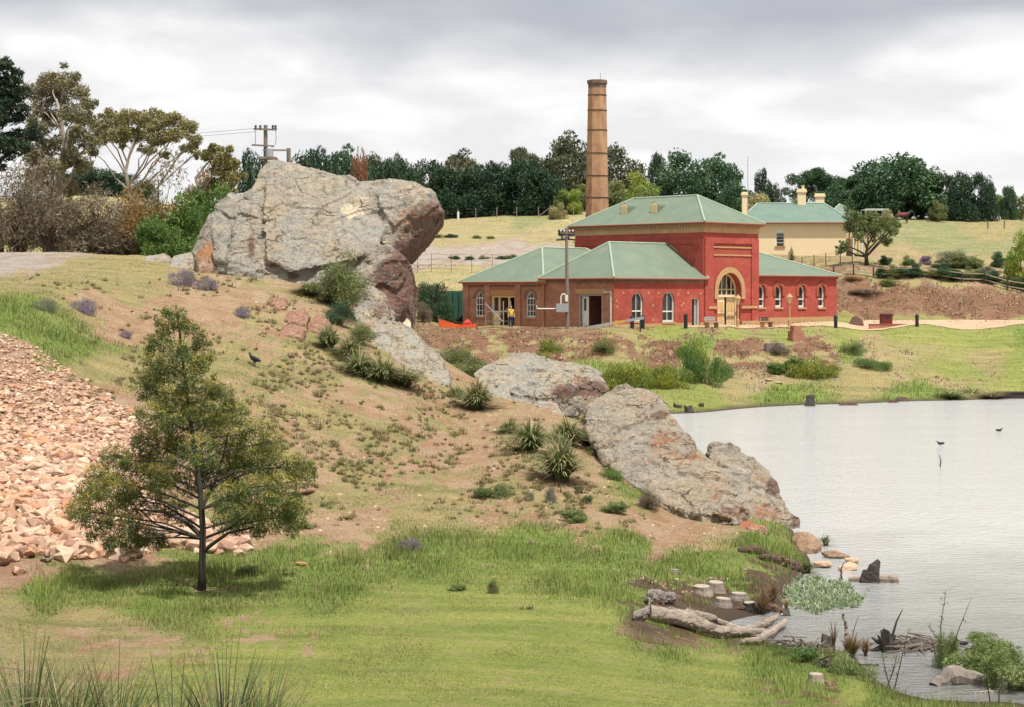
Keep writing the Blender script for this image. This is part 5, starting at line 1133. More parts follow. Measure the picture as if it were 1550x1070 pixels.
# ------------------------------------------------------------------ tussocks
def tussock_mesh(seed, n=460, h=.95, spread=.85, pal='tuss', wd=.03, dry=.16, stiff=.5):
    r = np.random.default_rng(seed); cols = np.array(PAL[pal]); S = 5
    a = r.uniform(0, 6.283, n); out = spread*np.sqrt(r.uniform(.02, 1, n)); hh = h*r.uniform(.5, 1.1, n)*(1-.35*out/spread)
    b0 = np.stack([np.cos(a), np.sin(a)], 1)*(r.uniform(0, .16, n)*spread)[:, None]
    V = []; c = []
    base = cols[r.integers(0, len(cols), n)]*r.uniform(.65, 1.3, (n, 1)); m = r.random(n) < dry; base[m] = np.array((.36, .31, .19))*r.uniform(.5, 1.2, (m.sum(), 1))
    tw = a+np.pi/2+r.uniform(-.8, .8, n)
    sd = np.stack([np.cos(tw), np.sin(tw), np.zeros(n)], 1)
    for i in range(S+1):
        f = i/S; rad_ = out*(f**(1.0+stiff)); z = hh*(1.55*f-.62*f*f*(1+out/spread*.9)) if stiff < 1 else hh*f
        p = np.stack([b0[:, 0]+np.cos(a)*rad_, b0[:, 1]+np.sin(a)*rad_, z], 1); w_ = wd*(1-f**3)*.5+.0015
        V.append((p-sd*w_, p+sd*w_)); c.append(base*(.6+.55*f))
    VV = np.stack([np.stack(x, 1) for x in V], 1).reshape(n, -1, 3)      # n, (S+1)*2, 3
    k = (S+1)*2; idx = []
    for i in range(S): idx.append([2*i, 2*i+1, 2*i+3, 2*i+2])
    idx = (np.arange(n)[:, None, None]*k+np.array(idx)[None]).reshape(-1)
    cc_ = np.repeat(np.stack(c, 1), 2, axis=1).reshape(-1, 3)
    return np_mesh('tussock', VV.reshape(-1, 3), 4, idx, np.clip(cc_, 0, 1))
TM = [tussock_mesh(s) for s in (1, 2, 3)]
TG = 'strappy tussocks on the rocky slope'
for (u, v, w, h, lb) in ((722,620,58,48,'strappy tussock alone left of the red rock'),(845,610,66,44,'strappy tussock in front of the broad boulder'),(868,632,50,44,'dark tussock in the gap between the broad boulder and the slab'),(803,682,66,56,'strappy tussock above the largest one on the bare slope'),(848,728,74,78,'largest strappy tussock, standing lowest on the bare slope'),(860,672,54,46,'olive tussock behind the largest one'),(895,650,46,40,'tussock leaning on the left edge of the tilted slab'),(545,568,60,42,'pale tussock leftmost in the row under the ridge'),(578,578,66,46,'tussock in the middle of the row under the ridge'),(612,585,58,36,'right hand tussock of the row under the ridge'),
   (497,530,44,44,'tussock beside the orange red rock below the dark shrub'),(530,545,50,40,'tussock between the dark shrub and the ridge row'),(905,690,40,22,'short tussock on the slope below the slab edge'),(650,570,26,18,'small tussock at the ridge end'),(890,672,40,30,'tussock in the corner between slab and slope, nearest the slab edge'),(880,605,44,34,'tussock growing against the right end of the broad boulder'),(930,712,36,22,'small tussock halfway down the slab edge'),(770,655,34,24,'small tussock below the purple red rock'),(690,602,34,22,'small tussock between ridge and the lone one'),(500,460,34,22,'small olive tussock left of the dark shrub'),(470,448,50,24,'low olive tussock under the rounded pale boulder')):
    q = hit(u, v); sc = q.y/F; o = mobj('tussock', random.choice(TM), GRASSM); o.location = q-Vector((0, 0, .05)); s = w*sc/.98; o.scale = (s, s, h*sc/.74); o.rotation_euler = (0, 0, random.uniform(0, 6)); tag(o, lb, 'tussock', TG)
# dark shrubs against the outcrop
for (u, v, w, h, k, pal, sd, lb) in ((522,470,84,86,'scrub','olive',9,'dark feathery shrub growing against the foot of the outcrop'),(548,448,50,62,'scrub','deep',3,'smaller dark shrub right behind the feathery one'),(515,495,60,40,'scrub','deep',4,'low dark shrub below the feathery one'),(545,520,50,34,'scrub','olive',2,'olive shrub above the ridge tussocks'),(980,770,44,32,'scrub','dull',4,'dead purple brown bush at the foot of the tilted slab'),(925,725,40,18,'sprig','fresh',2,'green grass clump beside the tilted slab'),(995,745,22,14,'low','fresh',1,'small bright weed at the tilted slab base'),(1052,778,24,12,'low','fresh',2,'bright weed under the lower slab')):
    q = hit(u, v); sc = q.y/F; plant('shrub', lb, 'shrub', q-Vector((0, 0, .05)), w*sc, h*sc, k, pal, sd, 'shrubs among the rocks')
for (u, v, w, h, lb) in ((278,432,40,24,'purple flowered clump at the crest left of the outcrop, largest'),(312,440,34,18,'purple flowered clump trailing right of the largest'),(128,475,40,22,'grey purple flower clump on the left slope'),(366,482,26,16,'small purple clump alone below the outcrop'),(190,512,20,12,'tiny purple clump on the bare patch'),(620,832,36,18,'pinkish purple flower clump on the lush lower grass'),(70,470,36,18,'grey leaved clump at the left of the upper slope')):
    q = hit(u, v); sc = q.y/F; plant('flower_clump', lb, 'flowers', q-Vector((0, 0, .03)), w*sc, h*sc, 'sprig', 'lavender' if 'purple' in lb else 'grey', 3, 'purple flower clumps')
# weeds standing on the bare slope
for (u, v, w, h, pal, lb) in ((735,755,36,22,'fresh','green weed on the bare slope, left of a pair'),(760,752,34,28,'olive','taller olive weed on the bare slope'),(690,893,30,12,'fresh','round leaved green weed on the lawn edge'),(835,760,20,32,'grey','grey thistle on the bare slope'),(800,755,18,16,'grey','small grey thistle left of the tall one'),(865,790,40,22,'fresh','spreading weed at the foot of the bare slope'),(930,775,44,20,'fresh','green tuft below the largest tussock'),(875,745,16,14,'olive','small round weed by the largest tussock'),(888,760,20,14,'olive','round dark weed below the largest tussock'),(748,897,20,28,'olive','tall weed spike in the lush grass'),(455,800,40,16,'fresh','green weed right of the young tree'),(395,805,24,14,'dry','dry weed near the young tree'),(375,870,36,18,'fresh','lush weed beside the young tree trunk'),(985,700,0,0,'','')):
    if not w: continue
    q = hit(u, v); sc = q.y/F; plant('weed', lb, 'weed', q-Vector((0, 0, .02)), w*sc, h*sc*.8, 'sprig' if 'tall' in lb or 'thistle' in lb or 'spike' in lb else 'low', 'willow' if pal == 'fresh' else pal, 5, 'weeds on the near slope')
# small dry tufts over the slope (uncountable)
def tufts(name, n, regs, label):
    base_, hs, cs = [], [], []
    reg = np.array([r for r in regs], float); pw = (reg[:, 2]*reg[:, 3]); pw /= pw.sum()
    k = rng.choice(len(reg), n, p=pw); uv = reg[k, :2]+rng.normal(size=(n, 2))*reg[k, 2:4]*.55
    uv = uv[(uv[:, 1] > 405) & (fbm(uv[:, 0]/38, uv[:, 1]/20, 71, 3) > .5)]; hp_ = hits(uv, 36, 90, 360)
    for i in range(len(uv)):
        m = rng.integers(18, 44); s = .07*rng.uniform(.5, 1.25)*(1.9 if rng.random() < .12 else 1)
        a = rng.uniform(0, 6.28, m); q = s*np.sqrt(rng.random(m))*1.2
        base_.append(hp_[i]+np.stack([np.cos(a)*q, np.sin(a)*q, np.zeros(m)], 1)); hs.append(np.full(m, s*1.7)*rng.uniform(.5, 1.3, m))
        c = np.array(((.33, .26, .14), (.23, .225, .09), (.28, .20, .115), (.19, .21, .08), (.38, .32, .19))[rng.integers(0, 5)])
        cs.append(c*rng.uniform(.65, 1.25, (m, 1)))
    B = np.concatenate(base_); blades(name, B, np.concatenate(hs), B[:, 1]/1784*rng.uniform(.4, .9, len(B)), np.concatenate(cs), 1.1, 1.2, label=label)
tufts('grass_tufts', 2300, [(450,560,90,60),(600,640,130,60),(420,640,70,60),(720,720,110,50),(860,760,90,40),(520,700,80,50),(330,480,70,40),(200,500,70,30),(420,480,70,40),(980,795,70,16),(650,600,50,40),(100,430,70,20),(180,570,70,40),(500,780,60,20),(780,660,50,40),(300,430,90,14)], 'small dry and olive grass tufts dotted over the bare slope')
# ------------------------------------------------------------------ poles and wires
def at_ground(u, v, y0=103, y1=320): return hit(u, v, y0, y1)
def bar(mb, a, b, w, d=None):
    a, b = Vector(a), Vector(b); mb.tube([a, b], w*.5, 4 if d is None else d); return mb
Y0 = 112; b = ground_at(405, Y0)
pp = empty('power_pole', b, 0, 'double wooden power pole with crossarms and a transformer platform behind the outcrop', 'power pole')
L_ = lambda u, v, dy=0: P(u, v, Y0+dy)-b
MB().tube([L_(402, 420), L_(402, 190)], [.17, .12], 10).build('pole', GREYWOOD, pp)
MB().tube([L_(437, 420, .3), L_(437, 225, .3)], [.16, .13], 10).build('pole', GREYWOOD, pp)
bar(MB(), L_(384, 196, -.2), L_(419, 197, -.2), .16).build('crossarm', GREYWOOD, pp); bar(MB(), L_(381, 220, -.2), L_(415, 222, -.2), .15).build('crossarm', GREYWOOD, pp)
bar(MB(), L_(398, 228, -.25), L_(440, 228, -.05), .14).build('crossarm', GREYWOOD, pp)
MB().box(L_(390, 241, -.5), L_(420, 239.5, .5)).build('platform', GREYWOOD, pp)
MB().lathe([(.2, 0), (.24, .05), (.24, .55), (.16, .62), (.1, .7)], 10, L_(408, 239.4, -.3)).build('transformer', STEEL, pp)
for u in (387, 394, 413, 417):
    MB().lathe([(.03, 0), (.09, .06), (.05, .12), (.09, .18), (.04, .26)], 8, L_(u, 196, -.2)).build('insulator', DKGREY, pp)
for u in (386, 417): MB().tube([L_(u, 197, -.2), L_(u+1, 209, -.25), L_(u, 220, -.2)], .02, 4).build('cable', DKGREY, pp)
for k, (u, v) in enumerate(((386, 195), (388, 200))):
    pts = [P(u+(-420-u)*f, v+(235-v)*f+18*math.sin(math.pi*f)*.5, Y0+(60)*f) for f in [i/14 for i in range(15)]]
    tag(MB().tube(pts, .012, 4).build('power_line', DKGREY), 'upper thin power line sagging left from the double pole' if k == 0 else 'lower thin power line sagging left from the double pole', 'wire')
q = ground_at(859, 136.2); pp = empty('power_pole', q, 0, 'single grey timber pole standing in front of the green annex roof', 'power pole')
l2 = lambda u, v, dy=0: P(u, v, q.y+dy)-q
MB().tube([(0, 0, -.4), l2(857.5, 345)], [.16, .11], 10).build('pole', GREYWOOD, pp)
bar(MB(), l2(848, 353, -.1), l2(868, 354, -.1), .13).build('crossarm', GREYWOOD, pp); bar(MB(), l2(851, 361, -.1), l2(866, 358, -.1), .1).build('crossarm', GREYWOOD, pp)
for u in (849, 854, 862, 867): MB().lathe([(.03, 0), (.08, .06), (.05, .12), (.07, .18)], 8, l2(u, 351.5, -.1)).build('insulator', WHITE, pp)
MB().box(l2(842, 473, -.3), l2(860, 460, .1)).build('meter_box', STEEL, pp)
MB().box(l2(855.5, 457, -.22), l2(859.5, 447, -.19)).build('notice_plate', WHITE, pp)
MB().tube([l2(849, 460, -.1), l2(849, 450, -.1), l2(851, 446, -.1), l2(856, 446, -.1)], .05, 6).build('conduit', WHITE, pp)
MB().tube([l2(842, 468, .1), l2(813, 468, .3), l2(812, 463, .3)], .05, 6).build('conduit', WHITE, pp)
# ------------------------------------------------------------------ in front of the building
def bollard(u, v, h, lb):
    q = at_ground(u, v); r = empty('bollard', q, 0, lb, 'bollard', 'black bollards in front of the pumping station')
    MB().lathe([(.15, -.3), (.15, h-.18), (.17, h-.16), (.17, h-.1), (.15, h-.08), (.13, h), (.04, h+.03)], 12).build('post', BLACK, r)
    MB().lathe([(.153, h-.34), (.156, h-.33), (.156, h-.26), (.153, h-.25)], 12).build('band', DKGREY, r)
for u, v, h, lb in ((957,498,.95,'black bollard under the left arched window, leftmost of the row'),(973,498,1.0,'black bollard at the raised end of the slanting beam'),(1038,498,1.1,'thick black bollard left of the narrow half open door'),(1265,497,1.0,'black bollard at the right corner of the right wing'),(1334,495,1.0,'black bollard beside the dark red bin'),(1388,495,1.0,'black bollard alone on the sand path, rightmost of the row')): bollard(u, v, h, lb)
def lamp(u, v, vt, lb):
    q = at_ground(u, v); sc = q.y/F; h = (v-vt)*sc; r = empty('street_lamp', q, 0, lb, 'street lamp', 'lantern lamp posts at the building')
    MB().lathe([(.2, -.3), (.2, .12), (.13, .2), (.12, .7), (.075, .8), (.06, h-.85), (.1, h-.82), (.1, h-.76), (.04, h-.74)], 12).build('post', TANST, r)
    MB().lathe([(.1, h-.74), (.22, h-.3), (.21, h-.29)], 6).build('lantern', CREAM, r)
    MB().lathe([(.28, h-.285), (.26, h-.25), (.1, h-.06), (.05, h-.04), (.04, h+.08)], 6).build('lamp_roof', TANST, r)
lamp(1117, 499, 447, 'cream lantern lamp post in front of the arched door'); lamp(1195, 498, 445, 'pinkish lantern lamp post in front of the right wing windows')
def bench(u, v, w, mat, lb, rz):
    q = at_ground(u, v); r = empty('bench', q, rz, lb, 'bench')
    sm = MB()
    for i in range(3): sm.box((-w/2, -.2+i*.15, .42), (w/2, -.07+i*.15, .46))
    sm.build('seat', mat, r); bm_ = MB()
    for i in range(2): bm_.box((-w/2, .25, .56+i*.16), (w/2, .29, .69+i*.16))
    bm_.build('backrest', mat, r)
    for s in (-1, 1): MB().box((s*w*.4-.04, -.18, -.1), (s*w*.4+.04, .24, .415)).box((s*w*.4-.04, .245, .3), (s*w*.4+.04, .249+.04, .85)).build('leg', TANST, r)
bench(1078, 497, 1.4, GREYP, 'grey slatted bench against the wall left of the arched door', R(45)); bench(1161, 497, 1.3, DKGREY, 'dark slatted bench against the right wing wall', R(45))
q = at_ground(1296, 494); o = rock('memorial_stone', [[q+Vector(v) for v in ((-.8,0,-.2),(.75,0,-.2),(-.7,.8,-.2),(.75,.8,-.2),(-.35,.2,.75),(.45,.2,.7),(.1,.5,.95),(.7,.3,.4))]], 'dark pointed boulder with a small plaque beside the right wing', BROWNROCK, .07, .08, 1.5, dark=((1296,486,30,30,1.2),), cat='boulder')
q = at_ground(1344, 494); r = empty('litter_bin', q+Vector((0, .6, 0)), R(8), 'dark red square bin standing on a low brick edging by the sand path', 'bin')
MB().box((-.42, -.35, 0), (.42, .35, .95)).build('body', mat_simple('bin_red', (.16,.02,.02), (.11,.018,.016), 4, .5), r); MB().box((-.47, -.4, .953), (.47, .4, 1.03)).build('lid', DKGREY, r); MB().box((-.25, -.362, .62), (.25, -.353, .82)).build('slot', BLACK, r)
r = empty('brick_edging', at_ground(1350, 496), R(4), 'low brick edging on the sand path under the dark red bin', 'edging'); MB().box((-1.9, 0, -.2), (1.9, .35, .22)).build('wall', RAWB, r); MB().box((-1.95, -.04, .223), (1.95, .39, .28)).build('coping', DARKB, r)
# slanting beam
q0, q1 = at_ground(892, 499), P(975, 484, 133.6)
r = empty('barrier_beam', q0, 0, 'long grey and yellow beam slanting up across the front of the annex', 'beam')
d = q1-q0
for a, e, m, n in ((0, .42, GREYP, 'grey_section'), (.422, .66, mat_simple('safety_yellow', (.55,.33,.08), (.48,.28,.07), 3, .6), 'yellow_section'), (.662, 1, GREYP, 'grey_section')): bar(MB(), d*a+Vector((0, 0, .12)), d*e+Vector((0, 0, .12)), .28).build(n, m, r)
MB().box((d.x*.93-.05, d.y*.93-.05, -.3), (d.x*.93+.05, d.y*.93+.05, d.z*.93)).build('prop', DKGREY, r)
# scaffold and worker at the double doorway
q = at_ground(754, 497); Ys = q.y+.8; g0 = ground_at(754, Ys)
r = empty('scaffold', g0, R(-45), 'small steel scaffold frame in front of the double doorway', 'scaffold')
for x in (-1.0, 1.0):
    for y in (-.4, .4): MB().tube([(x, y, -.1), (x, y, 2.0 if x < 0 else 2.1)], .04, 6).build('upright', STEEL, r)
for z in (.5, 1.25): 
    for y in (-.4, .4): MB().tube([(-1, y, z), (1, y, z)], .03, 6).build('ledger', STEEL, r)
MB().tube([(-1, -.45, 1.9), (1, -.45, .5)], .03, 6).build('brace', STEEL, r); MB().tube([(-1, .45, .4), (1, .45, 1.8)], .03, 6).build('brace', STEEL, r)
MB().box((-1.05, -.36, 1.28), (1.05, .36, 1.33)).build('platform', GREYWOOD, r)
SKIN = mat_simple('skin', (.45,.27,.19), (.4,.23,.16), 8, .6); VEST = mat_simple('hi_vis_vest', (.65,.55,.03), (.58,.48,.03), 6, .7); JEANS = mat_simple('navy_trousers', (.03,.045,.09), (.025,.035,.07), 6, .8); HAIR = mat_simple('hair', (.04,.025,.018), (.03,.02,.015), 9, .8)
q = ground_at(773.5, 139.0); pr = empty('person', q, R(25), 'person in a yellow vest and navy trousers standing behind the scaffold', 'person')
skin('body', [(0,0,.95),(0,0,1.2),(0,.01,1.42),(0,.01,1.52),(0,-.01,1.64),(0,-.01,1.74), (.19,.01,1.41),(.25,.02,1.14),(.22,-.12,.92),(.2,-.17,.84), (-.19,.01,1.41),(-.24,.03,1.14),(-.25,-.03,.9),(-.25,-.06,.8), (.1,0,.88),(.11,-.02,.5),(.11,.03,.08),(.12,-.1,.04), (-.1,0,.88),(-.12,.02,.5),(-.12,.04,.08),(-.13,-.1,.04)],
     [(0,1),(1,2),(2,3),(3,4),(4,5),(2,6),(6,7),(7,8),(8,9),(2,10),(10,11),(11,12),(12,13),(0,14),(14,15),(15,16),(16,17),(0,18),(18,19),(19,20),(20,21)], [(.15,.11),(.14,.1),(.15,.1),.055,.095,.07,.06,.048,.036,.04,.06,.048,.036,.04,.095,.07,.05,.045,.095,.07,.05,.045], SKIN, pr)
skin('vest', [(0,0,.9),(0,0,1.2),(0,.01,1.44),(.18,.01,1.43),(.23,.02,1.26),(-.18,.01,1.43),(-.23,.02,1.26)], [(0,1),(1,2),(2,3),(3,4),(2,5),(5,6)], [(.18,.135),(.17,.125),(.17,.12),.08,.068,.08,.068], VEST, pr)
skin('trousers', [(0,0,.95),(.1,0,.86),(.11,-.02,.5),(.11,.03,.1),(-.1,0,.86),(-.12,.02,.5),(-.12,.04,.1)], [(0,1),(1,2),(2,3),(0,4),(4,5),(5,6)], [(.165,.125),.115,.085,.07,.115,.085,.07], JEANS, pr)
skin('hair', [(0,.02,1.67),(0,.01,1.75)], [(0,1)], [.1,.085], HAIR, pr)
# container, safety mesh, tarp
CONT = mat_simple('container_green', (.03,.095,.065), (.025,.08,.055), 2, .6)
q = ground_at(694, 151); r = empty('shipping_container', q, R(20), 'dark green shipping container half hidden behind the left annex', 'container')
cm = MB(); cm.box((-1.1, 0, .15), (1.1, 5, 2.6))
cm.build('body', CONT, r); rib = MB()
for i in range(4): rib.box((-1.0+i*.53, -.05, .3), (-.62+i*.53, -.003, 2.45))
rib.build('end_doors', CONT, r)
for x in (-.5, .02, .55): MB().tube([(x, -.09, .25), (x, -.09, 2.5)], .025, 6).build('lock_rod', DKGREY, r)
t = NT('orange_mesh'); t.bsdf(t.mix(t.rng(t.noise(5, t.obj(), 3), .4, .6), (.75,.13,.03), (.62,.09,.025)), .6, None, .3); ORM = t.m
pts = [(664,483,497),(676,487,498),(690,491,498),(705,493,498),(722,490,498)]; mb = MB(); tp = [(P(u, a, 141.5), P(u, b_, 141.5)) for u, a, b_ in pts]
for i in range(len(tp)-1): mb.prism([tp[i][0], tp[i+1][0], tp[i+1][1]-Vector((0, 0, .2)), tp[i][1]-Vector((0, 0, .2))], (0, .03, 0))
r = empty('safety_mesh', ground_at(690, 141.5), 0, 'sagging orange plastic safety mesh in front of the green container', 'barrier'); o = mb.build('mesh_panel', ORM, None); o.parent = r; o.matrix_parent_inverse = Matrix.Translation(-r.location)
for u, v in ((664, 478), (722, 486)):
    a = P(u, v, 141.4)-r.location; MB().tube([a, (a.x, a.y, -.3)], .03, 6).build('stake', GREYWOOD, r)
r = rock('tarp', [[P(u, v, Y) for u, v, Y in ((697,496,143),(702,488,143),(708,483,143.4),(713,488,143),(716,497,143),(700,497,144.5),(708,484,144.2),(715,497,144.5))]], 'red tarp heaped between the orange mesh and the left annex', mat_simple('red_tarp', (.55,.045,.03), (.45,.035,.025), 3, .6), .06, .04, 1.5, cat='tarp')
# road side wire fence and meadow posts
def fence(name, line, hgt, post_mat, wire_mat, lb, cat, postw, rails, railw, Ys, square=True, sub=1):
    P0 = [ground_at(u, Y) for u, Y in zip(line, Ys)]; r = empty(name, P0[0], 0, lb, cat); o = P0[0]
    for p in P0: MB().tube([p-o-Vector((0, 0, .4)), p-o+Vector((0, 0, hgt))], postw, 4 if square else 8).build('post', post_mat, r)
    for z in rails:
        mb = MB(); mb.tube([p-o+Vector((0, 0, z)) for p in P0], railw, 4); mb.build('rail' if railw > .03 else 'wire', wire_mat, r)
    return r
fence('wire_fence', [600,632,653,683,714,745,776,806,836], 1.75, DKGREY, DKGREY, 'tall thin wire fence along the near side of the road', 'fence', .03, (1.72, 1.2, .7, .3), .012, [171]*9)
fence('wire_fence', [672,693,720,752,782,815,834,850,868], 1.25, GREYWOOD, DKGREY, 'old post and wire fence along the foot of the dark hedge', 'fence', .07, (1.1, .7, .35), .012, [229,229,228.5,228,227.5,227,226.5,226,226], False)
r = empty('strainer_post', ground_at(833, 224), 0, 'twin pale strainer posts with a slanting stay at the end of the hedge', 'fence post')
for x in (0, .35): MB().tube([(x, 0, -.3), (x, 0, 1.6)], .1, 8).build('post', GREYWOOD, r)
MB().tube([(0, 0, 1.3), (-1.6, 0, .1)], .06, 6).build('stay', GREYWOOD, r)
tag(MB().tube([ground_at(693.5, 226)-Vector((0, 0, .3)), ground_at(693.5, 226)+Vector((0, 0, 1.1))], .14, 8).build('fence_post', WHITE), 'short whitish post alone at the left end of the meadow fence', 'fence post')
RAILW = mat_simple('rail_timber', (.42,.34,.24), (.32,.25,.18), 2, .8); 
fence('rail_fence', [1262,1292,1322,1352,1382,1420,1456,1490,1525,1560], 1.0, DARKBARK, RAILW, 'timber rail fence with dark posts along the top of the red bank', 'fence', .085, (.92, .38), .065, [171.5,171,171,171,171,171,170.5,170.5,170,170])
fence('garden_fence', [1150,1164,1178,1196,1214,1232,1250,1272,1290], 1.25, BLACK, DKGREY, 'low wire garden fence with dark posts in front of the cottage', 'fence', .05, (1.15, .75, .4), .012, [178]*9)
# vehicle at the meadow edge
q = ground_at(868, 196); vh = empty('utility_truck', q, R(-8), 'dark utility truck parked by the meadow, mostly hidden by the roof', 'truck')
body = [(-1.7,0,.55),(2.6,0,.55),(2.6,0,1.05),(1.2,0,1.15),(.75,0,1.75),(-.5,0,1.75),(-.6,0,1.2),(-1.7,0,1.2)]
me = MB().prism(body, (0, 1.75, 0)).build('body', BLACK, vh)
MB().prism([(.66,-.004,1.2),(1.05,-.004,1.2),(.68,-.004,1.66),(-.4,-.004,1.66),(-.4,-.004,1.2)], (0, .003, 0)).build('side_window', GLASS, vh)
for x in (-1.0, 1.75):
    for y in (-.06, 1.6):
        wh = MB().tube([(x, y, .38), (x, y+.22, .38)], .38, 16).build('wheel', BLACK, vh); MB().tube([(x, y-.012, .38), (x, y-.002, .38)], .2, 12).build('hub', STEEL, wh)
MB().box((-1.72, .05, .8), (-1.703, 1.7, 1.0)).build('tail_panel', STEEL, vh)
MB().box((2.605, .2, .6), (2.7, 1.6, .75)).build('bumper', STEEL, vh)
q = ground_at(876, 194); tag(MB().box((q.x-.25, q.y-.25, q.z-.3), (q.x+.25, q.y+.25, q.z+1.1)).lathe([(.3, 1.1), (.34, 1.15), (.2, 1.22)], 8, tuple(q)).build('water_tank', CREAM), 'small cream tank beside the dark truck, at the roof edge', 'tank')
# things on the right rise
q = ground_at(1328, 236); r = empty('steel_frame', q, 0, 'open grey steel frame on the rise left of the horse', 'frame'); s = 236/F; hh = 22*s
for x in (-18*s, 17*s):
    for y in (0, 3): MB().tube([(x, y, -.6), (x, y, hh)], .06, 6).build('post', STEEL, r)
for y in (0, 3): MB().tube([(-18*s, y, hh), (17*s, y, hh)], .06, 6).build('beam', STEEL, r)
for x in (-18*s, 17*s): MB().tube([(x, 0, hh), (x, 3, hh)], .05, 6).build('beam', STEEL, r)
HORSE = mat_simple('horse_coat', (.03,.02,.016), (.045,.03,.022), 4, .6); q = ground_at(1366, 240)
hr = empty('horse', q, R(5), 'dark horse in a dull red rug standing on the right rise', 'horse')
skin('body', [(-.75,0,1.2),(-.3,0,1.15),(.3,0,1.15),(.65,0,1.25),(1.0,0,1.5),(1.2,0,1.75),(1.42,0,1.6),(1.62,0,1.42), (.55,.16,.95),(.56,.17,.5),(.55,.17,.05),(.55,-.16,.95),(.62,-.17,.5),(.6,-.17,.05), (-.72,.17,.95),(-.62,.18,.72),(-.84,.18,.48),(-.8,.18,.05),(-.72,-.17,.95),(-.66,-.18,.72),(-.9,-.18,.48),(-.86,-.18,.05), (-.95,0,1.2),(-1.08,0,.9),(-1.05,0,.5), (1.2,.06,1.88),(1.2,-.06,1.88)],
     [(0,1),(1,2),(2,3),(3,4),(4,5),(5,6),(6,7),(3,8),(8,9),(9,10),(3,11),(11,12),(12,13),(0,14),(14,15),(15,16),(16,17),(0,18),(18,19),(19,20),(20,21),(0,22),(22,23),(23,24),(5,25),(5,26)],
     [.3,.31,.31,.27,.18,.13,.11,.075,.12,.07,.06,.12,.07,.06,.17,.1,.065,.06,.17,.1,.065,.06,.05,.05,.03,.025,.025], HORSE, hr)
skin('rug', [(-.8,0,1.22),(-.3,0,1.19),(.3,0,1.19),(.62,0,1.25)], [(0,1),(1,2),(2,3)], [.34,.35,.35,.3], mat_simple('horse_rug', (.22,.05,.05), (.16,.04,.045), 3, .85), hr)
for u, Y, lb in ((1495, 238, 'pale stub post right of the three conifers'), (1520, 240, 'thin leaning post near the right edge of the rise')):
    q = ground_at(u, Y); tag(MB().tube([q-Vector((0, 0, .3)), q+Vector((.05, 0, 1.1))], .1, 8).build('fence_post', GREYWOOD), lb, 'fence post')
q = P(1132, 292, 188); r = empty('antenna_mast', (q.x, q.y, gz(1132, 188)), 0, 'thin aerial mast standing beside the slim cream chimney', 'mast'); zt_ = H-(238-VH)*188/F-r.location.z
MB().tube([(0, 0, -.3), (0, 0, zt_)], .035, 6).build('pole', STEEL, r); MB().tube([(-.45, 0, zt_-.3), (.45, 0, zt_-.25)], .025, 5).build('aerial', STEEL, r); MB().tube([(-.3, 0, zt_-.6), (.3, 0, zt_-.6)], .02, 5).build('aerial', STEEL, r)
# red block and grey stones on the bank
q = at_ground(1206, 517); r = empty('brick_block', q, R(20), 'small ruined red brick block on the grassy bank below the lamp post', 'brickwork'); MB().box((-.5, -.3, -.4), (.5, .5, .75)).build('lower_course', RAWB, r); MB().box((-.35, -.2, .753), (.3, .4, 1.15)).build('upper_course', RAWB, r)
for u, v, lb in ((1164, 533, 'weathered grey stump on the far bank, left of its neighbour'), (1180, 533, 'pale topped grey block on the far bank below the brick block')):
    q = at_ground(u, v); tag(MB().lathe([(.42, -.3), (.4, .3), (.36, .62), (.2, .66)], 9, tuple(q)).build('stump', GREYWOOD), lb, 'stump')
# ------------------------------------------------------------------ stumps, logs and drift at the water
WETW = mat_simple('wet_wood', (.035,.03,.028), (.07,.06,.05), 3, .7, .5)
DRIFT = mat_simple('drift_wood', (.36,.30,.24), (.19,.145,.115), 4, .85, .5, stretch=(1, 3, 3), grime=(.12,.09,.07))
CUTW = mat_simple('cut_wood', (.40,.35,.29), (.27,.22,.17), 12, .85)
def stumpy(name, c, prof, lb, mat=GREYWOOD, top=None, n=11, tilt=(0, 0), jag=.15, seed=1, cat='stump', group=None):
    r = random.Random(seed); root = empty(name, c, 0, lb, cat, group); root.rotation_euler = (tilt[0], tilt[1], r.random()*6)
    mb = MB(); rings = []
    w_ = [1+r.uniform(-jag, jag) for _ in range(n)]
    for j, (ra, z) in enumerate(prof):
        rings.append([mb.bm.verts.new((ra*w_[k]*math.cos(6.283*k/n), ra*w_[k]*math.sin(6.283*k/n), z+(r.uniform(-jag, jag)*.6 if j == len(prof)-1 and top is None else 0))) for k in range(n)])
    for i in range(len(rings)-1):
        for k in range(n): mb.bm.faces.new((rings[i][k], rings[i][(k+1) % n], rings[i+1][(k+1) % n], rings[i+1][k]))
    mb.bm.faces.new(rings[0][::-1]); mb.bm.faces.new(rings[-1]); mb.build('trunk', mat, root)
    if top is not None: ra, z = prof[-1]; MB().lathe([(ra*.93, z+.002), (ra*.9, z+.012)], n).build('cut_face', CUTW if top else DRIFT, root)
    return root
W0 = lambda u, v: Vector(((u-UC)*(H*F/(v-VH))/F, H*F/(v-VH), 0.0))
c = W0(1318, 882); sc = c.y/F; Yk = c.y
rock('stump', [[P(u, v, Y) for u, v, Y in ((1303,892,Yk),(1302,872,Yk),(1308,860,Yk),(1330,866,Yk),(1331,892,Yk),(1303,892,Yk+.35),(1306,862,Yk+.3),(1331,870,Yk+.3),(1331,892,Yk+.35))], [P(u, v, Y) for u, v, Y in ((1308,866,Yk),(1318,852,Yk),(1328,844,Yk+.05),(1333,848,Yk+.05),(1331,870,Yk),(1310,866,Yk+.25),(1330,846,Yk+.2),(1331,868,Yk+.25))]], 'black broken stump standing in the water of the lake', WETW, .022, .05, 4.0, cat='stump')
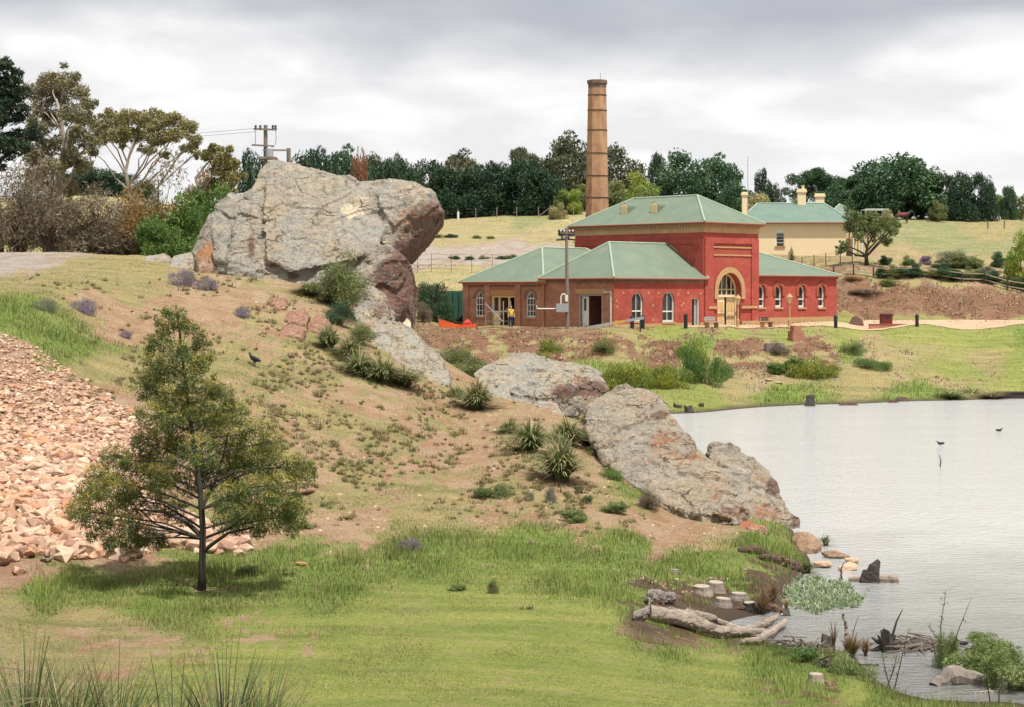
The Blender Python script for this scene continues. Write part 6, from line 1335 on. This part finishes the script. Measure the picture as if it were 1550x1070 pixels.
def log(name, pts, rad, mat, lb, n=9, cat='log', seed=0):
    r = random.Random(seed); pts = [Vector(p) for p in pts]; o = pts[0].copy(); P_, R_ = [], []
    m = 14
    for i in range(m+1):
        f = i/m*(len(pts)-1); k = min(int(f), len(pts)-2); t_ = f-k
        P_.append(pts[k].lerp(pts[k+1], t_)-o+Vector((r.uniform(-1, 1), r.uniform(-1, 1), r.uniform(-1, 1)))*.02*(1+rad[0])); R_.append((rad[min(k, len(rad)-1)]*(1-t_)+rad[min(k+1, len(rad)-1)]*t_)*r.uniform(.88, 1.12))
    ob = MB().tube(P_, R_, n).build(name, mat); ob.location = o
    return tag(ob, lb, cat)
log('log', [c+Vector((-.5, .3, .03)), c+Vector((.1, .25, .05)), c+Vector((.72, .1, .06))], [.07, .11, .12], DRIFT, 'short floating log beside the black broken stump')
log('twig', [W0(1274, 876), W0(1274, 876)+Vector((-.02, 0, .25)), W0(1274, 876)+Vector((.08, 0, .42))], [.025, .02, .008], WETW, 'thin black twig poking out of the water left of the black stump', 5, 'twig')
log('twig', [W0(1423, 706), W0(1423, 706)+Vector((.03, 0, .25)), W0(1423, 706)+Vector((-.03, 0, .5))], [.03, .025, .01], WETW, 'lone dark stick standing in the open water', 5, 'twig')
for (u, v, h, w, lb, sd) in ((1226,614,.62,.3,'dark stump on the far shore below the brick block',3),(1043,624,.4,.25,'dark stump on the far shore nearest the tilted slab',5),(1062,620,.35,.22,'leaning dark stump on the far shore, second from the slab',6),(1025,622,.45,.3,'low dark root at the far shore beside the slab',8)):
    c = W0(u, v); stumpy('stump', c, [(w*1.2, -.3), (w, .1), (w*.8, h*.7), (w*.85, h)], lb, WETW, None, 9, (.05, .15), .3, sd)
for (u, v, w, lb, sd) in ((1290,613,.4,'low dark rock on the far shoreline left of a pair',1),(1352,609,.35,'dark rock on the far shoreline, left of the larger one',2),(1366,607,.55,'larger dark rock on the far shoreline',3),(1275,613,.3,'small dark rock on the far shoreline nearest the stump',4)):
    c = W0(u, v); rock('rock', [[c+Vector(x)*w for x in ((-1.4,0,-.2),(1.4,.2,-.2),(-.8,.8,-.2),(1,1,-.2),(-.6,.2,.5),(.5,.3,.6),(0,.7,.55))]], lb, BROWNROCK, .08, .1, 1.5, dark=((u, v, 60, 60, 1.3),))
def G(u, v, dz=0.0):
    q = hit(u, v, 25, 70); return Vector((q.x, q.y, max(q.z, 0)+dz))
# the big driftwood trunk
def seg_hull(p, q, ra, rb):
    p, q = Vector(p), Vector(q); out = []
    for c_, r_ in ((p, ra), (q, rb)):
        for k in range(8): a_ = 2*math.pi*k/8; out.append(c_+Vector((0, math.cos(a_)*r_, math.sin(a_)*r_*.9)))
    return out
def drift(name, segs, lb, mat, amp=.05, fs=3.2, voxel=.028, parent=None):
    o = rock(name, [seg_hull(*x) for x in segs], lb, mat, voxel, amp, fs, cat='log')
    if parent is not None:
        o.location = o.location-parent.location; o.parent = parent
        for k_ in ('label', 'category'):
            if k_ in o: del o[k_]
    return o
d0, d1, d2, d3 = G(985, 938, .16), G(1040, 952, .2), G(1090, 966, .14), G(1165, 968, .08)
dl = drift('driftwood_trunk', [(d0, d1, .17, .22), (d1, d2, .22, .14), (d2, d3, .14, .07), (d1+Vector((0, .1, .1)), G(1085, 950, .2), .14, .09)], 'big bleached driftwood trunk lying along the muddy inlet', DRIFT)
drift('branch', [(G(1085, 952, .16), G(1125, 960, .1), .11, .07), (G(1125, 960, .1), G(1186, 948, .1), .07, .04)], None, DRIFT, .03, 4, .02, dl)
drift('branch', [(d2, G(1140, 962, .14), .1, .08), (G(1140, 962, .14), G(1178, 958, .12), .08, .06)], None, DRIFT, .03, 4, .02, dl)
drift('root', [(d0+Vector((0, .1, 0)), G(958, 938, .08), .17, .1), (d0+Vector((0, .25, .1)), G(980, 918, .16), .18, .14), (G(980, 914, .16), G(1022, 914, .14), .17, .12)], None, GREYWOOD, .09, 3.4, .028, dl)
log('log', [G(1120, 975, .05), G(1150, 976, .1), G(1188, 968, .1)], [.06, .08, .07], DRIFT, 'thin pale log lying against the right end of the driftwood trunk', 8, 'log', 5)
log('log', [W0(1135, 962)+Vector((0, 0, .0)), W0(1172, 944)+Vector((0, 0, .03))], [.02, .03, .02], CUTW, 'thin white stick floating in the muddy inlet', 6, 'stick', 5)
# brush heap
def brush(name, u, v, w, h, n, lb, mats=(DRIFT, WETW), seed=1):
    r = random.Random(seed); c = G(u, v); mb = MB()
    for i in range(n):
        a = r.uniform(0, 6.28); L = w*r.uniform(.25, .6); p = Vector((r.gauss(0, w*.28), r.gauss(0, w*.2), abs(r.gauss(0, h*.5))))
        e = p+Vector((math.cos(a)*L, math.sin(a)*L, r.uniform(-.3, .6)*h)); mb.tube([p-(e-p)*.5, p, e], [.022, .02, .008], 4, False)
    ob = mb.build(name, mats[0]); ob.location = c; return tag(ob, lb, 'brush')
brush('brush_pile', 1210, 985, .7, .22, 70, 'heap of dead branches at the right end of the driftwood', (GREYWOOD,), 2); brush('brush_pile', 1395, 1030, 1.2, .15, 80, 'half sunk brush floating left of the dark humped log', (GREYWOOD,), 3)
brush('brush_pile', 1265, 1010, .6, .14, 50, 'dead sticks and roots at the bank beside the cut stump', (DARKBARK,), 4); brush('brush_pile', 1460, 1045, .6, .06, 22, 'few bare sticks floating at the lower right', (DRIFT,), 6)
c = W0(1455, 1034); log('log', [c+Vector((-.5, -.1, -.02)), c+Vector((-.15, .05, .14)), c+Vector((.35, .1, .05)), c+Vector((.6, .1, -.05))], [.12, .2, .14, .08], GREYWOOD, 'dark humped log half sunk below the willow bushes', 9, 'log', 9)
log('log', [W0(1490, 1048)+Vector((-.2, 0, .01)), W0(1512, 1045)], [.015, .02], CUTW, 'thin white floating stick at the lower right', 6, 'stick', 5)
# stumps on the lawn side
SGp = 'cut stumps by the inlet'
for (u, v, ra, h, lb, mat, top, sd) in ((1083,893,.2,.27,'pale grey cut stump behind the driftwood, right of a pair',DRIFT,True,2),(1062,897,.21,.22,'pale split stump behind the driftwood, left of a pair',DRIFT,True,3),(1094,915,.2,.2,'dark sided stump with a pale top in the mud of the inlet',GREYWOOD,True,4),(1118,905,.2,.16,'broad grey stump leaning in the mud behind the dark one',GREYWOOD,True,5),(1135,922,.15,.22,'dark brown stump at the brown reed clump',DARKBARK,True,6),(1020,866,.15,.1,'flat pale stump alone in the lush grass',GREYWOOD,True,7),(1235,1032,.14,.19,'freshly cut round stump on the lawn edge beside the brush',DRIFT,True,8),(1188,940,.12,.12,'small dark stump at the foot of the brown reeds',WETW,None,9),(1258,1042,.1,.12,'tiny broken stump right of the round cut one',BROWNROCK,None,11)):
    h *= .72; c = G(u, v); stumpy('stump', c, [(ra*1.45, -.15), (ra*1.12, .03), (ra, h*.5), (ra*.93, h)], lb, mat, top, 11, (random.uniform(-.1, .1), random.uniform(-.1, .1)), .12, sd, 'stump', SGp)
# dark undercut bank clods
for i, (u, v, w, lb) in enumerate(((1140,838,.45,'dark earth clod in the undercut bank, highest of three'),(1170,852,.55,'dark earth clod in the undercut bank, middle of three'),(1192,858,.45,'dark earth clod in the undercut bank, nearest the rushes'),(985,915,.35,'dark earth clod behind the driftwood root'))):
    c = G(u, v); rock('earth_clod', [[c+Vector(x)*w for x in ((-1.2,0,-.3),(1.2,.1,-.4),(-.8,.8,.1),(1,1,.1),(-.8,-.1,.35),(.6,0,.3),(0,.7,.4))]], lb, BROWNROCK, .06, .16, 2.0, dark=((u, v, 80, 80, 1.5),), cat='earth')
c = G(1150, 925); rock('earth_clod', [[c+Vector(x)*.6 for x in ((-1.5,0,-.3),(1.5,.1,-.4),(-1,.8,.05),(1,1,.05),(-.8,-.1,.25),(.6,0,.2),(0,.7,.25))]], 'muddy mound under the brown reed clump', BROWNROCK, .06, .12, 2.0, dark=((1150, 925, 80, 80, 1.5),), cat='earth')
# root stump with a stick standing in water
c = W0(1342, 985); rs_ = stumpy('root_stump', c, [(.16, -.25), (.14, .05), (.17, .18), (.1, .3)], 'black clawed root stump with a slanting stick, right of the brown reeds', WETW, None, 9, (0, 0), .35, 12, 'stump'); rs_.rotation_euler = (0, 0, 0)
for k, e in enumerate(((-.3, 0, .28), (-.2, -.1, .34), (-.1, .05, .42), (.16, -.1, .34), (.28, 0, .2), (-.34, 0, .02), (.36, .05, .0))): MB().tube([(0, 0, .12), Vector(e)*.6+Vector((0, 0, .03)), e], [.07, .05, .015], 6).build('root', WETW, rs_)
MB().tube([(.1, 0, .25), (.2, 0, .6), (.32, 0, .84)], [.03, .02, .008], 5).build('stick', WETW, rs_)
c = W0(1280, 987); log('broken_post', [c, c+Vector((.02, 0, .4)), c+Vector((-.06, 0, .78))], [.05, .035, .022], GREYWOOD, 'tall broken post rising from the brown reeds in the water', 7, 'post', 2)
c = W0(1250, 978); stumpy('stump', c, [(.16, -.2), (.14, .05), (.1, .14)], 'low black stump in the water left of the tall broken post', WETW, None, 9, (0, 0), .3, 14)
# ------------------------------------------------------------------ reeds
PAL['reedg'] = [(.10,.15,.045), (.08,.12,.04), (.14,.17,.06)]; PAL['reedb'] = [(.20,.11,.065), (.26,.16,.09), (.15,.09,.055)]; PAL['rush'] = [(.07,.12,.03), (.10,.15,.04)]
PAL['front'] = [(.10,.15,.055), (.075,.12,.045), (.13,.17,.07), (.17,.14,.075)]
def reed(name, c, w, h, pal, lb, n=160, seed=1, cat='reeds', wd=.012, stiff=1.2, spread=.35, dry=.15):
    me = tussock_mesh(seed, n, h, spread*w, pal, wd, dry, stiff); 
    v = np.empty(len(me.vertices)*3); me.vertices.foreach_get('co', v); v = v.reshape(-1, 3)
    o = mobj(name, me, GRASSM); o.location = c; return tag(o, lb, cat)
reed('reed_clump', G(1155, 930), .8, .62, 'reedb', 'brown dead reed clump at the head of the inlet', 260, 1); reed('reed_clump', G(1170, 912), .6, .55, 'reedb', 'second brown reed clump behind the first at the inlet', 160, 2); reed('reed_clump', G(1190, 925), .5, .3, 'dry', 'short straw coloured reeds at the edge of the water weed', 90, 3)
reed('reed_clump', W0(1290, 995), .8, .55, 'reedb', 'brown reed clump standing in the water around the broken post', 280, 4); reed('reed_clump', W0(1310, 992), .5, .42, 'reedb', 'smaller brown reed clump right of the broken post', 120, 5); reed('reed_clump', W0(1262, 985), .35, .7, 'reedb', 'sparse tall reeds left of the broken post', 34, 6)
reed('rushes', G(1222, 868), .7, .5, 'rush', 'dark green rushes on the bank above the water weed', 240, 7, 'rushes', .014, .8, .6); reed('rushes', G(1250, 850), .6, .5, 'reedg', 'grey green rushes leaning over the water by the shore stones', 120, 8, 'rushes', .012, .8, .7)
for i, (u, v, lb) in enumerate(((1470,600,'short green reeds on the far shore left of the dark wall'),(1500,603,'tan reeds on the far shore in front of the dark wall'),(1440,604,'small green reeds on the far shore, leftmost'))): reed('reed_clump', W0(u, v), 3.2, .75, 'reedg' if 'green' in lb else 'dry', lb, 260, 20+i, 'reeds', .06, 1.2, .5)
q = ground_at(1548, 119.5); r = empty('retaining_wall', q, 0, 'low dark retaining wall at the water on the far right shore', 'wall'); MB().box((-1.7, 0, -.6), (4, .5, .42)).build('wall', DARKBARK, r); MB().box((-1.75, -.05, .423), (4, .55, .5)).build('coping', WETW, r)
# foreground reeds just below the frame
def freed(u, Y, n, h, w, lb, seed, dry=.15, pal='front', wd=.014): reed('reed_clump', ground_at(u, Y)-Vector((0, 0, .05)), w, h*.87, pal, lb, n, seed, 'reeds', wd, 1.5, .8, dry)
freed(40, 15.5, 380, 2.0, 1.0, 'tall green reeds in the lower left corner', 31); freed(105, 15.7, 300, 1.9, .9, 'green reeds right of the lower left corner', 32); freed(175, 15.8, 200, 1.95, .9, 'thin green reeds in the bottom left foreground', 33); freed(340, 15.6, 300, 2.15, .9, 'green and brown reeds at the bottom, left of the lawn centre', 34); freed(265, 15.8, 170, 1.85, .9, 'sparse reeds between the two thicker foreground clumps', 35, .4); freed(395, 15.5, 130, 2.05, .7, 'rightmost foreground reeds, with one long slanting blade', 36)
WL = mat_simple('bleached_leaf', (.62,.56,.43), (.5,.44,.32), 5, .7)
c = ground_at(-12, 13.5); mb = MB(); rs = random.Random(9)
def strip(mb, pts, w):
    pts = [Vector(p) for p in pts]
    for i in range(len(pts)-1):
        a, b_ = pts[i], pts[i+1]; k0, k1 = w*(1-i/(len(pts)))*.5, w*(1-(i+1)/(len(pts)))*.5+.001; n_ = Vector((0, -.5, .85))
        mb.poly([a-n_*k0, b_-n_*k1, b_+n_*k1, a+n_*k0])
for (u0, v0, u1, v1, u2, v2) in ((-25,1000,0,985,24,972),(-20,1010,20,1008,48,1018),(-30,1050,20,1036,52,1032),(-20,1070,30,1050,88,1058),(-20,1080,40,1062,70,1056),(-30,990,-5,995,18,990)):
    pts = []
    for i in range(7):
        f = i/6; u = (1-f)**2*u0+2*f*(1-f)*u1+f*f*u2; v = (1-f)**2*v0+2*f*(1-f)*v1+f*f*v2; pts.append(P(u, v, 13.2+.3*f)-c)
    strip(mb, [c-c+Vector((0, 0, 0)), pts[0]*.6]+pts, .035)
o = mb.build('bleached_leaves', WL); o.location = c; tag(o, 'long bleached white leaves arching in from the lower left edge', 'leaves')
c = ground_at(330, 14.5); mb = MB()
for (u0, v0, u1, v1, u2, v2) in ((300,1090,308,1050,302,1036),(345,1090,362,1060,405,1050),(325,1095,345,1056,352,1052),(210,1005,245,1030,255,1050),(265,1080,285,1070,290,1075)):
    pts = []
    for i in range(7):
        f = i/6; pts.append(P((1-f)**2*u0+2*f*(1-f)*u1+f*f*u2, (1-f)**2*v0+2*f*(1-f)*v1+f*f*v2, 14.2+.2*f)-c)
    strip(mb, [(0, 0, 0)]+pts, .022)
o = mb.build('bleached_leaves', WL); o.location = c; tag(o, 'bent bleached leaves among the bottom centre left reeds', 'leaves')
# ------------------------------------------------------------------ water plants
n = 4600; u = rng.uniform(1180, 1318, n); v = rng.uniform(868, 930, n); m = (((u-1242)/66)**2+((v-899)/29)**2 < .25+1.5*fbm(u/22, v/11, 83, 3)*rng.uniform(.6, 1.1, n)); u, v = u[m], v[m]; Yw = H*F/(v-VH)
B = np.stack([(u-UC)*Yw/F, Yw, np.zeros(len(u))], 1)
blades('water_weed', B, rng.uniform(.02, .10, len(u)), np.full(len(u), .04), np.array([(.30,.36,.20), (.20,.29,.11), (.42,.45,.33), (.10,.17,.05)])[rng.integers(0, 4, len(u))]*rng.uniform(.7, 1.2, (len(u), 1)), 3.0, 1.15, label='pale green and white water weed patch in the shallows')
for (u, v, w, h, k, lb, sd) in ((1475,1025,90,60,'willow','willow bush at the lower right, left of a pair',1),(1528,1040,90,66,'willow','willow bush cut by the right edge of the photo',2),(1500,1000,70,46,'willow','smaller willow bush behind the other two',3),(1290,1022,70,34,'sprig','green weeds on the bank below the brown reeds',4),(1215,1000,46,24,'low','lush green weed at the end of the driftwood',5),(1430,1010,40,56,'sprig','upright willow shoots left of the willow bushes',6),(1185,990,40,16,'low','low lush weed on the lawn edge by the driftwood',7)):
    c = W0(u, v) if u > 1400 else G(u, v); sc = c.y/F; plant('willow_bush' if 'willow' in lb else 'weed', lb, 'bush' if 'willow' in lb else 'weed', c-Vector((0, 0, .06)), w*sc, h*sc, k, 'willow' if u > 1250 else 'fresh', sd, 'waterside plants')
def whip(u, v, u1, v1, lb, leaves=40, seed=1, pal='willow'):
    c = W0(u, v); r = random.Random(seed); e = P(u1, v1, c.y)-c; root = empty('willow_shoot', c, 0, lb, 'shoot'); mid = e*.5+Vector((r.uniform(-.08, .08), 0, .05))
    MB().tube([(0, 0, -.1), mid, e], [.014, .009, .003], 5).build('stem', DARKBARK, root)
    C = np.array([tuple((Vector((0, 0, 0)).lerp(mid, f*2) if f < .5 else mid.lerp(e, f*2-1))+Vector((r.gauss(0, .035), r.gauss(0, .035), r.gauss(0, .03)))) for f in [r.uniform(.25, 1) for _ in range(leaves)]])
    V = leaf_quads(C, np.full(leaves, .085), np.full(leaves, .02), rng); cc2 = np.repeat(np.array(PAL[pal])[rng.integers(0, 3, leaves)], 4, axis=0); crown_obj('foliage', V, cc2, root)
for a in ((1425,1010,1432,892,'tallest willow shoot rising left of the willow bushes',46,1),(1432,1012,1405,945,'willow shoot leaning left beside the tallest one',36,2),(1436,1014,1470,905,'bare willow whip leaning right of the tallest shoot',5,3),(1350,1042,1335,985,'thin leafy shoot at the water left of the floating brush',24,4),(1352,1042,1376,950,'thin twig shoot leaning right by the floating brush',14,5),(1340,1040,1358,990,'short leafy shoot at the bank by the floating brush',30,6),(1500,1062,1492,1000,'dry twiggy shoot in front of the willow bushes',10,7),(1512,1066,1520,1010,'dry twig standing in front of the right willow bush',8,8),(1285,985,1300,930,'leafless thin reed stem right of the broken post',3,9)): whip(*a)
# ------------------------------------------------------------------ birds
FEA = mat_simple('dark_feathers', (.012,.014,.022), (.022,.022,.03), 8, .5); REDBK = mat_simple('red_beak', (.45,.06,.03), (.4,.05,.03), 8, .4)
q = hit(386, 556); b = empty('bird', q, R(150), 'dark waterhen standing on the dry slope right of the young tree', 'bird')
skin('body', [(0,0,.27),(.12,0,.3),(.2,0,.38),(.23,0,.46),(-.13,0,.23),(-.24,0,.2), (.0,.05,.2),(.02,.05,.1),(0,.05,.0),(.06,.05,.0),(.0,-.05,.2),(.04,-.05,.1),(.02,-.05,0),(.08,-.05,0)], [(0,1),(1,2),(2,3),(0,4),(4,5),(0,6),(6,7),(7,8),(8,9),(0,10),(10,11),(11,12),(12,13)], [(.1,.1),.085,.045,.045,.08,.025,.03,.013,.012,.01,.03,.013,.012,.01], FEA, b)
MB().tube([(.26, 0, .465), (.31, 0, .45)], [.022, .006], 6).build('beak', REDBK, b)
def duck(u, v, lb, rz, s=1.0):
    c = W0(u, v); b = empty('duck', c, rz, lb, 'duck', 'ducks on the lake'); b.scale = (s, s, s)
    skin('body', [(0,0,.07),(.14,0,.08),(.2,0,.17),(.26,0,.22),(-.16,0,.09),(-.26,0,.12)], [(0,1),(1,2),(2,3),(0,4),(4,5)], [(.1,.085),.08,.035,.042,.075,.02], FEA, b)
    MB().tube([(.29, 0, .215), (.36, 0, .205)], [.018, .01], 6).build('beak', DKGREY, b)
duck(1424, 672, 'dark duck on open water above the lone stick', R(190), .75); duck(1512, 652, 'dark duck farthest out near the right edge', R(10), .75); duck(1458, 975, 'tiny dark water bird just above the willow bushes', R(170), .5)
# ------------------------------------------------------------------ sky, sun, camera
SUN = Vector((.26, -.34, 1.0)).normalized()
w = bpy.data.worlds.new('World'); scene.world = w; w.use_nodes = True
nt = w.node_tree; nt.nodes.clear()
class WT(NT):
    def __init__(s, tree): s.t = tree
W = WT(nt)
sky = W.n('TexSky', sky_type='NISHITA', sun_disc=False); sky.sun_elevation = math.asin(SUN.z); sky.sun_rotation = math.atan2(SUN.x, SUN.y)
d = W.n('TexCoord').outputs['Generated']
sep = W.n('SeparateXYZ', i={0: d}).outputs
zz = sep[2]
vec = W.scale(d, (5.0, 5.0, 13.0))
na = W.noise(.9, vec, 5, .5, .25); nb = W.noise(2.0, W.scale(d, (5.0, 5.0, 15.0)), 4, .5, .2)
# dark cloud base overhead-front, ragged lower edge; bright broken cloud towards the horizon
edge = W.math('ADD', zz, W.math('MULTIPLY', W.math('SUBTRACT', na, .5), .13))
dark = W.math('MULTIPLY', W.rng(edge, .118, .158), W.rng(zz, .9, .25))
thin = W.rng(nb, .42, .66)
cl = W.mix(thin, (7.3, 7.3, 7.4), (9.3, 9.2, 9.1))
cl = W.mix(W.math('MULTIPLY', dark, W.rng(nb, .8, .2, .72, 1)), cl, (4.1, 4.28, 4.75))
blue = W.math('MULTIPLY', W.rng(na, .60, .74), .2)
cl = W.mix(blue, cl, sky.outputs[0])
bg = W.n('Background', i={'Color': cl, 'Strength': .1})
out = W.n('OutputWorld'); nt.links.new(bg.outputs[0], out.inputs[0])
L = bpy.data.lights.new('sun', 'SUN'); L.energy = 5.0; L.angle = R(1.0); L.color = (1, .955, .88)
so = bpy.data.objects.new('sun', L); link(so); so.rotation_euler = SUN.to_track_quat('Z', 'Y').to_euler(); so.location = (30, -20, 80)
cam = bpy.data.cameras.new('camera'); co = bpy.data.objects.new('camera', cam); link(co)
co.location = (0, 0, H); co.rotation_euler = (R(90), 0, 0)
cam.lens = F/1550*36; cam.sensor_width = 36; cam.sensor_fit = 'HORIZONTAL'
cam.shift_y = -(535-VH)/1550; cam.clip_end = 6000; cam.clip_start = .1
scene.camera = co
vs = scene.view_settings
vs.view_transform = 'Standard'; vs.look = 'None'; vs.exposure = .24; vs.gamma = 1; vs.use_curve_mapping = False
scene.cycles.max_bounces = 6; scene.cycles.transparent_max_bounces = 6
